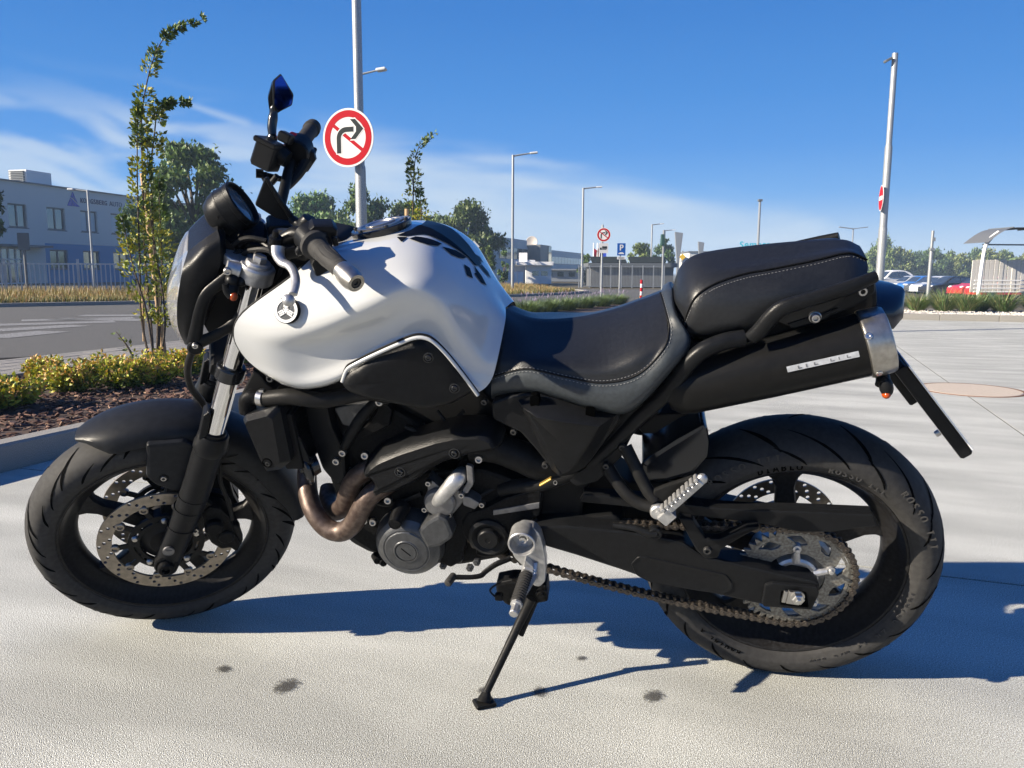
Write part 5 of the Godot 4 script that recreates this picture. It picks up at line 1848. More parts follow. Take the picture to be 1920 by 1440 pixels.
func rear_wheel() -> void:
	var c := V(0, 0.312, 0)
	var w := group_node("rear_wheel", bike, Transform3D(Basis(), c))
	var prof := tyre(w, 0.312, 0.082, [[0.0, 0.44, 0.86, 0.42], [0.5, 0.40, 0.66, 0.22], [0.78, 0.60, 0.98, 0.22]], 10, 1.0)
	rim(w, 0.0655, 0.43, 0.062, 0.024, 0.075)
	arc_text(w, "DIABLO", 0.2475, 0.0796, PI / 2 + 0.20, 0.0135, 0.0150, 0.10, M.groove)
	arc_text(w, "ROSSO III", 0.2475, 0.0796, PI / 2 - 0.42, 0.0125, 0.0140, 0.10, M.letter)
	arc_text(w, "ROSSO III", 0.272, 0.0815, PI / 2 + 0.46, 0.0150, 0.0175, -0.12, M.letter)
	arc_text(w, "ROSSO III", 0.272, 0.0815, 0.55, 0.0150, 0.0175, -0.12, M.letter)
	arc_text(w, "160/60 ZR 17", 0.2475, 0.0796, -0.52, 0.0150, 0.0160, 0.10, M.letter)
	arc_text(w, "M/C 69W", 0.2475, 0.0796, -1.15, 0.0110, 0.0125, 0.10, M.letter)
	arc_text(w, "RADIAL X", 0.2475, 0.0796, -2.15, 0.0120, 0.0140, 0.10, M.groove)
	# drive side: carrier, sprocket
	var h := Mb.new()
	h.lathe(V(0, 0, 0.05), Vector3.BACK, PackedVector2Array([Vector2(0.085, -0.03), Vector2(0.085, 0.012), Vector2(0.078, 0.02), Vector2(0.05, 0.024), Vector2(0.047, 0.052), Vector2(0.042, 0.056), Vector2(0.036, 0.056), Vector2(0.034, 0.045), Vector2(0.0, 0.045)]), 40)
	part("sprocket_hub", h, M.alu, w, 30)
	for i in 5:
		var a := TAU * i / 5.0 + 0.35
		var g := Mb.new()
		g.tube(PackedVector3Array([V(cos(a) * 0.04, sin(a) * 0.04, 0.100), V(cos(a) * 0.066, sin(a) * 0.066, 0.104)]), [0.010, 0.0065], 10, 1)
		g.lathe(V(cos(a) * 0.072, sin(a) * 0.072, 0.098), Vector3.BACK, PackedVector2Array([Vector2(0.010, -0.004), Vector2(0.0085, 0.008), Vector2(0.0045, 0.009), Vector2(0.0045, 0.016), Vector2(0, 0.017)]), 12)
		part("sprocket_nut", g, M.alu, w, 30)
	var sp := Mb.new()
	var z0 := 0.0955
	var z1 := 0.1015
	for i in 10:
		# slanted lightening holes: eight-cornered cells around a slanted slot
		var a0 := TAU * i / 10.0
		for zz in [z0, z1]:
			var outer := []
			var inner := []
			for q in [[0.0, 0.060], [0.5, 0.060], [1.0, 0.060], [1.0, 0.085], [1.0, 0.1085], [0.5, 0.1085], [0.0, 0.1085], [0.0, 0.085]]:
				var a: float = a0 + TAU / 10.0 * q[0]
				outer.append(V(cos(a) * q[1], sin(a) * q[1], zz))
			for q in [[0.16, 0.083], [0.34, 0.079], [0.58, 0.081], [0.70, 0.089], [0.90, 0.1005], [0.72, 0.1025], [0.46, 0.1020], [0.27, 0.092]]:
				var a: float = a0 + TAU / 10.0 * q[0]
				inner.append(V(cos(a) * q[1], sin(a) * q[1], zz))
			for j in 8:
				var k := (j + 1) % 8
				sp.quad(outer[j], outer[k], inner[k], inner[j])
				if zz == z0: sp.quad(inner[j], inner[k], inner[k] + V(0, 0, z1 - z0), inner[j] + V(0, 0, z1 - z0))
	sp.lathe(Vector3.ZERO, Vector3.BACK, PackedVector2Array([Vector2(0.060, z0), Vector2(0.060, z1)]), 40)
	var teeth := PackedVector2Array()
	for i in 47:
		for q in [[0.0, 0.1085], [0.22, 0.1145], [0.42, 0.1215], [0.58, 0.1215], [0.78, 0.1145]]:
			var a: float = TAU * (i + q[0]) / 47.0
			teeth.append(Vector2(cos(a), sin(a)) * q[1])
	for zz in [z0, z1]:
		for i in teeth.size():
			var k := (i + 1) % teeth.size()
			var b0 := teeth[i].normalized() * 0.1084
			var b1 := teeth[k].normalized() * 0.1084
			sp.quad(V(b0.x, b0.y, zz), V(b1.x, b1.y, zz), V(teeth[k].x, teeth[k].y, zz), V(teeth[i].x, teeth[i].y, zz))
	for i in teeth.size():
		var k := (i + 1) % teeth.size()
		sp.quad(V(teeth[i].x, teeth[i].y, z0), V(teeth[k].x, teeth[k].y, z0), V(teeth[k].x, teeth[k].y, z1), V(teeth[i].x, teeth[i].y, z1))
	part("sprocket", sp, M.sprocket, w, 25)
	var d := Mb.new()
	drilled_ring(d, 0.088, 0.1225, -0.0875, -0.0825, 60, 3, 0.0045, func(i: int, k: int): return i % 3 == k)
	d.lathe(V(0, 0, -0.085), Vector3.BACK, PackedVector2Array([Vector2(0.05, -0.003), Vector2(0.066, -0.003), Vector2(0.066, 0.003), Vector2(0.05, 0.003)]), 40)
	for i in 5:
		var a := TAU * i / 5.0
		d.bar(V(cos(a) * 0.06, sin(a) * 0.06, -0.085), V(cos(a) * 0.092, sin(a) * 0.092, -0.085), 0.014, 0.005, V(0, 0, 1).cross(V(cos(a), sin(a), 0)))
	part("brake_disc", d, M.disc, w, 30)

func fork() -> void:
	for s in [1.0, -1.0]:
		var leg := group_node("fork_leg", bike, FT)
		var z: float = 0.105 * s
		var m := Mb.new()
		m.lathe(V(0.034, 0.33, z), V(0, 1, 0), PackedVector2Array([Vector2(0.0205, 0.0), Vector2(0.0205, 0.43)]), 32)
		part("fork_tube", m, M.chrome, leg)
		var l := Mb.new()
		l.tube(PackedVector3Array([V(0.005, -0.032, z + 0.006 * s), V(0.008, 0.02, z + 0.006 * s), V(0.017, 0.09, z), V(0.026, 0.18, z), V(0.031, 0.30, z), V(0.033, 0.335, z)]), [0.026, 0.029, 0.030, 0.0315, 0.032, 0.032], 24, 5)
		part("fork_slider", l, M.plastic, leg, 35)
		for y in [0.095, 0.15, 0.185]:
			var b := Mb.new()
			b.tube(PackedVector3Array([V(0.017 + (y - 0.09) * 0.085, y - 0.003, z), V(0.017 + (y - 0.09) * 0.085, y + 0.003, z)]), [0.0318 + (y - 0.09) * 0.012, 0.0318 + (y - 0.09) * 0.012], 24, 1)
			part("slider_rib", b, M.plastic, leg, 35)
		var d := Mb.new()
		d.lathe(V(0.034, 0.318, z), V(0, 1, 0), PackedVector2Array([Vector2(0.034, 0), Vector2(0.0365, 0.008), Vector2(0.0365, 0.020), Vector2(0.034, 0.026), Vector2(0.033, 0.040), Vector2(0.030, 0.046), Vector2(0.026, 0.047), Vector2(0.0245, 0.053), Vector2(0.0205, 0.055)]), 32)
		part("dust_seal", d, M.black, leg, 30)
		var g := Mb.new()
		g.plate(PackedVector2Array([V2(0.012, 0.34), V2(0.004, 0.36), V2(0.002, 0.42), V2(0.008, 0.428), V2(0.016, 0.424), V2(0.020, 0.36)]), z - 0.018, z + 0.02, 0.003, 0.003)
		part("tube_guard", g, M.black, leg, 30)
		var y := Mb.new()
		y.lathe(V(0.034, 0.508, z), V(0, 1, 0), PackedVector2Array([Vector2(0.021, 0), Vector2(0.028, 0.001), Vector2(0.030, 0.004), Vector2(0.030, 0.028), Vector2(0.028, 0.031), Vector2(0.021, 0.032)]), 32)
		part("clamp_band", y, M.gloss, leg, 30)
		var a := Mb.new()
		a.lathe(V(0.002, -0.004, z + 0.026 * s), V(0, 0, s), PackedVector2Array([Vector2(0.026, -0.02), Vector2(0.026, 0.004), Vector2(0.023, 0.007), Vector2(0.018, 0.007), Vector2(0.0175, 0.018), Vector2(0.015, 0.021), Vector2(0.009, 0.021), Vector2(0.008, 0.012), Vector2(0, 0.012)]), 28)
		part("axle_end", a, M.engine_dark, leg, 30)
		if s > 0:
			var e := Mb.new()
			e.lathe(V(-0.001, 0.045, z + 0.034), V(0, 0, 1), PackedVector2Array([Vector2(0.0125, -0.004), Vector2(0.0125, 0.0015), Vector2(0.011, 0.002), Vector2(0.011, 0.0012), Vector2(0, 0.0012)]), 24)
			e.xf = Transform3D(Basis(), V(-0.001, 0.045, z + 0.0355))
			e.plate(PackedVector2Array([V2(0, -0.006), V2(0.004, 0.001), V2(0.007, 0.006), V2(0.002, 0.003), V2(0, 0.005), V2(-0.002, 0.003), V2(-0.007, 0.006), V2(-0.004, 0.001)]), 0, 0.0012)
			part("fork_emblem", e, M.alu_dull, leg, 30)
	# yokes
	var yoke := Mb.new()
	yoke.box(V(0.02, 0.522, 0), V(0.05, 0.028, 0.21), Basis(), 0.004)
	part("lower_yoke", yoke, M.dark, bike).transform = FT
	var top := Mb.new()
	for s in [1.0, -1.0]:
		top.lathe(V(0.034, 0.738, 0.105 * s), V(0, 1, 0), PackedVector2Array([Vector2(0.0, 0), Vector2(0.031, 0.0), Vector2(0.034, 0.004), Vector2(0.034, 0.030), Vector2(0.031, 0.034), Vector2(0.027, 0.035), Vector2(0.0, 0.035)]), 36)
		top.tube(PackedVector3Array([V(0.002, 0.754, 0.112 * s), V(-0.022, 0.756, 0.112 * s)]), [0.017, 0.014], 16, 1)
	var poly := rounded(PackedVector2Array([V2(0.034, 0.12), V2(-0.02, 0.10), V2(-0.045, 0.05), V2(-0.045, -0.05), V2(-0.02, -0.10), V2(0.034, -0.12), V2(0.05, -0.06), V2(0.05, 0.06)]), 0.02)
	top.xf = Transform3D(Basis(V(1, 0, 0), V(0, 0, 1), V(0, 1, 0)), Vector3.ZERO)
	top.plate(poly, 0.748, 0.770, 0.004, 0.004)
	part("top_yoke", top, M.alu, bike, 30).transform = FT
	for s in [1.0, -1.0]:
		var c := Mb.new()
		c.lathe(V(0.034, 0.772, 0.105 * s), V(0, 1, 0), PackedVector2Array([Vector2(0.0245, 0), Vector2(0.0245, 0.005), Vector2(0.022, 0.008), Vector2(0.014, 0.008)]), 28)
		c.lathe(V(0.034, 0.780, 0.105 * s), V(0, 1, 0), PackedVector2Array([Vector2(0.014, 0), Vector2(0.014, 0.010), Vector2(0.012, 0.012), Vector2(0, 0.012)]), 6)
		part("fork_cap", c, M.alu, bike, 25).transform = FT
		var pb := Mb.new()
		pb.bolt(V(-0.020, 0.756, 0.112 * s + 0.016 * s), V(0, 0, s), 0.0075)
		part("pinch_bolt", pb, M.bolt, bike, 30).transform = FT
	# mudguard
	var guard := group_node("front_mudguard", bike, FT)
	var rows := []
	var tip := Vector3(-0.2436, 0.2586, 0.03)
	var a0 := atan2(tip.y, tip.x)
	var a1 := a0 - 1.95
	for i in 31:
		var f := i / 30.0
		var a := lerpf(a0, a1, f)
		var nose := smoothstep(0.0, 0.13, f)
		var wd := lerpf(0.022, 0.074, pow(nose, 0.6))
		var drop := lerpf(0.004, 0.046, nose) * (1.0 + 0.25 * smoothstep(0.35, 0.5, f) - 0.4 * smoothstep(0.8, 1.0, f))
		var rr := 0.331 + 0.014 * sin(PI * clampf(f * 1.25, 0, 1)) 
		var ring := PackedVector3Array()
		for q in [[-1.0, 1.0], [-0.98, 0.72], [-0.90, 0.42], [-0.72, 0.20], [-0.42, 0.06], [0.0, 0.0], [0.42, 0.06], [0.72, 0.20], [0.90, 0.42], [0.98, 0.72], [1.0, 1.0]]:
			var r: float = rr - drop * q[1]
			ring.append(V(cos(a) * r, sin(a) * r, wd * q[0]))
		rows.append(ring)
	var g := Mb.new()
	g.grid(rows)
	var inner := []
	for r in rows:
		var line := PackedVector3Array()
		for v in r: line.append(V(v.x * 0.992, v.y * 0.992, v.z * 0.975))
		inner.append(line)
	g.grid(inner)
	for k in [0, 10]:
		var l := []
		for i in rows.size(): l.append(PackedVector3Array([rows[i][k], inner[i][k]]))
		g.grid(l)
	g.grid([rows[0], inner[0]])
	g.grid([rows[30], inner[30]])
	part("mudguard_shell", g, M.matt, guard, 45)
	for s in [1.0, -1.0]:
		var t := Mb.new()
		var out := rounded(PackedVector2Array([Vector2(-0.0909, 0.2975), Vector2(-0.0771, 0.2089), Vector2(-0.0565, 0.1887), Vector2(-0.0146, 0.1755), Vector2(0.009, 0.1817), Vector2(0.013, 0.3051), Vector2(-0.0188, 0.3178)]), 0.008)
		if s > 0: t.plate(out, 0.060, 0.086, 0.008)
		else: t.plate(out, -0.086, -0.060, 0.0, 0.008)
		part("mudguard_stay", t, M.matt, guard, 40)
		var b := Mb.new()
		var q := Vector3(-0.0415, 0.2111, 0.086)
		b.lathe(V(q.x, q.y, 0.0865 * s), V(0, 0, s), PackedVector2Array([Vector2(0.011, -0.004), Vector2(0.011, 0.0006), Vector2(0.0095, 0.0012), Vector2(0.0085, -0.002), Vector2(0.0, -0.002)]), 20)
		part("stay_recess", b, M.dark, guard, 30)
		var c := Mb.new()
		c.bolt(V(q.x, q.y, 0.084 * s), V(0, 0, s), 0.0068, 0.005)
		part("stay_bolt", c, M.bolt, guard, 30)
	# brake calipers behind the legs
	for s in [1.0, -1.0]:
		var cal := group_node("brake_caliper", bike, FT)
		var m := Mb.new()
		var body := rounded(PackedVector2Array([Vector2(0.0531, 0.1294), Vector2(0.0645, 0.1553), Vector2(0.0919, 0.1538), Vector2(0.1175, 0.1286), Vector2(0.1375, 0.0798), Vector2(0.1594, 0.0472), Vector2(0.1564, 0.0204), Vector2(0.1375, 0.0328), Vector2(0.118, 0.0256), Vector2(0.0899, 0.0439), Vector2(0.0722, 0.0729)]), 0.006)
		m.plate(body, 0.066, 0.105, 0.008)
		m.plate(body, 0.030, 0.052, 0.0, 0.004)
		var c0 := Vector3(0.0866, 0.1025, 0.105)
		m.lathe(V(c0.x, c0.y, 0.09), V(0, 0, 1), PackedVector2Array([Vector2(0.021, 0), Vector2(0.021, 0.026), Vector2(0.017, 0.031), Vector2(0, 0.031)]), 28)
		var c1 := Vector3(0.1191, 0.0723, 0.1)
		m.lathe(V(c1.x, c1.y, 0.088), V(0, 0, 1), PackedVector2Array([Vector2(0.019, 0), Vector2(0.019, 0.022), Vector2(0.015, 0.026), Vector2(0, 0.026)]), 28)
		if s < 0:
			for i in m.p.size(): m.p[i].z = -m.p[i].z
		part("caliper_body", m, M.engine_dark, cal, 35)
		var k := Mb.new()
		k.plate(rounded(PackedVector2Array([Vector2(0.0386, 0.1338), Vector2(0.0469, 0.1751), Vector2(0.074, 0.1542), Vector2(0.0762, 0.1134), Vector2(0.0629, 0.0667), Vector2(0.0423, 0.0764)]), 0.006), 0.085, 0.098, 0.003)
		if s < 0:
			for i in k.p.size(): k.p[i].z = -k.p[i].z
		part("caliper_bracket", k, M.black, cal, 35)
		if s > 0:
			for q in [Vector3(0.0492, 0.1631, 0.106), Vector3(0.0486, 0.0811, 0.106)]:
				var b := Mb.new()
				b.bolt(V(q.x, q.y, 0.100), V(0, 0, 1), 0.0085, 0.007)
				part("caliper_bolt", b, M.bolt, cal, 30)
			var hz := Mb.new()
			hz.tube(PackedVector3Array([Vector3(0.1239, 0.1186, 0.1), Vector3(0.1048, 0.1654, 0.09), Vector3(0.0784, 0.2141, 0.085), Vector3(0.0668, 0.26, 0.08), Vector3(0.055, 0.2737, 0.08)]), 0.0048, 8, 5)
			part("brake_pipe", hz, M.hose, cal)
			var w := Mb.new()
			w.tube(PackedVector3Array([Vector3(0.0536, 0.2806, 0.085), Vector3(0.077, 0.2832, 0.08), Vector3(0.1005, 0.288, 0.07), Vector3(0.1047, 0.3024, 0.06), Vector3(0.1159, 0.3118, 0.05)]), 0.0018, 6, 5)
			part("sensor_wire", w, M.hose, cal)
			var bl := Mb.new()
			bl.plate(rounded(PackedVector2Array([Vector2(0.123, 0.1008), Vector2(0.1438, 0.0945), Vector2(0.1626, 0.0531), Vector2(0.1615, 0.0354), Vector2(0.151, 0.038)]), 0.004), 0.075, 0.095, 0.003, 0.003)
			part("caliper_lug", bl, M.black, cal)
	var hose := Mb.new()
	hose.tube(PackedVector3Array([Vector3(-0.0419, 0.541, 0.07), Vector3(-0.0427, 0.4884, 0.06), Vector3(-0.0272, 0.4371, 0.05), Vector3(0.0018, 0.3977, 0.04), Vector3(0.0243, 0.3612, 0.03)]), 0.0075, 10, 6)
	part("brake_hose", hose, M.hose, bike).transform = FT

func V2(x: float, y: float) -> Vector2:
	return Vector2(x, y)

func cockpit() -> void:
	# headlight
	var hl := group_node("headlight", bike, FT)
	var side := [
		PackedVector3Array([Vector3(-0.0465, 0.8025, 0.055), Vector3(-0.0684, 0.7764, 0.058), Vector3(-0.0891, 0.7422, 0.05), Vector3(-0.0891, 0.735, 0.03), Vector3(-0.0884, 0.7223, 0)]),
		PackedVector3Array([Vector3(-0.0396, 0.7909, 0.085), Vector3(-0.0688, 0.7596, 0.09), Vector3(-0.093, 0.72, 0.08), Vector3(-0.1003, 0.708, 0.05), Vector3(-0.1017, 0.6855, 0)]),
		PackedVector3Array([Vector3(-0.0317, 0.7466, 0.095), Vector3(-0.0653, 0.7164, 0.1), Vector3(-0.0926, 0.6813, 0.088), Vector3(-0.1043, 0.6645, 0.05), Vector3(-0.109, 0.6411, 0)]),
		PackedVector3Array([Vector3(-0.0332, 0.6758, 0.095), Vector3(-0.0627, 0.6556, 0.095), Vector3(-0.0887, 0.6363, 0.082), Vector3(-0.0985, 0.6184, 0.045), Vector3(-0.1036, 0.5976, 0)]),
		PackedVector3Array([Vector3(-0.0414, 0.6044, 0.08), Vector3(-0.0614, 0.5936, 0.08), Vector3(-0.0775, 0.5812, 0.065), Vector3(-0.0841, 0.5679, 0.036), Vector3(-0.0864, 0.5504, 0)]),
		PackedVector3Array([Vector3(-0.0426, 0.5377, 0.05), Vector3(-0.0495, 0.5362, 0.05), Vector3(-0.0561, 0.5313, 0.04), Vector3(-0.0594, 0.5248, 0.024), Vector3(-0.061, 0.5125, 0)])]
	var shell := []
	var lens := []
	for r in side:
		var a := PackedVector3Array([r[0], r[1], r[2]])
		shell.append(a)
		lens.append(PackedVector3Array([r[2], r[3], r[4], V(r[3].x, r[3].y, -r[3].z), V(r[2].x, r[2].y, -r[2].z)]))
	var m := Mb.new()
	var sh := catmull(shell, 5, 5)
	m.grid(sh); m.grid(mirror(sh))
	# roof and floor between the two sides
	for k in [0, sh.size() - 1]:
		var line: PackedVector3Array = sh[k]
		var other := PackedVector3Array()
		for v in line: other.append(V(v.x, v.y, -v.z))
		m.grid([line, other])
	var rear := []
	for r in sh:
		rear.append(PackedVector3Array([r[0], V(r[0].x + 0.01, r[0].y, r[0].z * 0.85), V(r[0].x + 0.01, r[0].y, -r[0].z * 0.85), V(r[0].x, r[0].y, -r[0].z)]))
	m.grid(rear)
	part("headlight_shell", m, M.plastic, hl, 50)
	var g := Mb.new()
	var ln := catmull(lens, 5, 5)
	g.grid(ln)
	part("headlight_lens", g, M.glass, hl, 60)
	var rf := Mb.new()
	var bowl := []
	for r in ln:
		var line := PackedVector3Array()
		for j in r.size():
			var f := absf(j / float(r.size() - 1) * 2.0 - 1.0)
			line.append(V(lerpf(r[0].x + 0.03, r[0].x + 0.004, f * f), r[j].y, r[j].z * 0.97))
		bowl.append(line)
	rf.grid(bowl)
	part("reflector", rf, M.steel, hl, 40)
	var bulb := Mb.new()
	bulb.lathe(Vector3(-0.0715, 0.6405, 0), V(-1, 0.1, 0), PackedVector2Array([Vector2(0.03, 0), Vector2(0.026, 0.012), Vector2(0.022, 0.014), Vector2(0, 0.018)]), 24)
	part("bulb_shield", bulb, M.bolt, hl, 40)
	for s in [1.0, -1.0]:
		var br := Mb.new()
		var z := 0.112
		br.tube(PackedVector3Array([Vector3(-0.0087, 0.7471, 0.112), Vector3(-0.0264, 0.7195, 0.112), Vector3(-0.0442, 0.6918, 0.112), Vector3(-0.0492, 0.6574, 0.112), Vector3(-0.0483, 0.6214, 0.112), Vector3(-0.0462, 0.5785, 0.112)]), [0.011, 0.012, 0.011, 0.011, 0.012, 0.015], 10, 4, true, 0.7)
		br.tube(PackedVector3Array([Vector3(-0.046, 0.5773, 0.112), Vector3(-0.0219, 0.5976, 0.112), Vector3(0.0017, 0.6203, 0.112), Vector3(0.0205, 0.6469, 0.112), Vector3(0.0303, 0.6859, 0.112)]), [0.015, 0.012, 0.011, 0.011, 0.012], 10, 4, true, 0.7)
		br.plate(rounded(PackedVector2Array([Vector2(-0.0151, 0.7593), Vector2(-0.0029, 0.7658), Vector2(0.0155, 0.7533), Vector2(0.0394, 0.7359), Vector2(0.0504, 0.71), Vector2(0.0396, 0.6808), Vector2(0.0317, 0.6519), Vector2(0.0196, 0.6797), Vector2(0.0158, 0.7064), Vector2(-0.0022, 0.7162), Vector2(-0.0175, 0.7334)]), 0.006), z - 0.008, z + 0.008, 0.004, 0.004)
		br.lathe(Vector3(-0.0436, 0.5753, 0.112), V(0, 0, 1), PackedVector2Array([Vector2(0.015, -0.012), Vector2(0.015, 0.010), Vector2(0.012, 0.013), Vector2(0, 0.013)]), 20)
		if s < 0:
			for i in br.p.size(): br.p[i].z = -br.p[i].z
		part("headlight_bracket", br, M.plastic, hl, 40)
		if s > 0:
			for q in [Vector3(-0.006, 0.7563, 0.122), Vector3(-0.045, 0.5836, 0.126)]:
				var b := Mb.new()
				b.bolt(q, V(0, 0, 1), 0.006, 0.004)
				part("bracket_bolt", b, M.bolt, hl, 30)
	var well := Mb.new()
	well.plate(rounded(PackedVector2Array([Vector2(-0.0328, 0.7926), Vector2(-0.0037, 0.7718), Vector2(0.0161, 0.6935), Vector2(0.0234, 0.6203), Vector2(-0.0182, 0.5789), Vector2(-0.0379, 0.6062), Vector2(-0.0258, 0.6588), Vector2(-0.028, 0.7303)]), 0.006), -0.06, 0.06)
	part("headlight_mount", well, M.dark, hl)
	# turn signal tucked inside the bracket
	for s in [1.0, -1.0]:
		var ts := group_node("front_turn_signal", bike, FT)
		var b := Mb.new()
		b.ball(Vector3(-0.0071, 0.738, 0.125) * V(1, 1, s), V(0.014, 0.014, 0.016), 14)
		b.ball(Vector3(0.0092, 0.7398, 0.125) * V(1, 1, s), V(0.010, 0.010, 0.012), 12)
		b.tube(PackedVector3Array([Vector3(-0.0043, 0.7341, 0.125) * V(1, 1, s), Vector3(-0.0058, 0.7215, 0.135) * V(1, 1, s), Vector3(-0.002, 0.7123, 0.14) * V(1, 1, s)]), [0.012, 0.014, 0.010], 12, 3)
		part("signal_stalk", b, M.black, ts)
		var sh2 := Mb.new()
		sh2.tube(PackedVector3Array([Vector3(-0.0204, 0.7355, 0.14) * V(1, 1, s), Vector3(-0.0138, 0.7222, 0.14) * V(1, 1, s), Vector3(-0.0045, 0.7144, 0.145) * V(1, 1, s)]), [0.005, 0.008, 0.008], 10, 4)
		part("signal_housing", sh2, M.plastic, ts)
		var o := Mb.new()
		o.ball(Vector3(-0.0011, 0.7163, 0.147) * V(1, 1, s), V(0.008, 0.009, 0.008), 12)
		part("signal_lens", o, M.orange, ts)
	# instrument pod
	var pod := group_node("instrument_pod", bike, FT)
	var ax := V(0.60, 0.79, 0.12).normalized()
	var oc := Vector3(-0.0104, 0.8436, 0) - ax * 0.066
	var p := Mb.new()
	p.lathe(oc, ax, PackedVector2Array([Vector2(0, -0.006), Vector2(0.022, -0.004), Vector2(0.038, 0.006), Vector2(0.0455, 0.022), Vector2(0.0475, 0.036), Vector2(0.0480, 0.0365), Vector2(0.0480, 0.0395), Vector2(0.0475, 0.040), Vector2(0.0470, 0.060), Vector2(0.0480, 0.061), Vector2(0.0480, 0.070), Vector2(0.0455, 0.073), Vector2(0.0430, 0.071), Vector2(0.0420, 0.062)]), 48)
	part("pod_case", p, M.plastic, pod, 35)
	var lensm := Mb.new()
	lensm.lathe(oc + ax * 0.062, ax, PackedVector2Array([Vector2(0.0425, 0), Vector2(0.03, 0.003), Vector2(0, 0.004)]), 40)
	part("pod_lens", lensm, M.glass, pod, 60)
	var dial := Mb.new()
	dial.lathe(oc + ax * 0.056, ax, PackedVector2Array([Vector2(0.0425, 0), Vector2(0, 0)]), 40)
	part("dial_face", dial, M.dark, pod)
	var ho := Mb.new()
	ho.lathe(Vector3(-0.0503, 0.822, 0.043), V(-0.45, 0.1, 0.9), PackedVector2Array([Vector2(0.003, 0), Vector2(0.003, 0.003), Vector2(0, 0.003)]), 10)
	part("pod_screw", ho, M.dark, pod)
	var pm := Mb.new()
	pm.box(Vector3(0.022, 0.7805, 0), V(0.06, 0.05, 0.09), Basis(), 0.01)
	pm.tube(PackedVector3Array([Vector3(-0.0131, 0.7947, 0.04), Vector3(0.0156, 0.7805, 0.03), Vector3(0.0453, 0.766, 0.02)]), 0.014, 10, 3)
	part("pod_mount", pm, M.dark, pod, 35)
	# handlebar, bent in one tube from end to end
	var bar := group_node("handlebar", bike, FT)
	var hb := Mb.new()
	hb.tube(PackedVector3Array([Vector3(0.1437, 0.8956, 0.355), Vector3(0.112, 0.8928, 0.27), Vector3(0.09, 0.8825, 0.19), Vector3(0.0775, 0.8463, 0.1), Vector3(0.0616, 0.8219, 0.05), Vector3(0.0623, 0.8022, 0), Vector3(0.0686, 0.7891, -0.05), Vector3(0.0766, 0.7987, -0.09), Vector3(0.0847, 0.8388, -0.15), Vector3(0.095, 0.8847, -0.22), Vector3(0.1181, 0.9155, -0.3), Vector3(0.1408, 0.932, -0.36)]), 0.0115, 16, 6)
	part("bar_tube", hb, M.black, bar)
	var cl := Mb.new()
	for z in [0.03, -0.03]:
		cl.box(Vector3(0.0665, 0.7889, 0) + V(0, 0, z), V(0.036, 0.055, 0.026), Basis(), 0.008)
	part("bar_clamp", cl, M.alu, bar, 30)
	# left grip and its end weight
	var e0 := Vector3(0.0972, 0.8923, 0.235)
	var e1 := Vector3(0.1353, 0.8946, 0.325)
	var e2 := Vector3(0.1471, 0.896, 0.362)
	var gd := (e1 - e0).normalized()
	var gp := Mb.new()
	var gl := e0.distance_to(e1)
	var pr := PackedVector2Array([Vector2(0.0, -0.004), Vector2(0.0265, -0.004), Vector2(0.0265, 0.004), Vector2(0.020, 0.008)])
	for i in 30:
		var t := i / 29.0
		var rib := 0.0007 if (i % 2 == 0 and (t < 0.22 or t > 0.84)) else 0.0
		pr.append(Vector2(lerpf(0.0182, 0.0162, t) + rib, 0.010 + (gl - 0.012) * t))
	gp.lathe(e0, gd, pr, 24)
	part("left_grip", gp, M.rubber, bar, 30)
	var gk := Mb.new()
	for i in 10:
		var an := TAU * i / 10.0
		var gx := gd.cross(V(0, 1, 0)).normalized()
		var gy := gd.cross(gx)
		var o := gx * cos(an) + gy * sin(an)
		var o2 := gx * cos(an + 0.22) + gy * sin(an + 0.22)
		gk.tube(PackedVector3Array([e0 + gd * gl * 0.30 + o * 0.0174, e0 + gd * gl * 0.52 + o2 * 0.0172, e0 + gd * gl * 0.78 + o * 0.0164]), [0.0004, 0.0011, 0.0004], 5, 3)
	part("grip_pattern", gk, M.rubber, bar, 40)
	var we := Mb.new()
	we.lathe(e1, gd, PackedVector2Array([Vector2(0.0, -0.002), Vector2(0.0175, -0.002), Vector2(0.0180, 0.004), Vector2(0.0190, 0.018), Vector2(0.0190, 0.030), Vector2(0.0155, 0.044), Vector2(0.0095, 0.044), Vector2(0.0085, 0.038), Vector2(0.0, 0.038)]), 40)
	part("bar_end_weight", we, M.brushed, bar, 22)
	var hx := Mb.new()
	hx.lathe(e1 + gd * 0.0385, gd, PackedVector2Array([Vector2(0.0085, 0), Vector2(0.0075, 0.004), Vector2(0.0048, 0.004), Vector2(0.004, 0.001), Vector2(0.0, 0.001)]), 12)
	part("end_bolt", hx, M.bolt_dark, bar, 25)
	# left switch box
	var sw := Mb.new()
	var sc := Vector3(0.0978, 0.8906, 0.215)
	sw.lathe(sc - gd * 0.026, gd, PackedVector2Array([Vector2(0.0, 0), Vector2(0.024, 0.0), Vector2(0.028, 0.005), Vector2(0.029, 0.035), Vector2(0.0275, 0.046), Vector2(0.021, 0.050), Vector2(0.0, 0.050)]), 20)
	sw.box(sc + V(0.010, 0.024, -0.006), V(0.05, 0.028, 0.042), Basis(V(0, 0, 1), 0.25), 0.008)
	sw.box(Vector3(0.1287, 0.8467, 0.21), V(0.040, 0.048, 0.030), Basis(V(0, 0, 1), 0.6), 0.008)
	part("left_switch_box", sw, M.black, bar, 35)
	var bt := Mb.new()
	bt.box(Vector3(0.1292, 0.9082, 0.235), V(0.010, 0.016, 0.012), Basis(V(0, 0, 1), 0.5), 0.002)
	part("switch_button", bt, M.plastic, bar, 35)
	var bt2 := Mb.new()
	bt2.ball(Vector3(0.0753, 0.8749, 0.235), V(0.008, 0.010, 0.008), 12)
	part("switch_button", bt2, M.plastic, bar, 35)
	var perch := Mb.new()
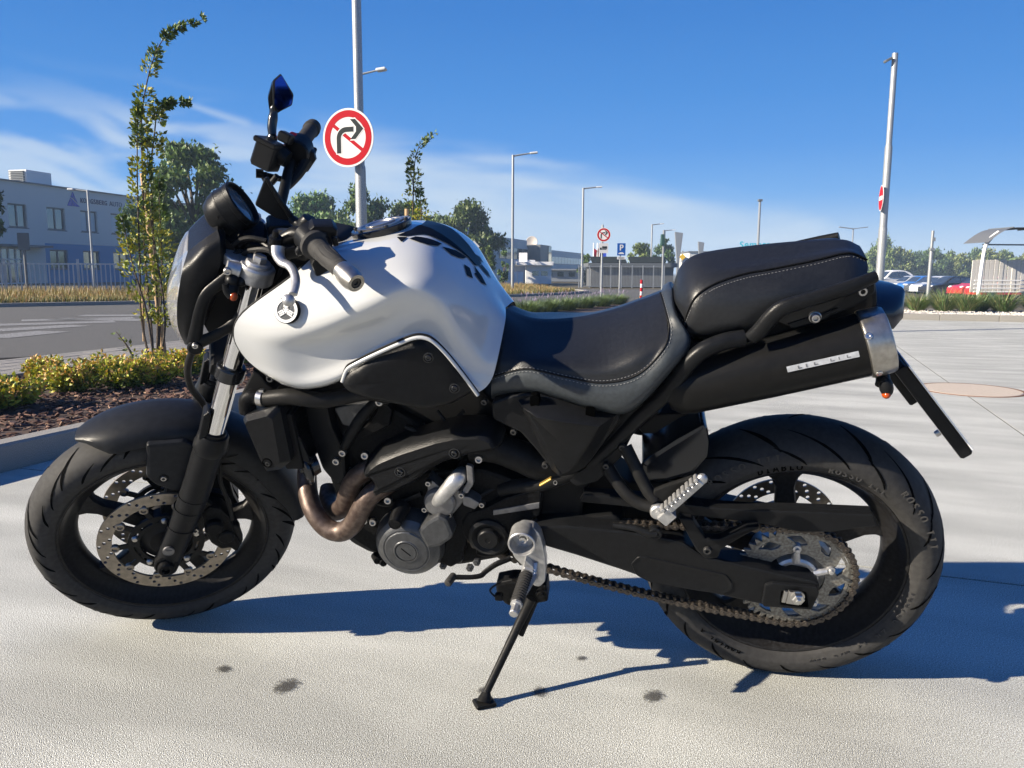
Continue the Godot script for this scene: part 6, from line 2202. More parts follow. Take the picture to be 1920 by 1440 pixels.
	perch.tube(PackedVector3Array([Vector3(0.094, 0.8802, 0.185), Vector3(0.0749, 0.8769, 0.17), Vector3(0.0561, 0.8543, 0.16), Vector3(0.0454, 0.8427, 0.16)]), [0.018, 0.016, 0.014, 0.013], 14, 4)
	perch.box(Vector3(0.0707, 0.8478, 0.18), V(0.03, 0.024, 0.026), Basis(V(0, 0, 1), 0.5), 0.005)
	perch.lathe(Vector3(0.0911, 0.8855, 0.15), V(0.1, 1, 0.1), PackedVector2Array([Vector2(0.016, -0.02), Vector2(0.018, 0.012), Vector2(0.014, 0.022), Vector2(0, 0.023)]), 18)
	part("lever_perch", perch, M.black, bar, 35)
	var adj := Mb.new()
	adj.lathe(Vector3(0.0433, 0.8489, 0.17), V(-0.2, 0.9, 0.2), PackedVector2Array([Vector2(0.008, -0.022), Vector2(0.011, -0.02), Vector2(0.011, -0.008), Vector2(0.013, -0.007), Vector2(0.013, 0.003), Vector2(0.011, 0.004), Vector2(0.011, 0.016), Vector2(0.006, 0.018), Vector2(0.005, 0.03), Vector2(0, 0.03)]), 18)
	part("cable_adjuster", adj, M.black, bar, 30)
	var lv := Mb.new()
	lv.tube(PackedVector3Array([Vector3(0.0473, 0.8515, 0.185), Vector3(0.0493, 0.8406, 0.195), Vector3(0.0572, 0.8348, 0.21), Vector3(0.0667, 0.8381, 0.225), Vector3(0.0738, 0.8369, 0.245), Vector3(0.0763, 0.8315, 0.275), Vector3(0.0724, 0.8203, 0.3)]), [0.013, 0.0115, 0.0095, 0.0085, 0.008, 0.0075, 0.0075], 14, 6, true, 0.75)
	lv.ball(Vector3(0.065, 0.8133, 0.312), V(0.0115, 0.0105, 0.0115), 18)
	part("clutch_lever", lv, M.alu, bar, 50)
	# right side
	var rg := Mb.new()
	var r0 := Vector3(0.1063, 0.9156, -0.25)
	var r1 := Vector3(0.1425, 0.9352, -0.36)
	var rd := (r1 - r0).normalized()
	var rl := r0.distance_to(r1)
	rg.lathe(r0, rd, PackedVector2Array([Vector2(0.0, 0), Vector2(0.023, 0), Vector2(0.023, 0.006), Vector2(0.0175, 0.01), Vector2(0.017, rl - 0.012), Vector2(0.020, rl - 0.010), Vector2(0.020, rl), Vector2(0.019, rl + 0.002), Vector2(0.018, rl + 0.014), Vector2(0.0, rl + 0.014)]), 28)
	part("right_grip", rg, M.rubber, bar, 30)
	var rs := Mb.new()
	rs.lathe(Vector3(0.0969, 0.9082, -0.215), rd, PackedVector2Array([Vector2(0.0, 0), Vector2(0.026, 0), Vector2(0.030, 0.006), Vector2(0.030, 0.046), Vector2(0.025, 0.05), Vector2(0, 0.05)]), 20)
	rs.box(Vector3(0.1227, 0.895, -0.24), V(0.042, 0.060, 0.040), Basis(V(0, 0, 1), -0.3), 0.012)
	rs.tube(PackedVector3Array([Vector3(0.1253, 0.9003, -0.22), Vector3(0.1129, 0.8722, -0.2), Vector3(0.0936, 0.8462, -0.17)]), [0.014, 0.012, 0.008], 10, 3)
	part("right_switch_box", rs, M.black, bar, 35)
	var ks := Mb.new()
	ks.tube(PackedVector3Array([Vector3(0.082, 0.9229, -0.25), Vector3(0.089, 0.9325, -0.25), Vector3(0.1003, 0.9299, -0.25), Vector3(0.1116, 0.9322, -0.25)]), [0.008, 0.012, 0.009, 0.006], 12, 4)
	part("kill_switch", ks, M.red, bar, 45)
	var rc := Mb.new()
	var rb := Basis(V(0, 1, 0), 0.95) * Basis(V(0, 0, 1), -0.12)
	rc.box(Vector3(0.0413, 0.8913, -0.2), V(0.048, 0.056, 0.050), rb, 0.005)
	part("fluid_reservoir", rc, M.black, bar, 30)
	var rlid := Mb.new()
	rlid.box(Vector3(0.0391, 0.9197, -0.2), V(0.052, 0.012, 0.054), rb, 0.003)
	part("reservoir_lid", rlid, M.black, bar, 30)
	var mc := Mb.new()
	mc.tube(PackedVector3Array([Vector3(0.0651, 0.9011, -0.2), Vector3(0.0824, 0.8976, -0.19)]), [0.022, 0.018], 14, 1)
	mc.box(Vector3(0.0694, 0.938, -0.21), V(0.026, 0.022, 0.03), rb, 0.004)
	mc.tube(PackedVector3Array([Vector3(0.0291, 0.8397, -0.22), Vector3(0.0445, 0.843, -0.22)]), [0.010, 0.010], 14, 1)
	mc.tube(PackedVector3Array([Vector3(0.0445, 0.843, -0.22), Vector3(0.0589, 0.8308, -0.2), Vector3(0.0694, 0.8566, -0.19)]), [0.009, 0.007, 0.007], 10, 3)
	part("master_cylinder", mc, M.black, bar, 35)
	var blv := Mb.new()
	blv.tube(PackedVector3Array([Vector3(0.052, 0.8403, -0.22), Vector3(0.106, 0.8426, -0.24), Vector3(0.1426, 0.8746, -0.29), Vector3(0.1574, 0.895, -0.34)]), [0.008, 0.006, 0.006, 0.006], 10, 5)
	part("brake_lever", blv, M.black, bar)
	# mirrors
	for s in 2:
		var mi := group_node("mirror", bike, FT)
		var glass := PackedVector2Array([Vector2(0.0257, 1.0367), Vector2(0.0353, 1.0526), Vector2(0.0675, 1.0183), Vector2(0.0687, 0.9998), Vector2(0.0475, 0.9786), Vector2(0.0362, 0.9879)])
		var sh3 := Mb.new()
		var gl3 := Mb.new()
		if s == 0:
			sh3.plate(rounded(PackedVector2Array([Vector2(0.0208, 1.0339), Vector2(0.0337, 1.0543), Vector2(0.0691, 1.0212), Vector2(0.0714, 0.9983), Vector2(0.0483, 0.9753), Vector2(0.0338, 0.9836)]), 0.004), -0.262, -0.2505, 0.0015, 0.004)
			sh3.plate(rounded(PackedVector2Array([Vector2(0.021, 0.995), Vector2(0.0223, 1.0282), Vector2(0.0356, 1.0477), Vector2(0.0655, 1.0146), Vector2(0.0661, 0.9933), Vector2(0.0477, 0.9693), Vector2(0.0309, 0.9674)]), 0.006), -0.285, -0.262, 0.0, 0.008)
			gl3.plate(rounded(glass, 0.003), -0.251, -0.2498)
			var st := Mb.new()
			st.tube(PackedVector3Array([Vector3(0.0393, 0.9682, -0.26), Vector3(0.0374, 0.9766, -0.262), Vector3(0.039, 0.9843, -0.262)]), [0.009, 0.008, 0.006], 12, 2)
			st.tube(PackedVector3Array([Vector3(0.0452, 0.9271, -0.235), Vector3(0.0416, 0.9398, -0.245), Vector3(0.0402, 0.958, -0.255), Vector3(0.0398, 0.9708, -0.26)]), [0.0085, 0.010, 0.0105, 0.008], 14, 4)
			st.lathe(Vector3(0.0457, 0.9249, -0.235), V(0, 1, 0), PackedVector2Array([Vector2(0.011, -0.012), Vector2(0.012, -0.004), Vector2(0.009, 0.004), Vector2(0, 0.006)]), 14)
			part("mirror_stem", st, M.gloss, mi, 40)
		else:
			# the left one is turned flat, its back to the sky
			sh3.plate(rounded(PackedVector2Array([Vector2(0.0072, 0.943), Vector2(0.0017, 0.8877), Vector2(0.0164, 0.8823), Vector2(0.0441, 0.8727), Vector2(0.0717, 0.8738), Vector2(0.071, 0.8846), Vector2(0.0403, 0.9128), Vector2(0.0121, 0.9424)]), 0.004), 0.098, 0.106, 0.002, 0.002)
			sh3.tube(PackedVector3Array([Vector3(0.0084, 0.9446, 0.106), Vector3(0.0381, 0.9124, 0.106), Vector3(0.0686, 0.8843, 0.106)]), [0.003, 0.005, 0.006], 8, 3)
			gl3.plate(rounded(PackedVector2Array([Vector2(0.0103, 0.9336), Vector2(0.0069, 0.8903), Vector2(0.0431, 0.8768), Vector2(0.0608, 0.8774)]), 0.003), 0.0955, 0.0975)
			var st := Mb.new()
			st.tube(PackedVector3Array([Vector3(0.0698, 0.8798, 0.105), Vector3(0.0827, 0.8788, 0.12), Vector3(0.0903, 0.8809, 0.14)]), [0.008, 0.010, 0.011], 12, 3)
			part("mirror_stem", st, M.black, mi, 40)
		part("mirror_shell", sh3, M.gloss if s == 0 else M.black, mi, 35)
		part("mirror_glass", gl3, M.mirror_blue, mi, 20)
	var cb := Mb.new()
	cb.tube(PackedVector3Array([Vector3(0.0491, 0.8272, 0.16), Vector3(0.0372, 0.8131, 0.12), Vector3(0.016, 0.7911, 0.09), Vector3(0.0088, 0.7728, 0.07), Vector3(0.0143, 0.7363, 0.05)]), 0.0055, 8, 5)
	cb.tube(PackedVector3Array([Vector3(0.0726, 0.8436, 0.17), Vector3(0.0495, 0.8139, 0.11), Vector3(0.0233, 0.8067, 0.07), Vector3(-0.0001, 0.7797, 0.05), Vector3(0.0059, 0.7292, 0.04)]), 0.004, 8, 5)
	cb.tube(PackedVector3Array([Vector3(0.0936, 0.8462, -0.17), Vector3(0.0754, 0.8066, -0.1), Vector3(0.0436, 0.7866, -0.04), Vector3(0.0109, 0.7834, 0), Vector3(0.0084, 0.7442, 0.02)]), 0.005, 8, 5)
	cb.tube(PackedVector3Array([Vector3(0.0961, 0.8593, 0.19), Vector3(0.0779, 0.8385, 0.12), Vector3(0.0637, 0.8107, 0.06), Vector3(0.0513, 0.7855, 0.02)]), 0.004, 8, 5)
	part("control_cable", cb, M.hose, bike).transform = FT
	var c2 := Mb.new()
	c2.tube(PackedVector3Array([Vector3(0.0029, 0.7735, 0.06), Vector3(-0.0111, 0.763, 0.07), Vector3(-0.0002, 0.7326, 0.05), Vector3(0.0216, 0.6916, 0.03)]), 0.0045, 8, 5)
	c2.tube(PackedVector3Array([Vector3(0.0398, 0.8179, 0.09), Vector3(0.0123, 0.8105, 0.075), Vector3(-0.0051, 0.7922, 0.06), Vector3(-0.0168, 0.7636, 0.05), Vector3(-0.0114, 0.7199, 0.03)]), 0.005, 8, 5)
	c2.tube(PackedVector3Array([Vector3(0.077, 0.829, 0.16), Vector3(0.0756, 0.7865, 0.12), Vector3(0.0784, 0.7436, 0.08), Vector3(0.074, 0.6857, 0.03)]), 0.004, 8, 5)
	part("control_cable", c2, M.hose, bike).transform = FT
	var ig := Mb.new()
	ig.lathe(Vector3(0.0536, 0.7981, 0.02), V(0.1, 1, 0), PackedVector2Array([Vector2(0.018, -0.03), Vector2(0.018, 0.0), Vector2(0.015, 0.004), Vector2(0.0, 0.004)]), 20)
	ig.box(Vector3(0.03, 0.7761, 0.03), V(0.04, 0.03, 0.05), Basis(), 0.006)
	ig.box(Vector3(0.068, 0.8256, 0.02), V(0.05, 0.03, 0.06), Basis(V(0, 0, 1), 0.3), 0.006)
	part("ignition_lock", ig, M.black, bike, 35).transform = FT

func tank() -> void:
	var rows := [
		PackedVector3Array([Vector3(-0.9331, 0.9915, 0), Vector3(-0.8872, 1.0022, 0), Vector3(-0.8376, 1.0136, 0), Vector3(-0.7901, 1.0218, 0), Vector3(-0.7423, 1.0163, 0), Vector3(-0.6965, 0.9888, 0), Vector3(-0.6564, 0.9494, 0), Vector3(-0.6236, 0.9039, 0), Vector3(-0.5937, 0.8531, 0)]),
		PackedVector3Array([Vector3(-0.9292, 0.9935, 0.09), Vector3(-0.8772, 1.0002, 0.1), Vector3(-0.8248, 1.0052, 0.1), Vector3(-0.7734, 1.0071, 0.1), Vector3(-0.7219, 0.994, 0.1), Vector3(-0.6782, 0.9631, 0.09), Vector3(-0.6427, 0.9204, 0.078), Vector3(-0.6131, 0.8807, 0.066), Vector3(-0.5859, 0.8495, 0.05)]),
		PackedVector3Array([Vector3(-0.9681, 0.959, 0.15), Vector3(-0.9065, 0.9638, 0.165), Vector3(-0.8412, 0.9706, 0.17), Vector3(-0.7771, 0.9792, 0.165), Vector3(-0.7214, 0.9736, 0.155), Vector3(-0.6752, 0.9455, 0.14), Vector3(-0.6407, 0.893, 0.122), Vector3(-0.6137, 0.8461, 0.102), Vector3(-0.5864, 0.8305, 0.085)]),
		PackedVector3Array([Vector3(-1.056, 0.9005, 0.185), Vector3(-0.983, 0.8826, 0.205), Vector3(-0.8939, 0.8933, 0.214), Vector3(-0.7966, 0.9288, 0.209), Vector3(-0.7267, 0.9501, 0.191), Vector3(-0.6777, 0.916, 0.173), Vector3(-0.6489, 0.8485, 0.155), Vector3(-0.6176, 0.8041, 0.138), Vector3(-0.5907, 0.7989, 0.124)]),
		PackedVector3Array([Vector3(-1.0773, 0.8584, 0.195), Vector3(-1.0039, 0.835, 0.2), Vector3(-0.9246, 0.8409, 0.192), Vector3(-0.8251, 0.8669, 0.184), Vector3(-0.7493, 0.893, 0.179), Vector3(-0.6959, 0.8823, 0.17), Vector3(-0.6638, 0.8316, 0.161), Vector3(-0.6287, 0.7828, 0.15), Vector3(-0.5997, 0.7643, 0.141)]),
		PackedVector3Array([Vector3(-1.0662, 0.8124, 0.19), Vector3(-1.0028, 0.7929, 0.195), Vector3(-0.9424, 0.7892, 0.188), Vector3(-0.8586, 0.8162, 0.183), Vector3(-0.7766, 0.855, 0.178), Vector3(-0.7121, 0.8639, 0.171), Vector3(-0.6783, 0.8276, 0.165), Vector3(-0.6404, 0.7759, 0.16), Vector3(-0.6118, 0.7473, 0.153)]),
		PackedVector3Array([Vector3(-1.0368, 0.7734, 0.18), Vector3(-0.9983, 0.7555, 0.183), Vector3(-0.9533, 0.7514, 0.186), Vector3(-0.8846, 0.772, 0.188), Vector3(-0.787, 0.8322, 0.182), Vector3(-0.7162, 0.8546, 0.174), Vector3(-0.6853, 0.8263, 0.17), Vector3(-0.6519, 0.777, 0.168), Vector3(-0.6295, 0.7367, 0.16)]),
		PackedVector3Array([Vector3(-1.0755, 0.7362, 0.1), Vector3(-1.0352, 0.7146, 0.1), Vector3(-0.9901, 0.7087, 0.1), Vector3(-0.9095, 0.7377, 0.12), Vector3(-0.8016, 0.8034, 0.13), Vector3(-0.7297, 0.8289, 0.13), Vector3(-0.7012, 0.7993, 0.12), Vector3(-0.6693, 0.7466, 0.11), Vector3(-0.6463, 0.7036, 0.1)])]
	var f := catmull(rows, 6, 5)
	var m := Mb.new()
	m.grid(f); m.grid(mirror(f))
	var tk := group_node("fuel_tank", bike)
	part("tank_shell", m, M.paint, tk, 60)
	# dark lip round the front opening
	var lip := Mb.new()
	var edge := PackedVector3Array()
	for r in f: edge.append(r[0] + V(-0.001, 0, -0.004))
	lip.tube(edge, 0.003, 6, 1)
	part("tank_edge", lip, M.dark, tk)
	# filler cap
	var c := surf(f, 2.06, 0.0, 6, 5) + V(0, 0.009, 0)
	var nrm := V(-0.19, 0.98, 0.0).normalized()
	var ring := Mb.new()
	ring.lathe(c - nrm * 0.004, nrm, PackedVector2Array([Vector2(0.058, -0.022), Vector2(0.061, 0.001), Vector2(0.059, 0.003), Vector2(0.046, 0.0035)]), 48)
	part("filler_surround", ring, M.gloss, tk, 30)
	var r2 := Mb.new()
	r2.lathe(c - nrm * 0.004, nrm, PackedVector2Array([Vector2(0.047, 0.002), Vector2(0.047, 0.0055), Vector2(0.043, 0.0065), Vector2(0.040, 0.0055), Vector2(0.039, 0.003)]), 48)
	r2.lathe(c - nrm * 0.004, nrm, PackedVector2Array([Vector2(0.030, 0.004), Vector2(0.030, 0.0075), Vector2(0.026, 0.0075), Vector2(0.024, 0.005), Vector2(0.0, 0.006)]), 40)
	part("filler_ring", r2, M.bolt, tk, 30)
	var r3 := Mb.new()
	r3.lathe(c - nrm * 0.004, nrm, PackedVector2Array([Vector2(0.0395, 0.002), Vector2(0.0395, 0.0045), Vector2(0.0, 0.0045)]), 40)
	part("filler_cap", r3, M.gloss, tk, 30)
	for k in 6:
		var b := Mb.new()
		var a := TAU * k / 6.0
		var x := nrm.cross(V(0, 0, 1)).normalized()
		b.bolt(c + (x * cos(a) + V(0, 0, 1) * sin(a)) * 0.053, nrm, 0.0042, 0.003)
		part("filler_screw", b, M.bolt_dark, tk, 30)
	# rear tank pad with its cut-outs: rubber pieces laid on the painted skin
	var pads := [
		[[2.87, 0.60], [3.36, 0.30], [3.62, 0.06], [3.75, 0.0], [6.25, 0.0], [6.10, 0.10], [5.79, 0.06], [5.21, 0.17], [4.61, 0.26], [3.95, 0.33], [3.60, 0.45], [3.25, 0.59]],
		[[2.90, 0.68], [3.30, 0.63], [3.12, 0.88]],
		[[3.36, 0.68], [3.59, 0.53], [4.25, 0.42], [4.61, 0.37], [4.45, 0.55], [4.09, 0.69], [3.7, 0.72]],
		[[4.61, 0.48], [5.21, 0.24], [5.72, 0.11], [5.55, 0.29], [5.30, 0.43], [5.01, 0.53]],
		[[5.57, 0.48], [5.86, 0.40], [6.02, 0.67], [5.72, 0.78]],
		[[6.08, 0.14], [6.50, 0.19], [6.80, 0.33], [6.48, 0.48], [6.08, 0.43], [6.20, 0.32]]]
	for pd in pads:
		var poly := PackedVector2Array()
		for q in pd: poly.append(Vector2(q[0], q[1]))
		for s in [1.0, -1.0]:
			var pm := Mb.new()
			if s < 0 and pads.find(pd) in [1, 2, 3]: continue
			if s < 0 and pads.find(pd) == 0:
				# the far flank's band is broader
				poly = PackedVector2Array([V2(3.20, 0.80), V2(3.75, 0.0), V2(6.25, 0.0), V2(6.10, 0.45), V2(5.2, 0.70), V2(4.2, 0.85)])
			drape(pm, poly, f, 0.0016, s)
			part("tank_pad", pm, M.pad, tk, 35)
	# emblem
	var em := group_node("tank_emblem", bike)
	var ec := Vector3(-0.959, 0.9138, 0.2055)
	var en := V(-0.05, 0.38, 0.92).normalized()
	var ex := V(0, 1, 0).cross(en).normalized()
	var eb := Basis(ex, en.cross(ex), en)
	var d := Mb.new()
	d.lathe(ec, en, PackedVector2Array([Vector2(0.0225, -0.006), Vector2(0.0225, 0.002), Vector2(0.0215, 0.003), Vector2(0.0, 0.003)]), 40)
	part("emblem_disc", d, M.engine, em, 30)
	var dr := Mb.new()
	dr.lathe(ec, en, PackedVector2Array([Vector2(0.0240, -0.006), Vector2(0.0240, 0.0022), Vector2(0.0226, 0.0030), Vector2(0.0220, 0.0024)]), 40)
	part("emblem_rim", dr, M.dark, em, 30)
	var k2 := Mb.new()
	k2.lathe(ec, en, PackedVector2Array([Vector2(0.0225, 0.0032), Vector2(0.0225, 0.0040), Vector2(0.0175, 0.0040), Vector2(0.0175, 0.0032)]), 40)
	for i in 3:
		k2.xf = Transform3D(eb * Basis(V(0, 0, 1), TAU * i / 3.0), ec)
		k2.box(V(0, 0.0045, 0.0036), V(0.0022, 0.020, 0.0014))
		for s in [-1.0, 1.0]:
			k2.box(V(0.0035 * s, 0.0105, 0.0036), V(0.0020, 0.010, 0.0014))
		k2.box(V(0, 0.006, 0.0036), V(0.008, 0.0022, 0.0014))
	part("emblem_mark", k2, M.white, em, 20)
	# bead along the side cover, then the cover
	var line := PackedVector3Array([Vector3(-0.8759, 0.7712, 0.198), Vector3(-0.8639, 0.7959, 0.199), Vector3(-0.8476, 0.8074, 0.2), Vector3(-0.8084, 0.8274, 0.2), Vector3(-0.761, 0.8489, 0.199), Vector3(-0.7295, 0.8611, 0.197), Vector3(-0.7093, 0.8606, 0.195), Vector3(-0.6928, 0.8509, 0.193), Vector3(-0.6717, 0.8229, 0.187), Vector3(-0.6466, 0.7793, 0.178), Vector3(-0.6249, 0.7372, 0.168)])
	for s in [1.0, -1.0]:
		var bd := Mb.new()
		var bk := Mb.new()
		var l2 := PackedVector3Array()
		var l3 := PackedVector3Array()
		for v in line:
			l2.append(V(v.x, v.y, v.z * s))
			l3.append(V(v.x, v.y + 0.006, (v.z - 0.001) * s))
		bd.tube(l2, 0.0038, 8, 4)
		bk.tube(l3, 0.0022, 8, 4)
		part("cover_bead", bd, M.paint, tk, 60)
		part("bead_gap", bk, M.dark, tk, 60)
		var cv := Mb.new()
		var out := rounded(PackedVector2Array([Vector2(-0.8789, 0.7697), Vector2(-0.8624, 0.792), Vector2(-0.8301, 0.8101), Vector2(-0.7323, 0.8511), Vector2(-0.7115, 0.8504), Vector2(-0.6924, 0.8404), Vector2(-0.621, 0.7487), Vector2(-0.679, 0.716), Vector2(-0.728, 0.7088), Vector2(-0.7512, 0.7159), Vector2(-0.8254, 0.7358), Vector2(-0.8677, 0.7513)]), 0.012)
		cv.plate(out, 0.10, 0.202, 0.0)
		var o2: Array = []
		for st in [[0.0, 0.197], [0.003, 0.2015], [0.008, 0.2055], [0.015, 0.2080], [0.026, 0.2090]]:
			var q := Mb.inset(out, st[0])
			var r := PackedVector3Array()
			for v in q: r.append(V(v.x, v.y, st[1] - 0.20 * maxf(0.0, v.x + 0.83)))
			o2.append(r)
		cv.p.clear()
		var base := PackedVector3Array()
		for v in out: base.append(V(v.x, v.y, 0.12))
		o2.insert(0, base)
		cv.grid(o2, true)
		cv.fan(o2[o2.size() - 1])
		if s < 0:
			for i in cv.p.size(): cv.p[i].z = -cv.p[i].z
		part("tank_side_cover", cv, M.plastic, bike, 40)
		if s > 0:
			for q in [Vector3(-0.7026, 0.8282, 0.209), Vector3(-0.6617, 0.7637, 0.197)]:
				var rc := Mb.new()
				rc.lathe(q, V(0.2, 0, 1), PackedVector2Array([Vector2(0.0095, -0.003), Vector2(0.0095, 0.0012), Vector2(0.008, 0.0016), Vector2(0.0072, -0.002), Vector2(0, -0.002)]), 18)
				rc.bolt(q, V(0.2, 0, 1), 0.0062, 0.0035)
				part("cover_bolt", rc, M.gloss, bike, 30)

func surf(f: Array, u: float, v: float, su: int, sv: int) -> Vector3:
	var x := clampf(u * su, 0.0, f[0].size() - 1.001)
	var y := clampf(v * sv, 0.0, f.size() - 1.001)
	var i := int(y)
	var j := int(x)
	var a: Vector3 = (f[i][j] as Vector3).lerp(f[i][j + 1], x - j)
	var b: Vector3 = (f[i + 1][j] as Vector3).lerp(f[i + 1][j + 1], x - j)
	return a.lerp(b, y - i)

func drape(m: Mb, poly: PackedVector2Array, f: Array, up: float, s: float) -> void:
	# cut the outline into small triangles and lay them on the surface
	var ix := Geometry2D.triangulate_polygon(poly)
	for k in range(0, ix.size(), 3):
		var n := 6
		var A := poly[ix[k]]; var B := poly[ix[k + 1]]; var C := poly[ix[k + 2]]
		for i in n:
			for j in n - i:
				var q := [A + (B - A) * i / n + (C - A) * j / n, A + (B - A) * (i + 1) / n + (C - A) * j / n, A + (B - A) * i / n + (C - A) * (j + 1) / n, A + (B - A) * (i + 1) / n + (C - A) * (j + 1) / n]
				var w := []
				for z in q:
					var c := surf(f, z.x, z.y, 6, 5)
					var du := surf(f, z.x + 0.08, z.y, 6, 5) - surf(f, z.x - 0.08, z.y, 6, 5)
					var dv := surf(f, z.x, z.y + 0.08, 6, 5) - surf(f, z.x, z.y - 0.08, 6, 5)
					var nn := du.cross(dv).normalized()
					if nn.y < 0.0 and nn.z < 0.0: nn = -nn
					if nn.dot(V(0.3, 1, 0.6)) < 0.0: nn = -nn
					c += nn * up
					if z.y < 0.02: c.z = 0.0
					w.append(V(c.x, c.y, c.z * s))
				m.tri(w[0], w[1], w[2])
				if j < n - i - 1: m.tri(w[1], w[3], w[2])

func stitches(path: PackedVector3Array, gap: float, parent: Node) -> void:
	var q := refine(path, 10)
	var m := Mb.new()
	var acc := 0.0
	for i in q.size() - 1:
		acc += q[i].distance_to(q[i + 1])
		if acc > gap:
			acc = 0.0
			m.tube(PackedVector3Array([q[i], q[i] + (q[i + 1] - q[i]).normalized() * gap * 0.62]), 0.0005, 5, 1)
	part("stitching", m, M.thread, parent, 50)

func seats() -> void:
	var seat := group_node("rider_seat", bike)
	var r0 := PackedVector3Array([Vector3(-0.5927, 0.8509, 0), Vector3(-0.5383, 0.8312, 0), Vector3(-0.4634, 0.8334, 0), Vector3(-0.3898, 0.8488, 0), Vector3(-0.3282, 0.8713, 0), Vector3(-0.2901, 0.8868, 0)])
	var r1 := PackedVector3Array([Vector3(-0.5897, 0.8402, 0.055), Vector3(-0.534, 0.8172, 0.062), Vector3(-0.4602, 0.8167, 0.066), Vector3(-0.387, 0.8317, 0.068), Vector3(-0.3247, 0.8551, 0.068), Vector3(-0.2831, 0.8749, 0.06)])
	var r1b := PackedVector3Array([Vector3(-0.5944, 0.7951, 0.115), Vector3(-0.533, 0.7994, 0.13), Vector3(-0.4592, 0.7955, 0.14), Vector3(-0.3884, 0.7969, 0.147), Vector3(-0.3266, 0.8215, 0.145), Vector3(-0.278, 0.8495, 0.122)])
	var r2 := PackedVector3Array([Vector3(-0.6041, 0.7571, 0.13), Vector3(-0.5362, 0.7838, 0.147), Vector3(-0.4609, 0.7739, 0.157), Vector3(-0.3923, 0.7666, 0.163), Vector3(-0.3303, 0.7842, 0.163), Vector3(-0.2864, 0.8285, 0.15)])
	var f := catmull([r0, r1, r1b, r2], 6, 5)
	var m := Mb.new()
	m.grid(f); m.grid(mirror(f))
	part("seat_top", m, M.leather, seat, 60)
	var b0 := PackedVector3Array([Vector3(-0.6041, 0.7571, 0.13), Vector3(-0.5362, 0.7838, 0.147), Vector3(-0.4609, 0.7739, 0.157), Vector3(-0.3923, 0.7666, 0.163), Vector3(-0.3303, 0.7842, 0.163), Vector3(-0.2864, 0.8285, 0.15), Vector3(-0.2761, 0.8532, 0.118), Vector3(-0.2809, 0.8752, 0.088), Vector3(-0.2901, 0.8868, 0)])
	var b1 := PackedVector3Array([Vector3(-0.6053, 0.7388, 0.134), Vector3(-0.533, 0.7631, 0.154), Vector3(-0.4604, 0.7532, 0.166), Vector3(-0.3966, 0.7417, 0.172), Vector3(-0.3342, 0.752, 0.174), Vector3(-0.2777, 0.813, 0.162), Vector3(-0.2537, 0.8491, 0.128), Vector3(-0.2689, 0.8809, 0.092), Vector3(-0.2792, 0.8922, 0)])
	var b2 := PackedVector3Array([Vector3(-0.6087, 0.7139, 0.122), Vector3(-0.5329, 0.7381, 0.145), Vector3(-0.4614, 0.7287, 0.158), Vector3(-0.4037, 0.7132, 0.163), Vector3(-0.3411, 0.7157, 0.166), Vector3(-0.2747, 0.7897, 0.158), Vector3(-0.2391, 0.8358, 0.13), Vector3(-0.2627, 0.8755, 0.088), Vector3(-0.2692, 0.8933, 0)])
	var b3 := PackedVector3Array([Vector3(-0.6133, 0.6929, 0.09), Vector3(-0.5386, 0.7115, 0.1), Vector3(-0.4659, 0.7001, 0.11), Vector3(-0.4063, 0.6837, 0.11), Vector3(-0.3411, 0.6837, 0.11), Vector3(-0.2684, 0.7658, 0.11), Vector3(-0.2334, 0.8225, 0.09), Vector3(-0.2566, 0.8602, 0.05), Vector3(-0.266, 0.8902, 0)])
	var g := catmull([b0, b1, b2, b3], 6, 4)
	var k := Mb.new()
	k.grid(g); k.grid(mirror(g))
	part("seat_border", k, M.leather_grey, seat, 60)
	var up := PackedVector3Array()
	var dn := PackedVector3Array()
	var seam := PackedVector3Array()
	for i in b0.size():
		up.append(b0[i].lerp(r1b[i] if i < 6 else r1[5], 0.10 if i < 6 else 0.04) + V(0, 0.0012, 0.0012))
		dn.append(b0[i].lerp(b1[i], 0.22) + V(0, 0.0008, 0.0016))
		seam.append(b0[i] + V(0, 0.0004, 0.0002))
	stitches(up, 0.005, seat)
	stitches(dn, 0.005, seat)
	var sm := Mb.new()
	sm.tube(seam, 0.0018, 6, 6)
	part("seat_seam", sm, M.dark, seat, 60)
	# pillion
	var pil := group_node("pillion_seat", bike)
	var p0 := PackedVector3Array([Vector3(-0.2659, 0.888, 0), Vector3(-0.2597, 0.9282, 0), Vector3(-0.2412, 0.9542, 0), Vector3(-0.203, 0.9685, 0), Vector3(-0.1174, 0.9805, 0), Vector3(-0.0335, 0.9883, 0), Vector3(0.0311, 0.9901, 0), Vector3(0.0619, 0.9783, 0)])
	var p1 := PackedVector3Array([Vector3(-0.2652, 0.8769, 0.05), Vector3(-0.2527, 0.918, 0.052), Vector3(-0.2262, 0.9449, 0.05), Vector3(-0.183, 0.9576, 0.045), Vector3(-0.1048, 0.9682, 0.04), Vector3(-0.0297, 0.9779, 0.036), Vector3(0.0304, 0.9826, 0.028), Vector3(0.0639, 0.9723, 0.022)])
	var p2 := PackedVector3Array([Vector3(-0.2489, 0.8596, 0.095), Vector3(-0.2345, 0.9055, 0.098), Vector3(-0.2039, 0.9307, 0.092), Vector3(-0.1525, 0.9476, 0.082), Vector3(-0.0976, 0.9565, 0.075), Vector3(-0.0297, 0.9686, 0.066), Vector3(0.0301, 0.9783, 0.052), Vector3(0.0657, 0.9631, 0.042)])
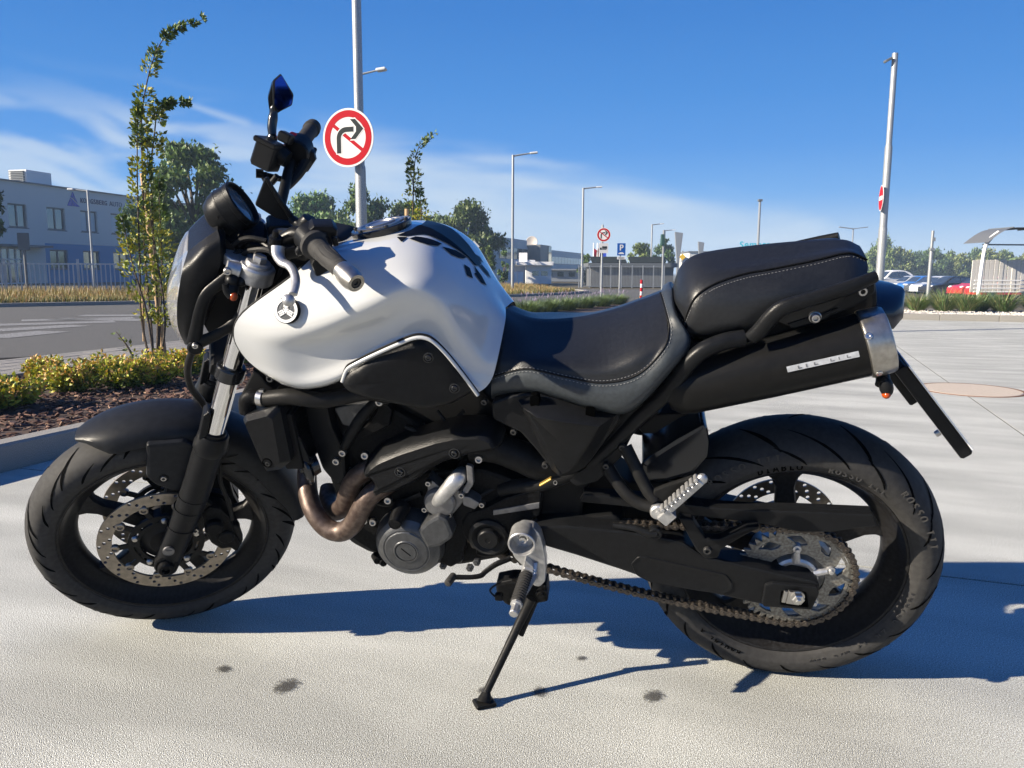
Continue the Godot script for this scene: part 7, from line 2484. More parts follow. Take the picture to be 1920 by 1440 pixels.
	var p3 := PackedVector3Array([Vector3(-0.243, 0.8465, 0.104), Vector3(-0.2165, 0.8693, 0.112), Vector3(-0.1793, 0.8912, 0.116), Vector3(-0.1351, 0.9085, 0.116), Vector3(-0.0825, 0.9249, 0.114), Vector3(-0.0267, 0.9369, 0.102), Vector3(0.0277, 0.9515, 0.086), Vector3(0.0642, 0.9514, 0.062)])
	var p4 := PackedVector3Array([Vector3(-0.2318, 0.8299, 0.09), Vector3(-0.1927, 0.8334, 0.1), Vector3(-0.1473, 0.8457, 0.106), Vector3(-0.1096, 0.8595, 0.106), Vector3(-0.0656, 0.8795, 0.104), Vector3(-0.0191, 0.9011, 0.102), Vector3(0.0294, 0.9226, 0.095), Vector3(0.0581, 0.9363, 0.07)])
	var p5 := PackedVector3Array([Vector3(-0.2227, 0.7923, 0), Vector3(-0.1818, 0.7908, 0), Vector3(-0.1321, 0.8017, 0), Vector3(-0.0915, 0.8166, 0), Vector3(-0.0445, 0.8389, 0), Vector3(0.0053, 0.8619, 0), Vector3(0.0552, 0.8885, 0), Vector3(0.0766, 0.9113, 0)])
	var pf := catmull([p0, p1, p2, p3, p4, p5], 5, 5)
	var pm := Mb.new()
	pm.grid(pf); pm.grid(mirror(pf))
	for e in [0, pf[0].size() - 1]:
		var c := PackedVector3Array()
		for r in pf: c.append(r[e])
		var o := PackedVector3Array()
		for v in c: o.append(V(v.x, v.y, -v.z))
		pm.grid([c, o])
	part("pillion_cover", pm, M.leather, pil, 60)
	var s0 := PackedVector3Array()
	var s1 := PackedVector3Array()
	for i in p2.size():
		s0.append(p2[i] + V(0, 0.0012, 0.0012))
		s1.append(p2[i].lerp(p3[i], 0.14) + V(0, 0, 0.0022))
	var ps := Mb.new()
	ps.tube(s0, 0.0017, 6, 6)
	part("pillion_seam", ps, M.dark, pil, 60)
	stitches(s1, 0.0045, pil)

func both(called: String, m: Mb, ma: Material, parent: Node, crease := 35.0) -> void:
	# the near one and its mirror image on the far side
	part(called, m, ma, parent, crease)
	var o := Mb.new()
	o.p = m.p.duplicate()
	for i in range(0, o.p.size(), 3):
		var a := o.p[i]; var b := o.p[i + 1]; var c := o.p[i + 2]
		o.p[i] = V(a.x, a.y, -a.z); o.p[i + 1] = V(c.x, c.y, -c.z); o.p[i + 2] = V(b.x, b.y, -b.z)
	part(called, o, ma, parent, crease)

func tail() -> void:
	# under-seat silencers
	for s in [1.0, -1.0]:
		var mf := group_node("silencer", bike)
		var a := Vector3(-0.2626, 0.7276, 0.105)
		var b := Vector3(0.0635, 0.8346, 0.12)
		var e := Vector3(0.0967, 0.8439, 0.122)
		a.z *= s; b.z *= s; e.z *= s
		var d := (b - a).normalized()
		var l := a.distance_to(b)
		var le := a.distance_to(e)
		var m := Mb.new()
		m.lathe(a, d, PackedVector2Array([Vector2(0.0, -0.012), Vector2(0.034, -0.010), Vector2(0.046, 0.006), Vector2(0.0505, 0.03), Vector2(0.0545, l * 0.5), Vector2(0.0570, l), Vector2(0.0, l)]), 56)
		part("silencer_can", m, M.muffler, mf, 35)
		var c := Mb.new()
		c.lathe(a, d, PackedVector2Array([Vector2(0.0568, l - 0.006), Vector2(0.0600, l - 0.004), Vector2(0.0612, l + 0.0), Vector2(0.0602, l + 0.008), Vector2(0.0592, le - 0.004), Vector2(0.0570, le + 0.002), Vector2(0.0500, le + 0.004), Vector2(0.0300, le - 0.004), Vector2(0.0290, le - 0.03), Vector2(0.0, le - 0.03)]), 56)
		part("silencer_cap", c, M.brushed, mf, 30)
		if s > 0:
			for q in [Vector3(0.0475, 0.8749, 0.18), Vector3(0.0773, 0.7998, 0.168)]:
				var rel: Vector3 = q - a
				var h := rel.dot(d)
				var rad := (rel - d * h).normalized()
				var rv := Mb.new()
				rv.lathe(a + d * h + rad * 0.0605, rad, PackedVector2Array([Vector2(0.0065, -0.003), Vector2(0.0065, 0.001), Vector2(0.005, 0.0025), Vector2(0.0025, 0.0025), Vector2(0.002, 0.001), Vector2(0, 0.001)]), 14)
				part("cap_rivet", rv, M.steel, mf, 30)
			var bg := Mb.new()
			var rows := []
			var t0 := Vector3(-0.075, 0.805, 0.175)
			var t1 := Vector3(0.0378, 0.8385, 0.178)
			for i in 13:
				var q: Vector3 = t0.lerp(t1, i / 12.0)
				var h: float = (q - a).dot(d)
				var base: Vector3 = (q - a - d * h).normalized()
				var line := PackedVector3Array()
				for k in 5:
					var an := (k - 2) * 0.045
					line.append(a + d * h + base.rotated(d, an) * (lerpf(0.0545, 0.0570, h / l) + 0.0012))
				rows.append(line)
			bg.grid(rows)
			part("silencer_badge", bg, M.badge, mf, 60)
			var mk := Mb.new()
			for i in 7:
				if i == 3: continue
				var q: Vector3 = t0.lerp(t1, 0.16 + 0.68 * i / 6.0)
				var h: float = (q - a).dot(d)
				var base: Vector3 = (q - a - d * h).normalized()
				var y := d.cross(base)
				mk.box(a + d * h + base * 0.0578, V(0.0016, 0.005, 0.001), Basis(d, y, base))
				if i % 2 == 0: mk.box(a + d * (h + 0.003) + base * 0.0578 + y * 0.002, V(0.005, 0.0012, 0.001), Basis(d, y, base))
			part("badge_mark", mk, M.alu_dull, mf, 20)
	# tail cowl and lamp
	var cowl := Mb.new()
	var rows := []
	for st in [[1600, 538, 610, 0.10], [1632, 543, 606, 0.095], [1665, 547, 604, 0.085], [1690, 550, 592, 0.060], [1707, 554, 564, 0.018]]:
		var q := PackedVector3Array()
		var tp := Vector3.ZERO
		for k in 13:
			var a := PI * k / 12.0
			var px := [st[0], lerpf(st[2], st[1], pow(sin(a), 0.55))]
			tp = tail_point(px[0], px[1], st[3])
			q.append(V(tp.x, tp.y, cos(a) * st[3]))
		rows.append(q)
	cowl.grid(rows)
	var bot := []
	for r in rows: bot.append(PackedVector3Array([r[0], r[12]]))
	cowl.grid(bot)
	cowl.fan(rows[4])
	part("tail_lamp", cowl, M.tail, bike, 45)
	var ut := Mb.new()
	ut.plate(rounded(PackedVector2Array([Vector2(-0.2365, 0.8186), Vector2(-0.191, 0.832), Vector2(-0.1077, 0.8562), Vector2(-0.0108, 0.8978), Vector2(0.0723, 0.9433), Vector2(0.0822, 0.9046), Vector2(0.0834, 0.865), Vector2(0.0475, 0.8645), Vector2(-0.0862, 0.8265), Vector2(-0.1981, 0.7926), Vector2(-0.2546, 0.7476), Vector2(-0.2975, 0.6842), Vector2(-0.3225, 0.666), Vector2(-0.2947, 0.7521)]), 0.01), -0.09, 0.09, 0.01, 0.01)
	part("tail_frame", ut, M.dark, bike)
	var sf := Mb.new()
	sf.tube(PackedVector3Array([Vector3(-0.1453, 0.8457, 0.13), Vector3(-0.1776, 0.841, 0.135), Vector3(-0.2122, 0.827, 0.14), Vector3(-0.2387, 0.8006, 0.14), Vector3(-0.2577, 0.7663, 0.135), Vector3(-0.2846, 0.723, 0.125), Vector3(-0.3277, 0.6718, 0.115), Vector3(-0.3727, 0.615, 0.11), Vector3(-0.4145, 0.5682, 0.105)]), 0.0155, 14, 5)
	both("seat_rail", sf, M.black, bike)
	var sr := Mb.new()
	sr.plate(PackedVector2Array([Vector2(-0.2779, 0.7537), Vector2(-0.3431, 0.6852), Vector2(-0.3951, 0.6136), Vector2(-0.4295, 0.5579), Vector2(-0.467, 0.5313), Vector2(-0.4457, 0.5137), Vector2(-0.403, 0.5284), Vector2(-0.3564, 0.5855), Vector2(-0.3273, 0.6572), Vector2(-0.2789, 0.7042)]), 0.085, 0.118, 0.006)
	both("rear_frame", sr, M.black, bike)
	var gr := Mb.new()
	gr.tube(PackedVector3Array([Vector3(-0.1358, 0.8516, 0.145), Vector3(-0.1234, 0.8676, 0.15), Vector3(-0.1086, 0.893, 0.155), Vector3(-0.0916, 0.9115, 0.158), Vector3(-0.0632, 0.9222, 0.158), Vector3(-0.0125, 0.9376, 0.152), Vector3(0.0256, 0.9495, 0.145), Vector3(0.0575, 0.9614, 0.135)]), [0.013, 0.0145, 0.014, 0.014, 0.0135, 0.0130, 0.0125, 0.010], 14, 5, true, 0.8)
	both("grab_rail", gr, M.plastic, bike)
	var gb := Mb.new()
	gb.plate(rounded(PackedVector2Array([Vector2(-0.0985, 0.8803), Vector2(-0.0821, 0.8953), Vector2(-0.0061, 0.9221), Vector2(0.0268, 0.9346), Vector2(0.0582, 0.9535), Vector2(0.0615, 0.9302), Vector2(0.0305, 0.9062), Vector2(-0.0189, 0.8834), Vector2(-0.0706, 0.8689)]), 0.006), 0.118, 0.134, 0.004)
	both("grab_bracket", gb, M.black, bike)
	for q in [Vector3(-0.0317, 0.889, 0.138), Vector3(0.041, 0.9341, 0.128)]:
		var b := Mb.new()
		b.lathe(q, V(0, 0, 1), PackedVector2Array([Vector2(0.0105, -0.006), Vector2(0.0105, 0.002), Vector2(0.009, 0.003)]), 18)
		b.bolt(q + V(0, 0, 0.002), V(0, 0, 1), 0.0082, 0.006)
		part("grab_bolt", b, M.bolt, bike, 30)
	var sg := Mb.new()
	sg.plate(rounded(PackedVector2Array([Vector2(-0.077, 0.8755), Vector2(0.0053, 0.906), Vector2(-0.0151, 0.8842), Vector2(-0.0672, 0.8676)]), 0.003), 0.12, 0.137, 0.002)
	part("grab_gusset", sg, M.plastic, bike)
	# number plate on its hanger
	var top := Vector3(0.1402, 0.7759, 0.085)
	var low := Vector3(0.2864, 0.5995, 0.085)
	var dn := (low - top).normalized()
	var out := dn.cross(V(0, 0, 1)).normalized()
	if out.x < 0.0: out = -out
	var bs := Basis(dn, V(0, 0, 1).cross(dn), V(0, 0, 1))
	var lp := Mb.new()
	var mid := (top + low) * 0.5
	lp.box(V(mid.x, mid.y, 0) - out * 0.002, V(top.distance_to(low), 0.024, 0.17), bs, 0.004)
	part("number_plate_holder", lp, M.black, bike)
	var np := Mb.new()
	np.box(V(mid.x, mid.y, 0) + out * 0.0118 - dn * 0.004, V(top.distance_to(low) - 0.014, 0.003, 0.18), bs, 0.001)
	part("number_plate", np, M.white, bike)
	var fl := Mb.new()
	fl.box(V(top.x, top.y, 0) + dn * 0.045 - out * 0.020, V(0.10, 0.016, 0.11), bs, 0.003)
	fl.box(V(top.x, top.y, 0) - dn * 0.05 - out * 0.012, V(0.12, 0.02, 0.07), bs, 0.004)
	part("plate_hanger", fl, M.black, bike)
	var pbm := Mb.new()
	pbm.bolt(Vector3(0.2475, 0.637, 0.05) - out * 0.013, -out, 0.006, 0.005)
	part("plate_bolt", pbm, M.bolt, bike, 30)
	for s in [1.0, -1.0]:
		var ts := group_node("rear_turn_signal", bike)
		var q := Vector3(0.0923, 0.7701, 0.15)
		q.z *= s
		var m := Mb.new()
		m.tube(PackedVector3Array([V(q.x + 0.01, q.y + 0.02, q.z * 0.5), V(q.x + 0.003, q.y + 0.008, q.z * 0.9), q]), [0.010, 0.012, 0.013], 12, 3)
		m.ball(q + V(0.006, -0.003, 0), V(0.012, 0.020, 0.012), 14, Basis(V(0, 0, 1), 0.3))
		part("signal_housing", m, M.black, ts)
		var o := Mb.new()
		o.ball(q + V(0.007, -0.016, 0.003 * s), V(0.0075, 0.0075, 0.0105), 14)
		part("signal_lens", o, M.orange, ts)

func tail_point(px: float, py: float, s: float) -> Vector3:
	# interpolates four measured corners of the tail
	var a := Vector3(0.0476, 0.9164, 0.05)
	var b := Vector3(0.1425, 0.9171, 0.05)
	var c := Vector3(0.0572, 0.8436, 0.05)
	var d := Vector3(0.1538, 0.845, 0.05)
	var u := (px - 1600.0) / 106.0
	var v := (py - 538.0) / 72.0
	return a.lerp(b, u).lerp(c.lerp(d, u), v)

func engine() -> void:
	# dark mass of frame, airbox and wiring under the tank
	var sp := Mb.new()
	sp.plate(rounded(PackedVector2Array([Vector2(-1.1378, 0.73), Vector2(-1.032, 0.7203), Vector2(-0.8601, 0.7955), Vector2(-0.6655, 0.7297), Vector2(-0.6141, 0.6594), Vector2(-0.5383, 0.613), Vector2(-0.4902, 0.5138), Vector2(-0.5421, 0.4785), Vector2(-0.6215, 0.5075), Vector2(-0.7159, 0.4896), Vector2(-0.7839, 0.5262), Vector2(-0.8814, 0.6128), Vector2(-0.9855, 0.6345), Vector2(-1.0683, 0.6445), Vector2(-1.1082, 0.6936)]), 0.01), -0.09, 0.055, 0.008, 0.008)
	part("airbox", sp, M.dark, bike)
	var fr := Mb.new()
	fr.plate(rounded(PackedVector2Array([Vector2(-1.0118, 0.6803), Vector2(-0.9573, 0.682), Vector2(-0.9541, 0.6231), Vector2(-0.9346, 0.5606), Vector2(-0.9394, 0.4885), Vector2(-0.9624, 0.4779), Vector2(-0.9903, 0.519), Vector2(-1.0094, 0.621)]), 0.008), 0.05, 0.10, 0.006)
	fr.plate(rounded(PackedVector2Array([Vector2(-0.9983, 0.4974), Vector2(-0.9515, 0.4878), Vector2(-0.9272, 0.4146), Vector2(-0.9461, 0.3433), Vector2(-0.9712, 0.3416), Vector2(-0.9868, 0.4249)]), 0.008), -0.05, 0.06, 0.006)
	part("front_frame", fr, M.black, bike)
	for q in [Vector3(-0.9544, 0.5422, 0.101), Vector3(-0.9374, 0.5636, 0.101)]:
		var b := Mb.new()
		b.bolt(q, V(0, 0, 1), 0.0085, 0.006)
		part("frame_bolt", b, M.bolt, bike, 30)
	var st := Mb.new()
	st.tube(PackedVector3Array([Vector3(-0.9304, 0.5789, 0.105), Vector3(-0.9096, 0.6124, 0.112), Vector3(-0.8843, 0.6503, 0.112), Vector3(-0.8559, 0.6804, 0.105), Vector3(-0.8384, 0.6906, 0.1)]), [0.009, 0.0115, 0.0120, 0.0105, 0.008], 14, 4)
	part("engine_brace", st, M.pipe, bike)
	var sb := Mb.new()
	sb.bolt(Vector3(-0.8399, 0.6893, 0.11), V(0, 0, 1), 0.0085, 0.006)
	part("frame_bolt", sb, M.bolt, bike, 30)
	var cy := Mb.new()
	cy.plate(rounded(PackedVector2Array([Vector2(-0.9578, 0.6502), Vector2(-0.8759, 0.675), Vector2(-0.8212, 0.6549), Vector2(-0.7677, 0.6198), Vector2(-0.7387, 0.5581), Vector2(-0.7674, 0.4918), Vector2(-0.8678, 0.4394), Vector2(-0.9403, 0.4422), Vector2(-0.9558, 0.509), Vector2(-0.9691, 0.5867)]), 0.012), -0.10, 0.075, 0.01)
	part("cylinder_block", cy, M.engine_dark, bike)
	for i in 5:
		var fin := Mb.new()
		fin.plate(rounded(PackedVector2Array([Vector2(-0.9558, 0.509), Vector2(-0.7605, 0.5724), Vector2(-0.7477, 0.5603), Vector2(-0.9463, 0.4894)]), 0.004), -0.105, 0.086, 0.002)
		fin.p = (Transform3D(Basis(), V(0.004 * i, -0.013 * i, 0)) * fin.p)
		part("cooling_fin", fin, M.engine_dark, bike)
	var hd := Mb.new()
	hd.plate(rounded(PackedVector2Array([Vector2(-0.9507, 0.6578), Vector2(-0.8701, 0.6776), Vector2(-0.8777, 0.6333), Vector2(-0.9204, 0.6155), Vector2(-0.9375, 0.6186)]), 0.004), 0.06, 0.084, 0.003)
	part("head_cover", hd, M.engine, bike)
	var h2 := Mb.new()
	h2.plate(rounded(PackedVector2Array([Vector2(-0.8425, 0.6809), Vector2(-0.8234, 0.6597), Vector2(-0.833, 0.6225), Vector2(-0.8698, 0.6024), Vector2(-0.9045, 0.5845), Vector2(-0.9123, 0.5969), Vector2(-0.8784, 0.627)]), 0.004), 0.06, 0.088, 0.003)
	part("head_side_cover", h2, M.engine_dark, bike)
	var pl := Mb.new()
	pl.lathe(Vector3(-0.8283, 0.5723, 0.085), V(0.1, 1, 0.1), PackedVector2Array([Vector2(0.010, -0.01), Vector2(0.010, 0.0), Vector2(0.006, 0.002), Vector2(0.006, 0.016), Vector2(0.0045, 0.018), Vector2(0, 0.018)]), 14)
	part("coolant_nipple", pl, M.alu_dull, bike, 30)
	var sh := Mb.new()
	sh.plate(rounded(PackedVector2Array([Vector2(-1.1357, 0.8421), Vector2(-1.1112, 0.9225), Vector2(-1.0639, 0.994), Vector2(-0.9917, 1.0256), Vector2(-0.9064, 1.0095), Vector2(-0.8888, 0.9777), Vector2(-0.9628, 0.9232), Vector2(-1.0382, 0.8778), Vector2(-1.0929, 0.8309)]), 0.01), -0.05, 0.045, 0.006, 0.006)
	part("steering_head", sh, M.dark, bike)
	# radiator and its side cowl
	var rd := Mb.new()
	var ra := Vector3(-1.0286, 0.6799, 0.15) * V(1, 1, 0)
	var rb := Vector3(-1.022, 0.5519, 0.15) * V(1, 1, 0)
	rd.bar(ra, rb, 0.04, 0.32, V(1, 0.4, 0), 0.004)
	part("radiator", rd, M.dark, bike)
	var fins := Mb.new()
	var rdir := (rb - ra).normalized()
	for i in 26:
		var c := ra.lerp(rb, (i + 0.5) / 26.0) - V(0, 0, 1).cross(rdir) * -0.0215
		fins.box(c, V(0.0012, 0.004, 0.30), Basis(rdir, V(0, 0, 1).cross(rdir), V(0, 0, 1)))
	part("radiator_fins", fins, M.dark, bike).set_meta("kind", "stuff")
	for s in [1.0, -1.0]:
		var cw := Mb.new()
		var out := rounded(PackedVector2Array([Vector2(-1.103, 0.6733), Vector2(-1.0964, 0.6842), Vector2(-1.0279, 0.7053), Vector2(-1.0204, 0.6974), Vector2(-1.0189, 0.6468), Vector2(-1.0172, 0.5825), Vector2(-1.0423, 0.5627), Vector2(-1.0745, 0.5561), Vector2(-1.084, 0.5868)]), 0.004)
		var top := rounded(PackedVector2Array([Vector2(-1.0917, 0.6718), Vector2(-1.0872, 0.6778), Vector2(-1.0424, 0.6912), Vector2(-1.0323, 0.6857), Vector2(-1.0326, 0.6456), Vector2(-1.0336, 0.5875), Vector2(-1.0445, 0.5771), Vector2(-1.0638, 0.5712), Vector2(-1.0708, 0.5956)]), 0.003)
		var o0 := PackedVector3Array()
		var o1 := PackedVector3Array()
		var o2 := PackedVector3Array()
		for v in out: o0.append(V(v.x, v.y, 0.12 * s)); o1.append(V(v.x, v.y, 0.178 * s))
		for v in top: o2.append(V(v.x, v.y, 0.194 * s))
		cw.grid([o0, o1, o2], true)
		cw.fan(o2)
		part("radiator_cowl", cw, M.plastic, bike, 25)
		if s > 0:
			var hole := Mb.new()
			hole.lathe(Vector3(-1.0603, 0.586, 0.1945), V(0, 0, 1), PackedVector2Array([Vector2(0.0105, -0.004), Vector2(0.0105, 0.0006), Vector2(0.0085, 0.0008), Vector2(0.008, -0.004), Vector2(0, -0.004)]), 18)
			part("cowl_recess", hole, M.void, bike)
			var cb := Mb.new()
			cb.bolt(Vector3(-1.0601, 0.5827, 0.191), V(0, 0, 1), 0.0055)
			part("cowl_bolt", cb, M.bolt_dark, bike)
	var neck := Mb.new()
	neck.tube(PackedVector3Array([Vector3(-1.1027, 0.6798, 0.155), Vector3(-1.0993, 0.7037, 0.155), Vector3(-1.0884, 0.7135, 0.155), Vector3(-1.0729, 0.7116, 0.155)]), [0.017, 0.017, 0.016, 0.0145], 16, 4)
	neck.ball(Vector3(-1.1006, 0.6836, 0.165), V(0.008, 0.008, 0.008), 10)
	part("radiator_neck", neck, M.engine_dark, bike)
	var hs := Mb.new()
	hs.tube(PackedVector3Array([Vector3(-1.0797, 0.7114, 0.155), Vector3(-1.0538, 0.712, 0.157), Vector3(-1.0089, 0.7183, 0.16), Vector3(-0.9747, 0.7149, 0.158), Vector3(-0.9423, 0.7087, 0.15), Vector3(-0.907, 0.7109, 0.14), Vector3(-0.8565, 0.7147, 0.125), Vector3(-0.8188, 0.6995, 0.11)]), [0.0145, 0.0160, 0.0165, 0.0165, 0.0165, 0.016, 0.015, 0.015], 18, 5)
	part("coolant_hose", hs, M.hose, bike)
	var hc := Mb.new()
	hc.tube(PackedVector3Array([Vector3(-1.0723, 0.7121, 0.156), Vector3(-1.0606, 0.7118, 0.157)]), [0.0172, 0.0172], 20, 1)
	hc.box(Vector3(-1.0628, 0.7285, 0.158), V(0.01, 0.007, 0.008), Basis(), 0.001)
	part("hose_clamp", hc, M.steel, bike)
	var ub := Mb.new()
	ub.plate(rounded(PackedVector2Array([Vector2(-1.1249, 0.7068), Vector2(-1.1089, 0.7299), Vector2(-1.087, 0.7611), Vector2(-1.0754, 0.7497), Vector2(-1.0631, 0.7288), Vector2(-1.0495, 0.715), Vector2(-1.0739, 0.7071), Vector2(-1.1101, 0.6988)]), 0.004), 0.06, 0.13, 0.004)
	part("radiator_bracket", ub, M.dark, bike)
	var ubb := Mb.new()
	ubb.bolt(Vector3(-1.0507, 0.7475, 0.135), V(0, 0, 1), 0.008, 0.008)
	part("bracket_bolt", ubb, M.engine, bike, 30)
	# horn
	var hn := Mb.new()
	hn.lathe(Vector3(-1.0132, 0.5407, 0.13), V(-0.78, -0.12, 0.55), PackedVector2Array([Vector2(0, -0.03), Vector2(0.022, -0.028), Vector2(0.026, -0.012), Vector2(0.039, -0.006), Vector2(0.040, 0.0), Vector2(0.037, 0.003), Vector2(0.028, 0.001), Vector2(0.024, 0.006), Vector2(0.010, 0.006), Vector2(0.010, 0.012), Vector2(0, 0.012)]), 36)
	part("horn", hn, M.gloss, bike, 30)
	var hb := Mb.new()
	hb.plate(rounded(PackedVector2Array([Vector2(-1.0182, 0.623), Vector2(-1.0026, 0.6273), Vector2(-0.9867, 0.5656), Vector2(-1.0004, 0.5523), Vector2(-1.0097, 0.5671)]), 0.003), 0.148, 0.154, 0.001)
	hb.hexn(Vector3(-0.9849, 0.5712, 0.154), V(0, 0, 1), 0.006, 0.006)
	part("horn_bracket", hb, M.black, bike, 30)
	# exhaust
	var hp := Mb.new()
	hp.tube(PackedVector3Array([Vector3(-1.0591, 0.4746, 0.03), Vector3(-1.052, 0.4552, 0.055), Vector3(-1.0384, 0.433, 0.085), Vector3(-1.0172, 0.409, 0.11), Vector3(-0.9878, 0.3862, 0.125), Vector3(-0.954, 0.3835, 0.132), Vector3(-0.9228, 0.4089, 0.136), Vector3(-0.8959, 0.4536, 0.136), Vector3(-0.8732, 0.4828, 0.13), Vector3(-0.8402, 0.4997, 0.11)]), 0.0215, 22, 6)
	part("header_pipe", hp, M.rust, bike, 60)
	var hq := Mb.new()
	hq.tube(PackedVector3Array([Vector3(-1.0269, 0.4072, 0), Vector3(-1.018, 0.3952, 0.035), Vector3(-0.9899, 0.3939, 0.07), Vector3(-0.9577, 0.4229, 0.09), Vector3(-0.936, 0.4686, 0.1), Vector3(-0.9145, 0.5041, 0.104), Vector3(-0.8735, 0.5322, 0.104), Vector3(-0.8049, 0.5608, 0.09)]), 0.0215, 22, 6)
	part("header_pipe", hq, M.rust, bike, 60)
	var ep := Mb.new()
	ep.tube(PackedVector3Array([Vector3(-0.6632, 0.5903, 0.105), Vector3(-0.6091, 0.5874, 0.1), Vector3(-0.5613, 0.5682, 0.095), Vector3(-0.5131, 0.5488, 0.09), Vector3(-0.4483, 0.571, 0.08), Vector3(-0.3741, 0.6466, 0.08), Vector3(-0.3034, 0.706, 0.09)]), [0.028, 0.031, 0.033, 0.034, 0.034, 0.034, 0.034], 20, 5)
	part("exhaust_pipe", ep, M.pipe, bike, 60)
	var hg := Mb.new()
	var gout := rounded(PackedVector2Array([Vector2(-0.889, 0.5368), Vector2(-0.8754, 0.564), Vector2(-0.8504, 0.585), Vector2(-0.8033, 0.6079), Vector2(-0.724, 0.6388), Vector2(-0.6823, 0.6499), Vector2(-0.629, 0.6531), Vector2(-0.6022, 0.6425), Vector2(-0.5886, 0.6183), Vector2(-0.5978, 0.6036), Vector2(-0.6453, 0.5942), Vector2(-0.7008, 0.5747), Vector2(-0.7354, 0.5545), Vector2(-0.7741, 0.5199), Vector2(-0.8149, 0.496), Vector2(-0.8569, 0.4885), Vector2(-0.8734, 0.4953), Vector2(-0.863, 0.5152), Vector2(-0.8685, 0.5264)]), 0.010)
	var gl := []
	for stp in [[0.0, 0.080], [0.0, 0.118], [0.003, 0.136], [0.008, 0.150], [0.0155, 0.158]]:
		var r := PackedVector3Array()
		for v in Mb.inset(gout, stp[0]): r.append(V(v.x, v.y, stp[1]))
		gl.append(r)
	hg.grid(gl, true)
	var lastr: PackedVector3Array = gl[4]
	var ix := Geometry2D.triangulate_polygon(gout)
	for k in range(0, ix.size(), 3): hg.tri(lastr[ix[k]], lastr[ix[k + 1]], lastr[ix[k + 2]])
	part("heat_shield", hg, M.plastic, bike, 60)
	for q in [Vector3(-0.7974, 0.5562, 0.158), Vector3(-0.6817, 0.6043, 0.158)]:
		var b := Mb.new()
		b.lathe(q, V(0, 0, 1), PackedVector2Array([Vector2(0.0115, -0.002), Vector2(0.0115, 0.001), Vector2(0.0095, 0.0012), Vector2(0.0085, -0.001), Vector2(0, -0.001)]), 18)
		b.bolt(q, V(0, 0, 1), 0.0065, 0.004)
		part("shield_bolt", b, M.gloss, bike, 30)
	# crankcase
	var ck := Mb.new()
	ck.plate(rounded(PackedVector2Array([Vector2(-0.9477, 0.3786), Vector2(-0.8979, 0.4369), Vector2(-0.8086, 0.4952), Vector2(-0.7599, 0.5198), Vector2(-0.6452, 0.5357), Vector2(-0.5792, 0.5135), Vector2(-0.5252, 0.4582), Vector2(-0.5389, 0.3704), Vector2(-0.5989, 0.3134), Vector2(-0.7077, 0.2826), Vector2(-0.7804, 0.2829), Vector2(-0.9019, 0.2988), Vector2(-0.9388, 0.3223), Vector2(-0.9607, 0.3452)]), 0.012), -0.15, 0.095, 0.010, 0.010)
	part("crankcase", ck, M.engine_dark, bike)
	var bp := Mb.new()
	bp.plate(rounded(PackedVector2Array([Vector2(-0.9835, 0.3411), Vector2(-0.9462, 0.3579), Vector2(-0.9153, 0.3456), Vector2(-0.9023, 0.2854), Vector2(-0.922, 0.2899), Vector2(-0.9572, 0.3109)]), 0.008), -0.08, 0.075, 0.006)
	part("engine_skid", bp, M.black, bike)
	var lw := Mb.new()
	lw.plate(rounded(PackedVector2Array([Vector2(-0.7163, 0.4604), Vector2(-0.6854, 0.4752), Vector2(-0.6598, 0.4477), Vector2(-0.6941, 0.3111), Vector2(-0.7217, 0.292), Vector2(-0.7447, 0.3046), Vector2(-0.7281, 0.3649)]), 0.006), 0.07, 0.115, 0.004)
	part("engine_rib", lw, M.engine_dark, bike)
	var ac := group_node("alternator_cover", bike)
	var cc := Vector3(-0.8074, 0.3528, 0.12)
	var am := Mb.new()
	am.xf = Transform3D(Basis().scaled(V(1.07, 1.07, 1)), cc)
	am.lathe(- V(0, 0, 0.02), V(0, 0, 1), PackedVector2Array([Vector2(0.073, -0.02), Vector2(0.074, 0.0), Vector2(0.072, 0.016), Vector2(0.066, 0.032), Vector2(0.056, 0.042), Vector2(0.048, 0.0455), Vector2(0.0455, 0.0445), Vector2(0.0430, 0.0465), Vector2(0.026, 0.0485), Vector2(0.0245, 0.0500), Vector2(0.0225, 0.0500), Vector2(0.0220, 0.0470), Vector2(0.0210, 0.0470), Vector2(0.0205, 0.0492), Vector2(0.0, 0.0497)]), 72)
	part("alternator_case", am, M.engine, ac, 24)
	var sl := Mb.new()
	sl.box(cc + V(0, 0, 0.0298), V(0.026, 0.0022, 0.0012), Basis(V(0, 0, 1), -0.75))
	part("cover_slot", sl, M.dark, ac)
	var bs := Mb.new()
	var bc := Vector3(-0.8217, 0.4302, 0.158)
	bs.tube(PackedVector3Array([bc + V(0.006, 0.016, -0.045), bc]), [0.020, 0.0135], 20, 1)
	bs.lathe(bc, V(0, 0, 1), PackedVector2Array([Vector2(0.0135, -0.002), Vector2(0.0135, 0.0012), Vector2(0.0115, 0.0018), Vector2(0.0110, 0.0004), Vector2(0.0098, 0.0004), Vector2(0.0095, 0.0018), Vector2(0, 0.002)]), 24)
	part("timing_plug", bs, M.engine_dark, ac, 30)
	var lug := Mb.new()
	lug.plate(rounded(PackedVector2Array([Vector2(-0.7775, 0.4101), Vector2(-0.7547, 0.4342), Vector2(-0.7282, 0.4516), Vector2(-0.7108, 0.4422), Vector2(-0.6999, 0.4058), Vector2(-0.7054, 0.392), Vector2(-0.73, 0.3714), Vector2(-0.7607, 0.3638)]), 0.005), 0.07, 0.150, 0.008)
	part("cover_lug", lug, M.engine, ac, 30)
	var pt := Mb.new()
	pt.tube(PackedVector3Array([Vector3(-0.8968, 0.3006, 0.1), Vector3(-0.8854, 0.3019, 0.12)]), [0.010, 0.008], 12, 1)
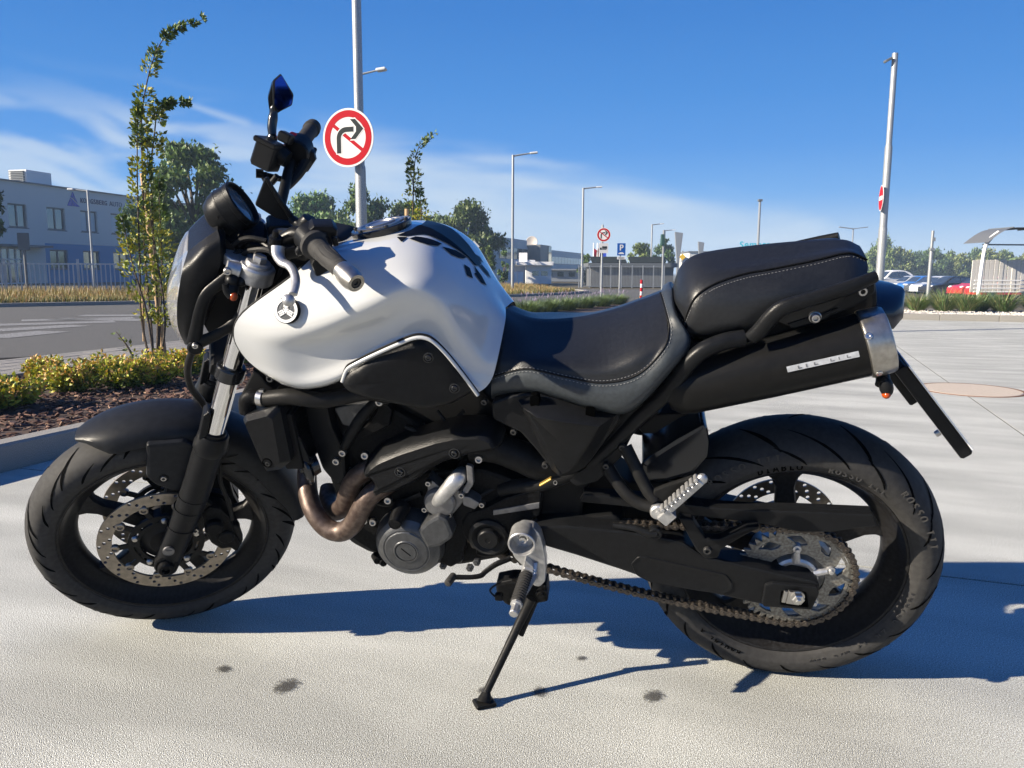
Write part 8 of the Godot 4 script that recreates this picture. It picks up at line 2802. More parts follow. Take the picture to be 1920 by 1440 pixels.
	pt.tube(PackedVector3Array([Vector3(-0.8878, 0.2925, 0.1), Vector3(-0.8712, 0.2972, 0.12)]), [0.010, 0.008], 12, 1)
	part("drain_plug", pt, M.engine_dark, ac, 30)
	# water pump
	var wp := group_node("water_pump", bike)
	var wm := Mb.new()
	wm.plate(rounded(PackedVector2Array([Vector2(-0.7534, 0.5223), Vector2(-0.7402, 0.5178), Vector2(-0.7214, 0.4983), Vector2(-0.6853, 0.4976), Vector2(-0.6753, 0.4775), Vector2(-0.6879, 0.4585), Vector2(-0.708, 0.4335), Vector2(-0.7193, 0.4355), Vector2(-0.7606, 0.4384), Vector2(-0.7662, 0.454), Vector2(-0.7547, 0.4809)]), 0.006), 0.085, 0.125, 0.004)
	wm.lathe(Vector3(-0.7282, 0.4695, 0.115), V(0, 0, 1), PackedVector2Array([Vector2(0.034, 0), Vector2(0.034, 0.016), Vector2(0.030, 0.022), Vector2(0.024, 0.024), Vector2(0.0, 0.024)]), 32)
	part("pump_body", wm, M.alu_dull, wp, 30)
	var wo := Mb.new()
	wo.tube(PackedVector3Array([Vector3(-0.7337, 0.4747, 0.138), Vector3(-0.7212, 0.4915, 0.147), Vector3(-0.7055, 0.5121, 0.15), Vector3(-0.6912, 0.5299, 0.149), Vector3(-0.6815, 0.5387, 0.14), Vector3(-0.6788, 0.5357, 0.122)]), [0.010, 0.0145, 0.0155, 0.0165, 0.0170, 0.0165], 18, 4)
	part("pump_outlet", wo, M.alu, wp, 50)
	var wh := Mb.new()
	wh.tube(PackedVector3Array([Vector3(-0.6841, 0.5313, 0.13), Vector3(-0.6788, 0.5335, 0.112), Vector3(-0.6765, 0.536, 0.09), Vector3(-0.6735, 0.54, 0.07)]), [0.0160, 0.0165, 0.0165, 0.0165], 18, 4)
	part("pump_hose", wh, M.hose, wp, 50)
	var wb := Mb.new()
	wb.plate(rounded(PackedVector2Array([Vector2(-0.6617, 0.574), Vector2(-0.649, 0.5698), Vector2(-0.6492, 0.5302), Vector2(-0.6638, 0.5068), Vector2(-0.6746, 0.5113), Vector2(-0.6621, 0.5345)]), 0.003), 0.140, 0.150, 0.002)
	wb.plate(rounded(PackedVector2Array([Vector2(-0.6826, 0.488), Vector2(-0.6647, 0.4864), Vector2(-0.6432, 0.4721), Vector2(-0.6554, 0.4558), Vector2(-0.6797, 0.4649)]), 0.003), 0.10, 0.130, 0.003)
	part("pump_bracket", wb, M.alu_dull, wp, 30)
	for q in [Vector3(-0.7492, 0.5154, 0.126), Vector3(-0.7628, 0.4509, 0.126), Vector3(-0.6749, 0.5062, 0.15), Vector3(-0.7107, 0.4407, 0.126), Vector3(-0.6409, 0.4658, 0.12)]:
		var b := Mb.new()
		b.bolt(q, V(0, 0, 1), 0.0065, 0.008)
		part("pump_bolt", b, M.bolt, wp, 30)
	# front sprocket cover
	var sc := group_node("sprocket_cover", bike)
	var sm := Mb.new()
	sm.plate(rounded(PackedVector2Array([Vector2(-0.69, 0.4119), Vector2(-0.6756, 0.4381), Vector2(-0.6513, 0.4462), Vector2(-0.6339, 0.4538), Vector2(-0.5935, 0.4795), Vector2(-0.5653, 0.4913), Vector2(-0.5144, 0.5081), Vector2(-0.5216, 0.4396), Vector2(-0.5511, 0.422), Vector2(-0.5799, 0.4015), Vector2(-0.5874, 0.3577), Vector2(-0.5997, 0.3389), Vector2(-0.6233, 0.3289), Vector2(-0.6467, 0.3258), Vector2(-0.6638, 0.3315), Vector2(-0.6606, 0.3471), Vector2(-0.6866, 0.3755)]), 0.005), 0.06, 0.118, 0.005)
	part("sprocket_cover_plate", sm, M.engine_dark, sc, 30)
	var sq := Mb.new()
	sq.lathe(Vector3(-0.6309, 0.3838, 0.118), V(0, 0, 1), PackedVector2Array([Vector2(0.044, -0.004), Vector2(0.043, 0.006), Vector2(0.036, 0.010), Vector2(0.025, 0.004), Vector2(0.0235, 0.004), Vector2(0.0225, 0.014), Vector2(0.020, 0.0165), Vector2(0.006, 0.0165), Vector2(0.0055, 0.0155), Vector2(0, 0.0155)]), 48)
	part("sprocket_cover_boss", sq, M.plastic, sc, 24)
	var ss := Mb.new()
	ss.plate(PackedVector2Array([Vector2(-0.6181, 0.4501), Vector2(-0.5213, 0.4752), Vector2(-0.5217, 0.461), Vector2(-0.6187, 0.4382)]), 0.116, 0.1205, 0.001)
	part("cover_strip", ss, M.alu_dull, sc, 30)
	for q in [Vector3(-0.676, 0.303, 0.12), Vector3(-0.6585, 0.3235, 0.125), Vector3(-0.7034, 0.3101, 0.1), Vector3(-0.7411, 0.2887, 0.1)]:
		var b := Mb.new()
		b.hexn(q, V(0, 0, 1), 0.0085, 0.010)
		part("cover_bolt", b, M.engine, sc, 25)
	# loose wires, clips and bolts in the gap over the crankcase
	var wr := Mb.new()
	wr.tube(PackedVector3Array([Vector3(-0.7987, 0.6238, 0.09), Vector3(-0.7519, 0.6124, 0.1), Vector3(-0.7207, 0.612, 0.09), Vector3(-0.6989, 0.6347, 0.08), Vector3(-0.6773, 0.6548, 0.07)]), 0.0045, 8, 5)
	wr.tube(PackedVector3Array([Vector3(-0.7306, 0.658, 0.08), Vector3(-0.7101, 0.6333, 0.09), Vector3(-0.7142, 0.6086, 0.09), Vector3(-0.7019, 0.5929, 0.09)]), 0.0035, 8, 5)
	wr.tube(PackedVector3Array([Vector3(-0.6851, 0.4424, 0.1), Vector3(-0.6489, 0.4709, 0.1), Vector3(-0.6158, 0.4861, 0.09), Vector3(-0.5816, 0.4918, 0.09)]), 0.005, 8, 5)
	wr.tube(PackedVector3Array([Vector3(-0.9158, 0.4436, 0.08), Vector3(-0.8617, 0.439, 0.1), Vector3(-0.8251, 0.4478, 0.1), Vector3(-0.7759, 0.4706, 0.1)]), 0.006, 8, 5)
	part("wiring", wr, M.hose, bike)
	for q in [Vector3(-0.8791, 0.5733, 0.125), Vector3(-0.6393, 0.5783, 0.13), Vector3(-0.8453, 0.4603, 0.115), Vector3(-0.9102, 0.3949, 0.1), Vector3(-0.8911, 0.3919, 0.1)]:
		var b := Mb.new()
		b.bolt(q, V(0.1, 0.2, 1), 0.0085, 0.008)
		part("engine_bolt", b, M.bolt, bike, 30)
	# side cover below the seat
	var cv := group_node("side_cover", bike)
	for s in [1.0, -1.0]:
		var m := Mb.new()
		m.plate(rounded(PackedVector2Array([Vector2(-0.6039, 0.7126), Vector2(-0.5734, 0.7259), Vector2(-0.5425, 0.7335), Vector2(-0.5172, 0.7354), Vector2(-0.4621, 0.7216), Vector2(-0.4123, 0.7077), Vector2(-0.3656, 0.7015), Vector2(-0.3594, 0.685), Vector2(-0.3918, 0.6302), Vector2(-0.4244, 0.5781), Vector2(-0.4515, 0.5599), Vector2(-0.4725, 0.554), Vector2(-0.4891, 0.5678), Vector2(-0.5256, 0.6186), Vector2(-0.5506, 0.6503), Vector2(-0.5863, 0.6675), Vector2(-0.6036, 0.6773)]), 0.006), 0.09, 0.148, 0.005)
		var o := PackedVector3Array([Vector3(-0.5537, 0.7212, 0.146), Vector3(-0.5208, 0.7312, 0.146), Vector3(-0.4625, 0.7197, 0.146), Vector3(-0.3647, 0.6962, 0.146), Vector3(-0.394, 0.6314, 0.146), Vector3(-0.4257, 0.5781, 0.146), Vector3(-0.4539, 0.5599, 0.146), Vector3(-0.475, 0.554, 0.146), Vector3(-0.4916, 0.5701, 0.146), Vector3(-0.5232, 0.6458, 0.146)])
		var i2 := PackedVector3Array([Vector3(-0.5356, 0.714, 0.176), Vector3(-0.5119, 0.7062, 0.192), Vector3(-0.4585, 0.6993, 0.194), Vector3(-0.3984, 0.6896, 0.188), Vector3(-0.4164, 0.6489, 0.18), Vector3(-0.4419, 0.5973, 0.164), Vector3(-0.4569, 0.5764, 0.158), Vector3(-0.4699, 0.5662, 0.154), Vector3(-0.4789, 0.5802, 0.156), Vector3(-0.5072, 0.6602, 0.174)])
		var i1 := PackedVector3Array()
		var i3 := PackedVector3Array()
		var mid := Vector3.ZERO
		for q in i2: mid += q / i2.size()
		for k in o.size():
			i1.append(o[k].lerp(i2[k], 0.86) + V(0, 0.001, 0.002))
			i3.append(i2[k].lerp(mid, 0.10) + V(0, 0, 0.001))
		m.grid([o, i1, i2, i3], true)
		m.fan(i3)
		if s < 0:
			for k in m.p.size(): m.p[k].z = -m.p[k].z
		part("side_panel", m, M.plastic, cv, 48)
	for q in [Vector3(-0.5176, 0.727, 0.165), Vector3(-0.4144, 0.7072, 0.165)]:
		var n := Mb.new()
		n.xf = Transform3D(Basis(), q)
		n.plate(rounded(PackedVector2Array([V2(-0.009, 0.014), V2(0.009, 0.014), V2(0.009, -0.012), V2(-0.009, -0.012)]), 0.008), -0.012, 0.004, 0.001)
		part("panel_slot", n, M.void, cv)
	for q in [Vector3(-0.5647, 0.648, 0.14), Vector3(-0.5047, 0.5757, 0.14), Vector3(-0.3558, 0.6145, 0.125), Vector3(-0.3862, 0.5714, 0.125), Vector3(-0.6235, 0.701, 0.12)]:
		var b := Mb.new()
		b.bolt(q, V(0, 0, 1), 0.0065, 0.005)
		part("panel_bolt", b, M.bolt_dark, cv, 30)
	var tg := Mb.new()
	tg.bar(Vector3(-0.5165, 0.5298, 0.14), Vector3(-0.4926, 0.547, 0.14), 0.011, 0.004, V(0, 0, 1), 0.001)
	part("brass_clip", tg, M.brass, bike)
	var rg := Mb.new()
	var rp := PackedVector3Array()
	var rc := Vector3(-0.4851, 0.5375, 0.142)
	for i in 13: rp.append(rc + V(cos(TAU * i / 12.0) * 0.0035, sin(TAU * i / 12.0) * 0.0045, 0))
	rg.tube(rp, 0.0008, 6, 1)
	part("clip_ring", rg, M.steel, bike)
	var lo := Mb.new()
	lo.tube(PackedVector3Array([Vector3(-0.6046, 0.4828, 0.09), Vector3(-0.5631, 0.4989, 0.1), Vector3(-0.5233, 0.5092, 0.105), Vector3(-0.4847, 0.5251, 0.105), Vector3(-0.4416, 0.5455, 0.1)]), 0.0165, 16, 5)
	both("lower_frame_tube", lo, M.pipe, bike)
	var pv := Mb.new()
	pv.plate(rounded(PackedVector2Array([Vector2(-0.5368, 0.4903), Vector2(-0.4699, 0.513), Vector2(-0.4153, 0.5095), Vector2(-0.4316, 0.4766), Vector2(-0.4373, 0.4172), Vector2(-0.4828, 0.3807), Vector2(-0.5292, 0.3501), Vector2(-0.5719, 0.2908), Vector2(-0.5933, 0.3458), Vector2(-0.5566, 0.3964), Vector2(-0.5248, 0.4319)]), 0.008), -0.10, 0.088, 0.006, 0.006)
	part("pivot_frame", pv, M.dark, bike)

func pocket(m: Mb, out: PackedVector2Array, hole: PackedVector2Array, z0: float, z1: float, bev: float, depth: float) -> void:
	# a bevelled plate with a lipped, pressed slot on its outer face
	var rows := []
	for st in [[0.0, z0], [0.0, z1 - bev], [bev * 0.29, z1 - bev * 0.29], [bev, z1]]:
		var r := PackedVector3Array()
		for v in Mb.inset(out, st[0]): r.append(V(v.x, v.y, st[1]))
		rows.append(r)
	m.grid(rows, true)
	var outer := Mb.inset(out, bev)
	var ix := Geometry2D.triangulate_polygon(outer)
	if ix.is_empty(): ix = Geometry2D.triangulate_polygon(out)
	var ring: PackedVector3Array = rows[3]
	for k in range(0, ix.size(), 3):
		m.tri(ring[ix[k]], ring[ix[k + 1]], ring[ix[k + 2]])
	var deep := []
	for st in [[0.0, z1 - 0.001], [0.0018, z1 + depth * 0.2], [0.0045, z1 + depth * 0.2], [0.0100, z1 + 0.0004]]:
		var r := PackedVector3Array()
		for v in Mb.inset(hole, st[0]): r.append(V(v.x, v.y, st[1]))
		deep.append(r)
	m.grid(deep, true)
	m.fan(deep[3])

func swingarm_and_chain() -> void:
	var sw := group_node("swingarm", bike)
	for s in [1.0, -1.0]:
		var m := Mb.new()
		var out := rounded(PackedVector2Array([Vector2(-0.533, 0.4247), Vector2(-0.4668, 0.4328), Vector2(-0.3694, 0.4273), Vector2(-0.2999, 0.4215), Vector2(-0.2285, 0.4055), Vector2(-0.1892, 0.377), Vector2(-0.1255, 0.3632), Vector2(-0.0389, 0.3447), Vector2(0.0353, 0.3306), Vector2(0.0438, 0.3181), Vector2(0.0426, 0.302), Vector2(0.0339, 0.2606), Vector2(-0.0412, 0.2583), Vector2(-0.1166, 0.2725), Vector2(-0.1795, 0.2865), Vector2(-0.2611, 0.2964), Vector2(-0.3571, 0.3299), Vector2(-0.4455, 0.3587), Vector2(-0.5208, 0.3803)]), 0.006)
		var so := rounded(PackedVector2Array([Vector2(-0.3334, 0.3479), Vector2(-0.3187, 0.3677), Vector2(-0.2982, 0.3679), Vector2(-0.2066, 0.3493), Vector2(-0.1402, 0.3356), Vector2(-0.1261, 0.3153), Vector2(-0.1268, 0.2963), Vector2(-0.144, 0.2839), Vector2(-0.2034, 0.29), Vector2(-0.2963, 0.3046), Vector2(-0.3218, 0.319)]), 0.006)
		pocket(m, out, so, 0.085, 0.135, 0.006, 0.012)
		if s < 0:
			for k in m.p.size(): m.p[k].z = -m.p[k].z
		part("swingarm_beam", m, M.plastic, sw, 30)
		if s > 0:
			var pd := Mb.new()
			pd.plate(rounded(PackedVector2Array([Vector2(-0.0642, 0.3188), Vector2(-0.0502, 0.3252), Vector2(0.0374, 0.3216), Vector2(0.0422, 0.306), Vector2(0.0327, 0.2634), Vector2(-0.0613, 0.2635), Vector2(-0.0664, 0.2726)]), 0.004), 0.13, 0.142, 0.003)
			part("axle_plate", pd, M.plastic, sw, 30)
			var hole := Mb.new()
			hole.plate(rounded(PackedVector2Array([Vector2(-0.0322, 0.3069), Vector2(-0.0224, 0.3117), Vector2(0.017, 0.3082), Vector2(0.0252, 0.2712), Vector2(-0.0311, 0.2732)]), 0.003), 0.140, 0.1432)
			part("axle_slot", hole, M.void, sw)
			var ad := Mb.new()
			ad.box(Vector3(-0.0075, 0.2977, 0.148), V(0.026, 0.030, 0.008), Basis(V(0, 0, 1), -0.1), 0.001)
			ad.box(Vector3(-0.0249, 0.2981, 0.147), V(0.008, 0.028, 0.006), Basis(V(0, 0, 1), -0.1), 0.001)
			part("chain_adjuster", ad, M.bolt, sw, 30)
			var nt := Mb.new()
			nt.lathe(Vector3(-0.0015, 0.3028, 0.152), V(0, 0, 1), PackedVector2Array([Vector2(0.014, -0.002), Vector2(0.014, 0.001), Vector2(0.0, 0.001)]), 24)
			nt.hexn(Vector3(-0.0018, 0.3036, 0.153), V(0, 0, 1), 0.0125, 0.012)
			part("axle_nut", nt, M.steel, sw, 25)
			var gl := Mb.new()
			gl.tube(PackedVector3Array([Vector3(-0.3698, 0.4321, 0.125), Vector3(-0.3268, 0.4331, 0.132), Vector3(-0.3001, 0.426, 0.136), Vector3(-0.2821, 0.4259, 0.136)]), [0.006, 0.007, 0.009, 0.008], 12, 4)
			gl.lathe(Vector3(-0.2863, 0.4263, 0.137), V(0, 0, 1), PackedVector2Array([Vector2(0.014, -0.01), Vector2(0.014, 0.003), Vector2(0.011, 0.005), Vector2(0.007, 0.004), Vector2(0.006, 0.002), Vector2(0, 0.002)]), 22)
			part("chain_slider", gl, M.black, sw, 35)
	var cr := Mb.new()
	cr.box(V(-0.40, 0.405, 0), V(0.10, 0.06, 0.2), Basis(V(0, 0, 1), 0.15), 0.01)
	part("swingarm_bridge", cr, M.dark, sw)
	# chain guard and its forked stay
	var cg := group_node("chain_guard", bike)
	var g := Mb.new()
	g.plate(rounded(PackedVector2Array([Vector2(-0.431, 0.4975), Vector2(-0.3178, 0.4937), Vector2(-0.1815, 0.4813), Vector2(-0.1096, 0.4793), Vector2(-0.009, 0.4815), Vector2(0.1268, 0.4822), Vector2(0.1364, 0.4558), Vector2(0.0991, 0.4485), Vector2(0.056, 0.437), Vector2(-0.0038, 0.4331), Vector2(-0.0763, 0.4475), Vector2(-0.18, 0.4563), Vector2(-0.2747, 0.4658), Vector2(-0.3707, 0.4742), Vector2(-0.4398, 0.4779)]), 0.004), 0.104, 0.117, 0.003)
	g.plate(rounded(PackedVector2Array([Vector2(-0.431, 0.4975), Vector2(-0.3178, 0.4937), Vector2(-0.1815, 0.4813), Vector2(-0.1096, 0.4793), Vector2(-0.0091, 0.4827), Vector2(0.1247, 0.4833), Vector2(0.1255, 0.4773), Vector2(-0.0083, 0.4754), Vector2(-0.181, 0.4739), Vector2(-0.3176, 0.4861), Vector2(-0.4332, 0.491)]), 0.002), 0.088, 0.106, 0.002)
	part("guard_strip", g, M.black, cg, 30)
	var v := Mb.new()
	v.plate(rounded(PackedVector2Array([Vector2(-0.2416, 0.4651), Vector2(-0.2146, 0.4642), Vector2(-0.1872, 0.4202), Vector2(-0.1582, 0.4221), Vector2(-0.1092, 0.4531), Vector2(-0.085, 0.4547), Vector2(-0.1349, 0.4134), Vector2(-0.1544, 0.3966), Vector2(-0.1593, 0.3754), Vector2(-0.1842, 0.371), Vector2(-0.2021, 0.3881)]), 0.004), 0.118, 0.138, 0.004)
	part("guard_stay", v, M.black, cg, 30)
	var b := Mb.new()
	b.bolt(Vector3(-0.1821, 0.3947, 0.139), V(0, 0, 1), 0.0085, 0.006)
	part("stay_bolt", b, M.bolt_dark, cg, 30)
	# rear hugger in front of the tyre
	var hu := Mb.new()
	var hr := []
	for st in [[1200, 868], [1222, 850], [1262, 824], [1318, 792], [1327, 800], [1330, 830]]:
		hr.append(st)
	hu.plate(rounded(PackedVector2Array([Vector2(-0.3164, 0.5547), Vector2(-0.297, 0.5777), Vector2(-0.2526, 0.6133), Vector2(-0.2014, 0.6494), Vector2(-0.1928, 0.6416), Vector2(-0.1856, 0.6065), Vector2(-0.1867, 0.5753), Vector2(-0.2134, 0.535), Vector2(-0.2651, 0.5149), Vector2(-0.3119, 0.51)]), 0.006), -0.085, 0.085, 0.010, 0.010)
	part("rear_hugger", hu, M.gloss, bike, 35)
	var lk := Mb.new()
	lk.plate(rounded(PackedVector2Array([Vector2(-0.4763, 0.4837), Vector2(-0.3968, 0.5268), Vector2(-0.34, 0.4773), Vector2(-0.2776, 0.4805), Vector2(-0.2069, 0.4776), Vector2(-0.1706, 0.4201), Vector2(-0.258, 0.381), Vector2(-0.4306, 0.3564)]), 0.006), -0.05, 0.03, 0.004)
	part("suspension_linkage", lk, M.dark, bike)
	var ux := Mb.new()
	ux.plate(rounded(PackedVector2Array([Vector2(-0.3257, 0.6262), Vector2(-0.2952, 0.6559), Vector2(-0.2294, 0.6628), Vector2(-0.2572, 0.6407), Vector2(-0.2916, 0.6131), Vector2(-0.3158, 0.6121)]), 0.004), -0.07, 0.065, 0.004)
	part("inner_fender", ux, M.dark, bike)
	# chain: rollers and plates link by link
	var ch := group_node("drive_chain", bike)
	var ctr := V(0, 0.312, 0.0985)
	var fc := Vector3(-0.6371, 0.3766, 0.0985)
	var R := 0.1187
	var r := 0.0415
	var dv := fc - ctr
	var dist := Vector2(dv.x, dv.y).length()
	var base := atan2(dv.y, dv.x)
	var off := acos((R - r) / dist)
	# from the front sprocket's top over the rear sprocket and back along the bottom
	var path := PackedVector3Array()
	var tA := base - off
	var tB := base + off
	for i in 15:
		var a := lerpf(tA, tA - PI * 0 , 0.0)
		path.append((fc + V(cos(tA), sin(tA), 0) * r).lerp(ctr + V(cos(tA), sin(tA), 0) * R, i / 14.0) - V(0, 0.003 * sin(PI * i / 14.0), 0))
	var sweep := TAU - 2.0 * off
	for i in range(1, 41):
		var a := tA - sweep * i / 40.0
		path.append(ctr + V(cos(a), sin(a), 0) * R)
	for i in range(1, 21):
		path.append((ctr + V(cos(tB), sin(tB), 0) * R).lerp(fc + V(cos(tB), sin(tB), 0) * r, i / 20.0) - V(0, 0.016 * sin(PI * i / 20.0), 0))
	for i in range(1, 12):
		var a := tB - (TAU - (TAU - 2.0 * off)) * i / 12.0
		path.append(fc + V(cos(a), sin(a), 0) * r)
	path.append(path[0])
	var total := 0.0
	for i in path.size() - 1: total += path[i].distance_to(path[i + 1])
	var nl := int(round(total / 0.015875 / 2.0)) * 2
	var step := total / nl
	var pins := PackedVector3Array()
	var acc := 0.0
	var want := 0.0
	for i in path.size() - 1:
		var l := path[i].distance_to(path[i + 1])
		while want <= acc + l and pins.size() < nl:
			pins.append(path[i].lerp(path[i + 1], (want - acc) / l))
			want += step
		acc += l
	var link := func(zo: float, h: float, mt: bool) -> ArrayMesh:
		var m := Mb.new()
		var poly := PackedVector2Array()
		for k in 9: poly.append(V2(step * 0.5 + cos(-PI / 2 + PI * k / 8.0) * h, sin(-PI / 2 + PI * k / 8.0) * h))
		poly.append(V2(0, h * 0.62))
		for k in 9: poly.append(V2(-step * 0.5 + cos(PI / 2 + PI * k / 8.0) * h, sin(PI / 2 + PI * k / 8.0) * h))
		poly.append(V2(0, -h * 0.62))
		for s in [1.0, -1.0]:
			m.plate(poly, zo * s - 0.001, zo * s + 0.001, 0.0005 if s > 0 else 0.0)
			for e in [0.5, -0.5]:
				if mt: m.lathe(V(step * e, 0, zo * s), V(0, 0, s), PackedVector2Array([Vector2(0.0030, 0), Vector2(0.0030, 0.0022), Vector2(0.0020, 0.0028), Vector2(0, 0.0028)]), 10)
				elif s > 0: m.lathe(V(step * e, 0, -zo), V(0, 0, 1), PackedVector2Array([Vector2(0.0050, 0), Vector2(0.0050, zo * 2.0)]), 12)
		return m.mesh(30)
	var outer: ArrayMesh = link.call(0.0088, 0.0072, true)
	var inner: ArrayMesh = link.call(0.0062, 0.0066, false)
	for i in pins.size():
		var p0 := pins[i]
		var p1 := pins[(i + 1) % pins.size()]
		var o := put("chain_link", outer if i % 2 == 0 else inner, M.chain, ch)
		o.position = (p0 + p1) * 0.5
		o.rotation.z = atan2(p1.y - p0.y, p1.x - p0.x)
	var fs := Mb.new()
	fs.lathe(fc, V(0, 0, 1), PackedVector2Array([Vector2(0.0, -0.004), Vector2(r, -0.004), Vector2(r, 0.004), Vector2(0, 0.004)]), 30)
	part("front_sprocket", fs, M.sprocket, bike)

func footrests() -> void:
	var rb := group_node("rider_footrest", bike)
	var m := Mb.new()
	m.plate(rounded(PackedVector2Array([Vector2(-0.5768, 0.4113), Vector2(-0.5705, 0.4326), Vector2(-0.5525, 0.4453), Vector2(-0.5287, 0.443), Vector2(-0.5161, 0.4283), Vector2(-0.5083, 0.3923), Vector2(-0.5048, 0.3499), Vector2(-0.5079, 0.3088), Vector2(-0.5195, 0.2941), Vector2(-0.5329, 0.2958), Vector2(-0.5484, 0.3385), Vector2(-0.573, 0.3678)]), 0.006), 0.140, 0.164, 0.004)
	var rc := Vector3(-0.5494, 0.4203, 0.186)
	m.lathe(rc, V(0, 0, 1), PackedVector2Array([Vector2(0.0285, -0.035), Vector2(0.0285, 0.006), Vector2(0.0272, 0.008), Vector2(0.0250, 0.008), Vector2(0.0240, 0.006), Vector2(0.0230, -0.0205), Vector2(0.0, -0.0205)]), 40)
	part("footrest_bracket", m, M.alu, rb, 28)
	var pb := Mb.new()
	pb.lathe(rc + V(0, 0, -0.020), V(0, 0, 1), PackedVector2Array([Vector2(0.0115, 0), Vector2(0.0105, 0.006), Vector2(0.008, 0.007), Vector2(0.0075, 0.013), Vector2(0.0045, 0.014), Vector2(0.004, 0.010), Vector2(0, 0.010)]), 18)
	part("pivot_bolt", pb, M.steel, rb, 28)
	var a := Vector3(-0.5435, 0.3408, 0.185)
	var c := Vector3(-0.5521, 0.3325, 0.265)
	var d := (c - a).normalized()
	var l := a.distance_to(c)
	var hk := Mb.new()
	hk.box(a - d * 0.012, V(0.024, 0.026, 0.022), Basis(V(0, 0, 1), -0.3), 0.003)
	hk.tube(PackedVector3Array([a + V(0.016, 0.016, -0.02), a + V(0.016, -0.004, 0.0), c + V(0.006, 0.0, 0)]), [0.006, 0.006, 0.003], 10, 1)
	hk.plate(rounded(PackedVector2Array([Vector2(-0.5459, 0.3758), Vector2(-0.5299, 0.3583), Vector2(-0.5198, 0.324), Vector2(-0.5423, 0.314), Vector2(-0.5578, 0.3183)]), 0.004), 0.164, 0.18, 0.003)
	part("footrest_hinge", hk, M.alu, rb, 30)
	var rubb := Mb.new()
	var pr := PackedVector2Array([Vector2(0, 0), Vector2(0.0125, 0)])
	for i in 11:
		pr.append(Vector2(0.0138, 0.003 + (l - 0.008) * i / 11.0))
		pr.append(Vector2(0.0142, 0.005 + (l - 0.008) * i / 11.0))
		pr.append(Vector2(0.0118, 0.0058 + (l - 0.008) * i / 11.0))
		pr.append(Vector2(0.0118, 0.0072 + (l - 0.008) * i / 11.0))
	pr.append(Vector2(0.0140, l - 0.003)); pr.append(Vector2(0.0135, l)); pr.append(Vector2(0, l))
	rubb.lathe(a, d, pr, 20)
	part("footrest_rubber", rubb, M.rubber, rb, 30)
	var tp := Mb.new()
	tp.lathe(c, d, PackedVector2Array([Vector2(0.013, -0.002), Vector2(0.0125, 0.004), Vector2(0.009, 0.006), Vector2(0.0085, 0.024), Vector2(0.0095, 0.025), Vector2(0.0085, 0.028), Vector2(0, 0.029)]), 8)
	part("footrest_tip", tp, M.alu, rb, 25)
	# gear lever
	var gl := group_node("gear_lever", bike)
	var gm := Mb.new()
	gm.tube(PackedVector3Array([Vector3(-0.5821, 0.3472, 0.14), Vector3(-0.6129, 0.336, 0.15), Vector3(-0.6358, 0.3188, 0.155), Vector3(-0.6444, 0.3123, 0.16), Vector3(-0.6642, 0.3104, 0.165), Vector3(-0.6999, 0.3116, 0.17)]), [0.007, 0.0065, 0.006, 0.006, 0.0055, 0.006], 12, 5, true, 0.7)
	part("lever_arm", gm, M.engine_dark, gl)
	var gr := Mb.new()
	var ga := Vector3(-0.7034, 0.3102, 0.165)
	var gd := (Vector3(-0.7109, 0.3187, 0.215) - ga).normalized()
	var gp := PackedVector2Array([Vector2(0, 0)])
	for i in 7:
		gp.append(Vector2(0.0085, 0.004 * i)); gp.append(Vector2(0.0085, 0.004 * i + 0.0026)); gp.append(Vector2(0.0072, 0.004 * i + 0.003))
	gp.append(Vector2(0.0085, 0.030)); gp.append(Vector2(0.006, 0.034)); gp.append(Vector2(0, 0.035))
	gr.lathe(ga, gd, gp, 16)
	part("lever_rubber", gr, M.rubber, gl, 30)
	# side stand
	var ss := group_node("side_stand", bike)
	var bk := Mb.new()
	bk.plate(rounded(PackedVector2Array([Vector2(-0.6215, 0.2643), Vector2(-0.5857, 0.2757), Vector2(-0.5391, 0.2765), Vector2(-0.5092, 0.2703), Vector2(-0.5078, 0.2273), Vector2(-0.5337, 0.2193), Vector2(-0.5591, 0.1995), Vector2(-0.6002, 0.2107), Vector2(-0.6205, 0.2354)]), 0.005), 0.085, 0.128, 0.005)
	bk.lathe(Vector3(-0.5214, 0.2515, 0.128), V(0, 0, 1), PackedVector2Array([Vector2(0.012, 0), Vector2(0.012, 0.006), Vector2(0.008, 0.007), Vector2(0.008, 0.014), Vector2(0, 0.014)]), 14)
	part("stand_bracket", bk, M.engine_dark, ss, 30)
	var wl := Mb.new()
	wl.tube(PackedVector3Array([Vector3(-0.5804, 0.2969, 0.15), Vector3(-0.6095, 0.2862, 0.15), Vector3(-0.629, 0.2676, 0.15), Vector3(-0.6193, 0.2513, 0.15), Vector3(-0.6101, 0.2492, 0.15)]), 0.0022, 6, 5)
	wl.box(Vector3(-0.61, 0.252, 0.15), V(0.018, 0.016, 0.014), Basis(), 0.003)
	part("stand_switch", wl, M.dark, ss)
	var q0 := Vector3(-0.5407, 0.2521, 0.15)
	var q1 := Vector3(-0.5723, 0.1843, 0.172)
	var q2 := Vector3(-0.6241, 0.0998, 0.272)
	var lg := Mb.new()
	lg.tube(PackedVector3Array([q0, q1, q2]), [0.0115, 0.0095, 0.0082], 14, 1)
	part("stand_leg", lg, M.pipe, ss)
	var ft := Mb.new()
	# the foot stands flat on the ground
	var inv := bike.transform.affine_inverse()
	var gw := bike.transform * Vector3(-0.6268, 0.089, 0.285)
	ft.xf = inv * Transform3D(Basis(Vector3.UP, 0.35), V(gw.x, 0.0045, gw.z))
	ft.box(V(0, 0, 0), V(0.044, 0.009, 0.036), Basis(), 0.003)
	ft.xf = Transform3D()
	ft.tube(PackedVector3Array([q2, inv * V(gw.x, 0.006, gw.z)]), [0.0095, 0.017], 12, 1)
	part("stand_foot", ft, M.pipe, ss)
	var sp := Mb.new()
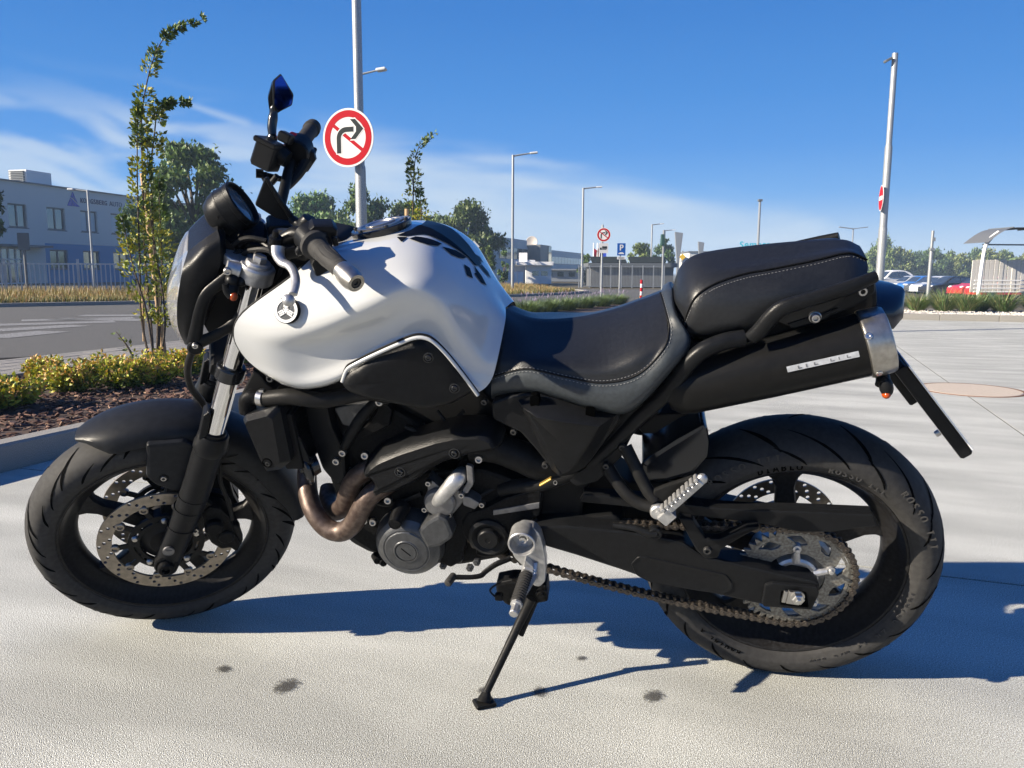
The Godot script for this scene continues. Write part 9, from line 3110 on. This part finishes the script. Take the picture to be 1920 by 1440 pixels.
	sp.tube(PackedVector3Array([q0 + V(0.008, -0.012, -0.006), q1 + V(0.009, -0.02, -0.006)]), 0.006, 10, 1)
	part("stand_spring", sp, M.dark, ss)
	# passenger footrests on their tubes
	for s in [1.0, -1.0]:
		var pf := group_node("passenger_footrest", bike)
		var t := Mb.new()
		t.tube(PackedVector3Array([Vector3(-0.3497, 0.6109, 0.118), Vector3(-0.3347, 0.5874, 0.13), Vector3(-0.3153, 0.5542, 0.145), Vector3(-0.3025, 0.5345, 0.155), Vector3(-0.288, 0.5199, 0.165)]), [0.014, 0.0125, 0.0125, 0.0125, 0.011], 14, 4)
		t.tube(PackedVector3Array([Vector3(-0.3822, 0.5614, 0.118), Vector3(-0.3648, 0.5401, 0.13), Vector3(-0.3443, 0.5211, 0.145), Vector3(-0.3181, 0.5068, 0.155), Vector3(-0.2895, 0.5052, 0.165)]), [0.014, 0.0125, 0.0125, 0.0125, 0.011], 14, 4)
		t.plate(rounded(PackedVector2Array([Vector2(-0.2929, 0.5444), Vector2(-0.2753, 0.5548), Vector2(-0.221, 0.5788), Vector2(-0.2563, 0.5309), Vector2(-0.2771, 0.497), Vector2(-0.2953, 0.4959)]), 0.004), 0.158, 0.168, 0.003)
		if s < 0:
			for i in t.p.size(): t.p[i].z = -t.p[i].z
		part("footrest_tube", t, M.pipe, pf)
		var p := Mb.new()
		var a0 := Vector3(-0.2717, 0.5077, 0.182)
		var a1 := Vector3(-0.2063, 0.5832, 0.18)
		var pd := (a1 - a0).normalized()
		p.bar(a0, a1, 0.020, 0.016, V(0, 0, 1), 0.004)
		var side := V(0, 0, 1).cross(pd)
		for i in 9:
			p.box(a0.lerp(a1, (i + 0.5) / 9.0) + side * 0.011 + V(0, 0, 0.004), V(0.0085, 0.007, 0.022), Basis(pd, side, V(0, 0, 1)), 0.0015)
		p.ball(a1, V(0.011, 0.011, 0.009), 12)
		p.box(Vector3(-0.2674, 0.5007, 0.182), V(0.03, 0.024, 0.022), Basis(pd, side, V(0, 0, 1)), 0.002)
		p.lathe(Vector3(-0.2835, 0.5041, 0.174), V(0, 0, 1), PackedVector2Array([Vector2(0.016, -0.004), Vector2(0.016, 0.006), Vector2(0.013, 0.009), Vector2(0.006, 0.009), Vector2(0.006, 0.012), Vector2(0, 0.012)]), 18)
		if s < 0:
			for i in p.p.size(): p.p[i].z = -p.p[i].z
		part("footrest_peg", p, M.alu, pf, 30)
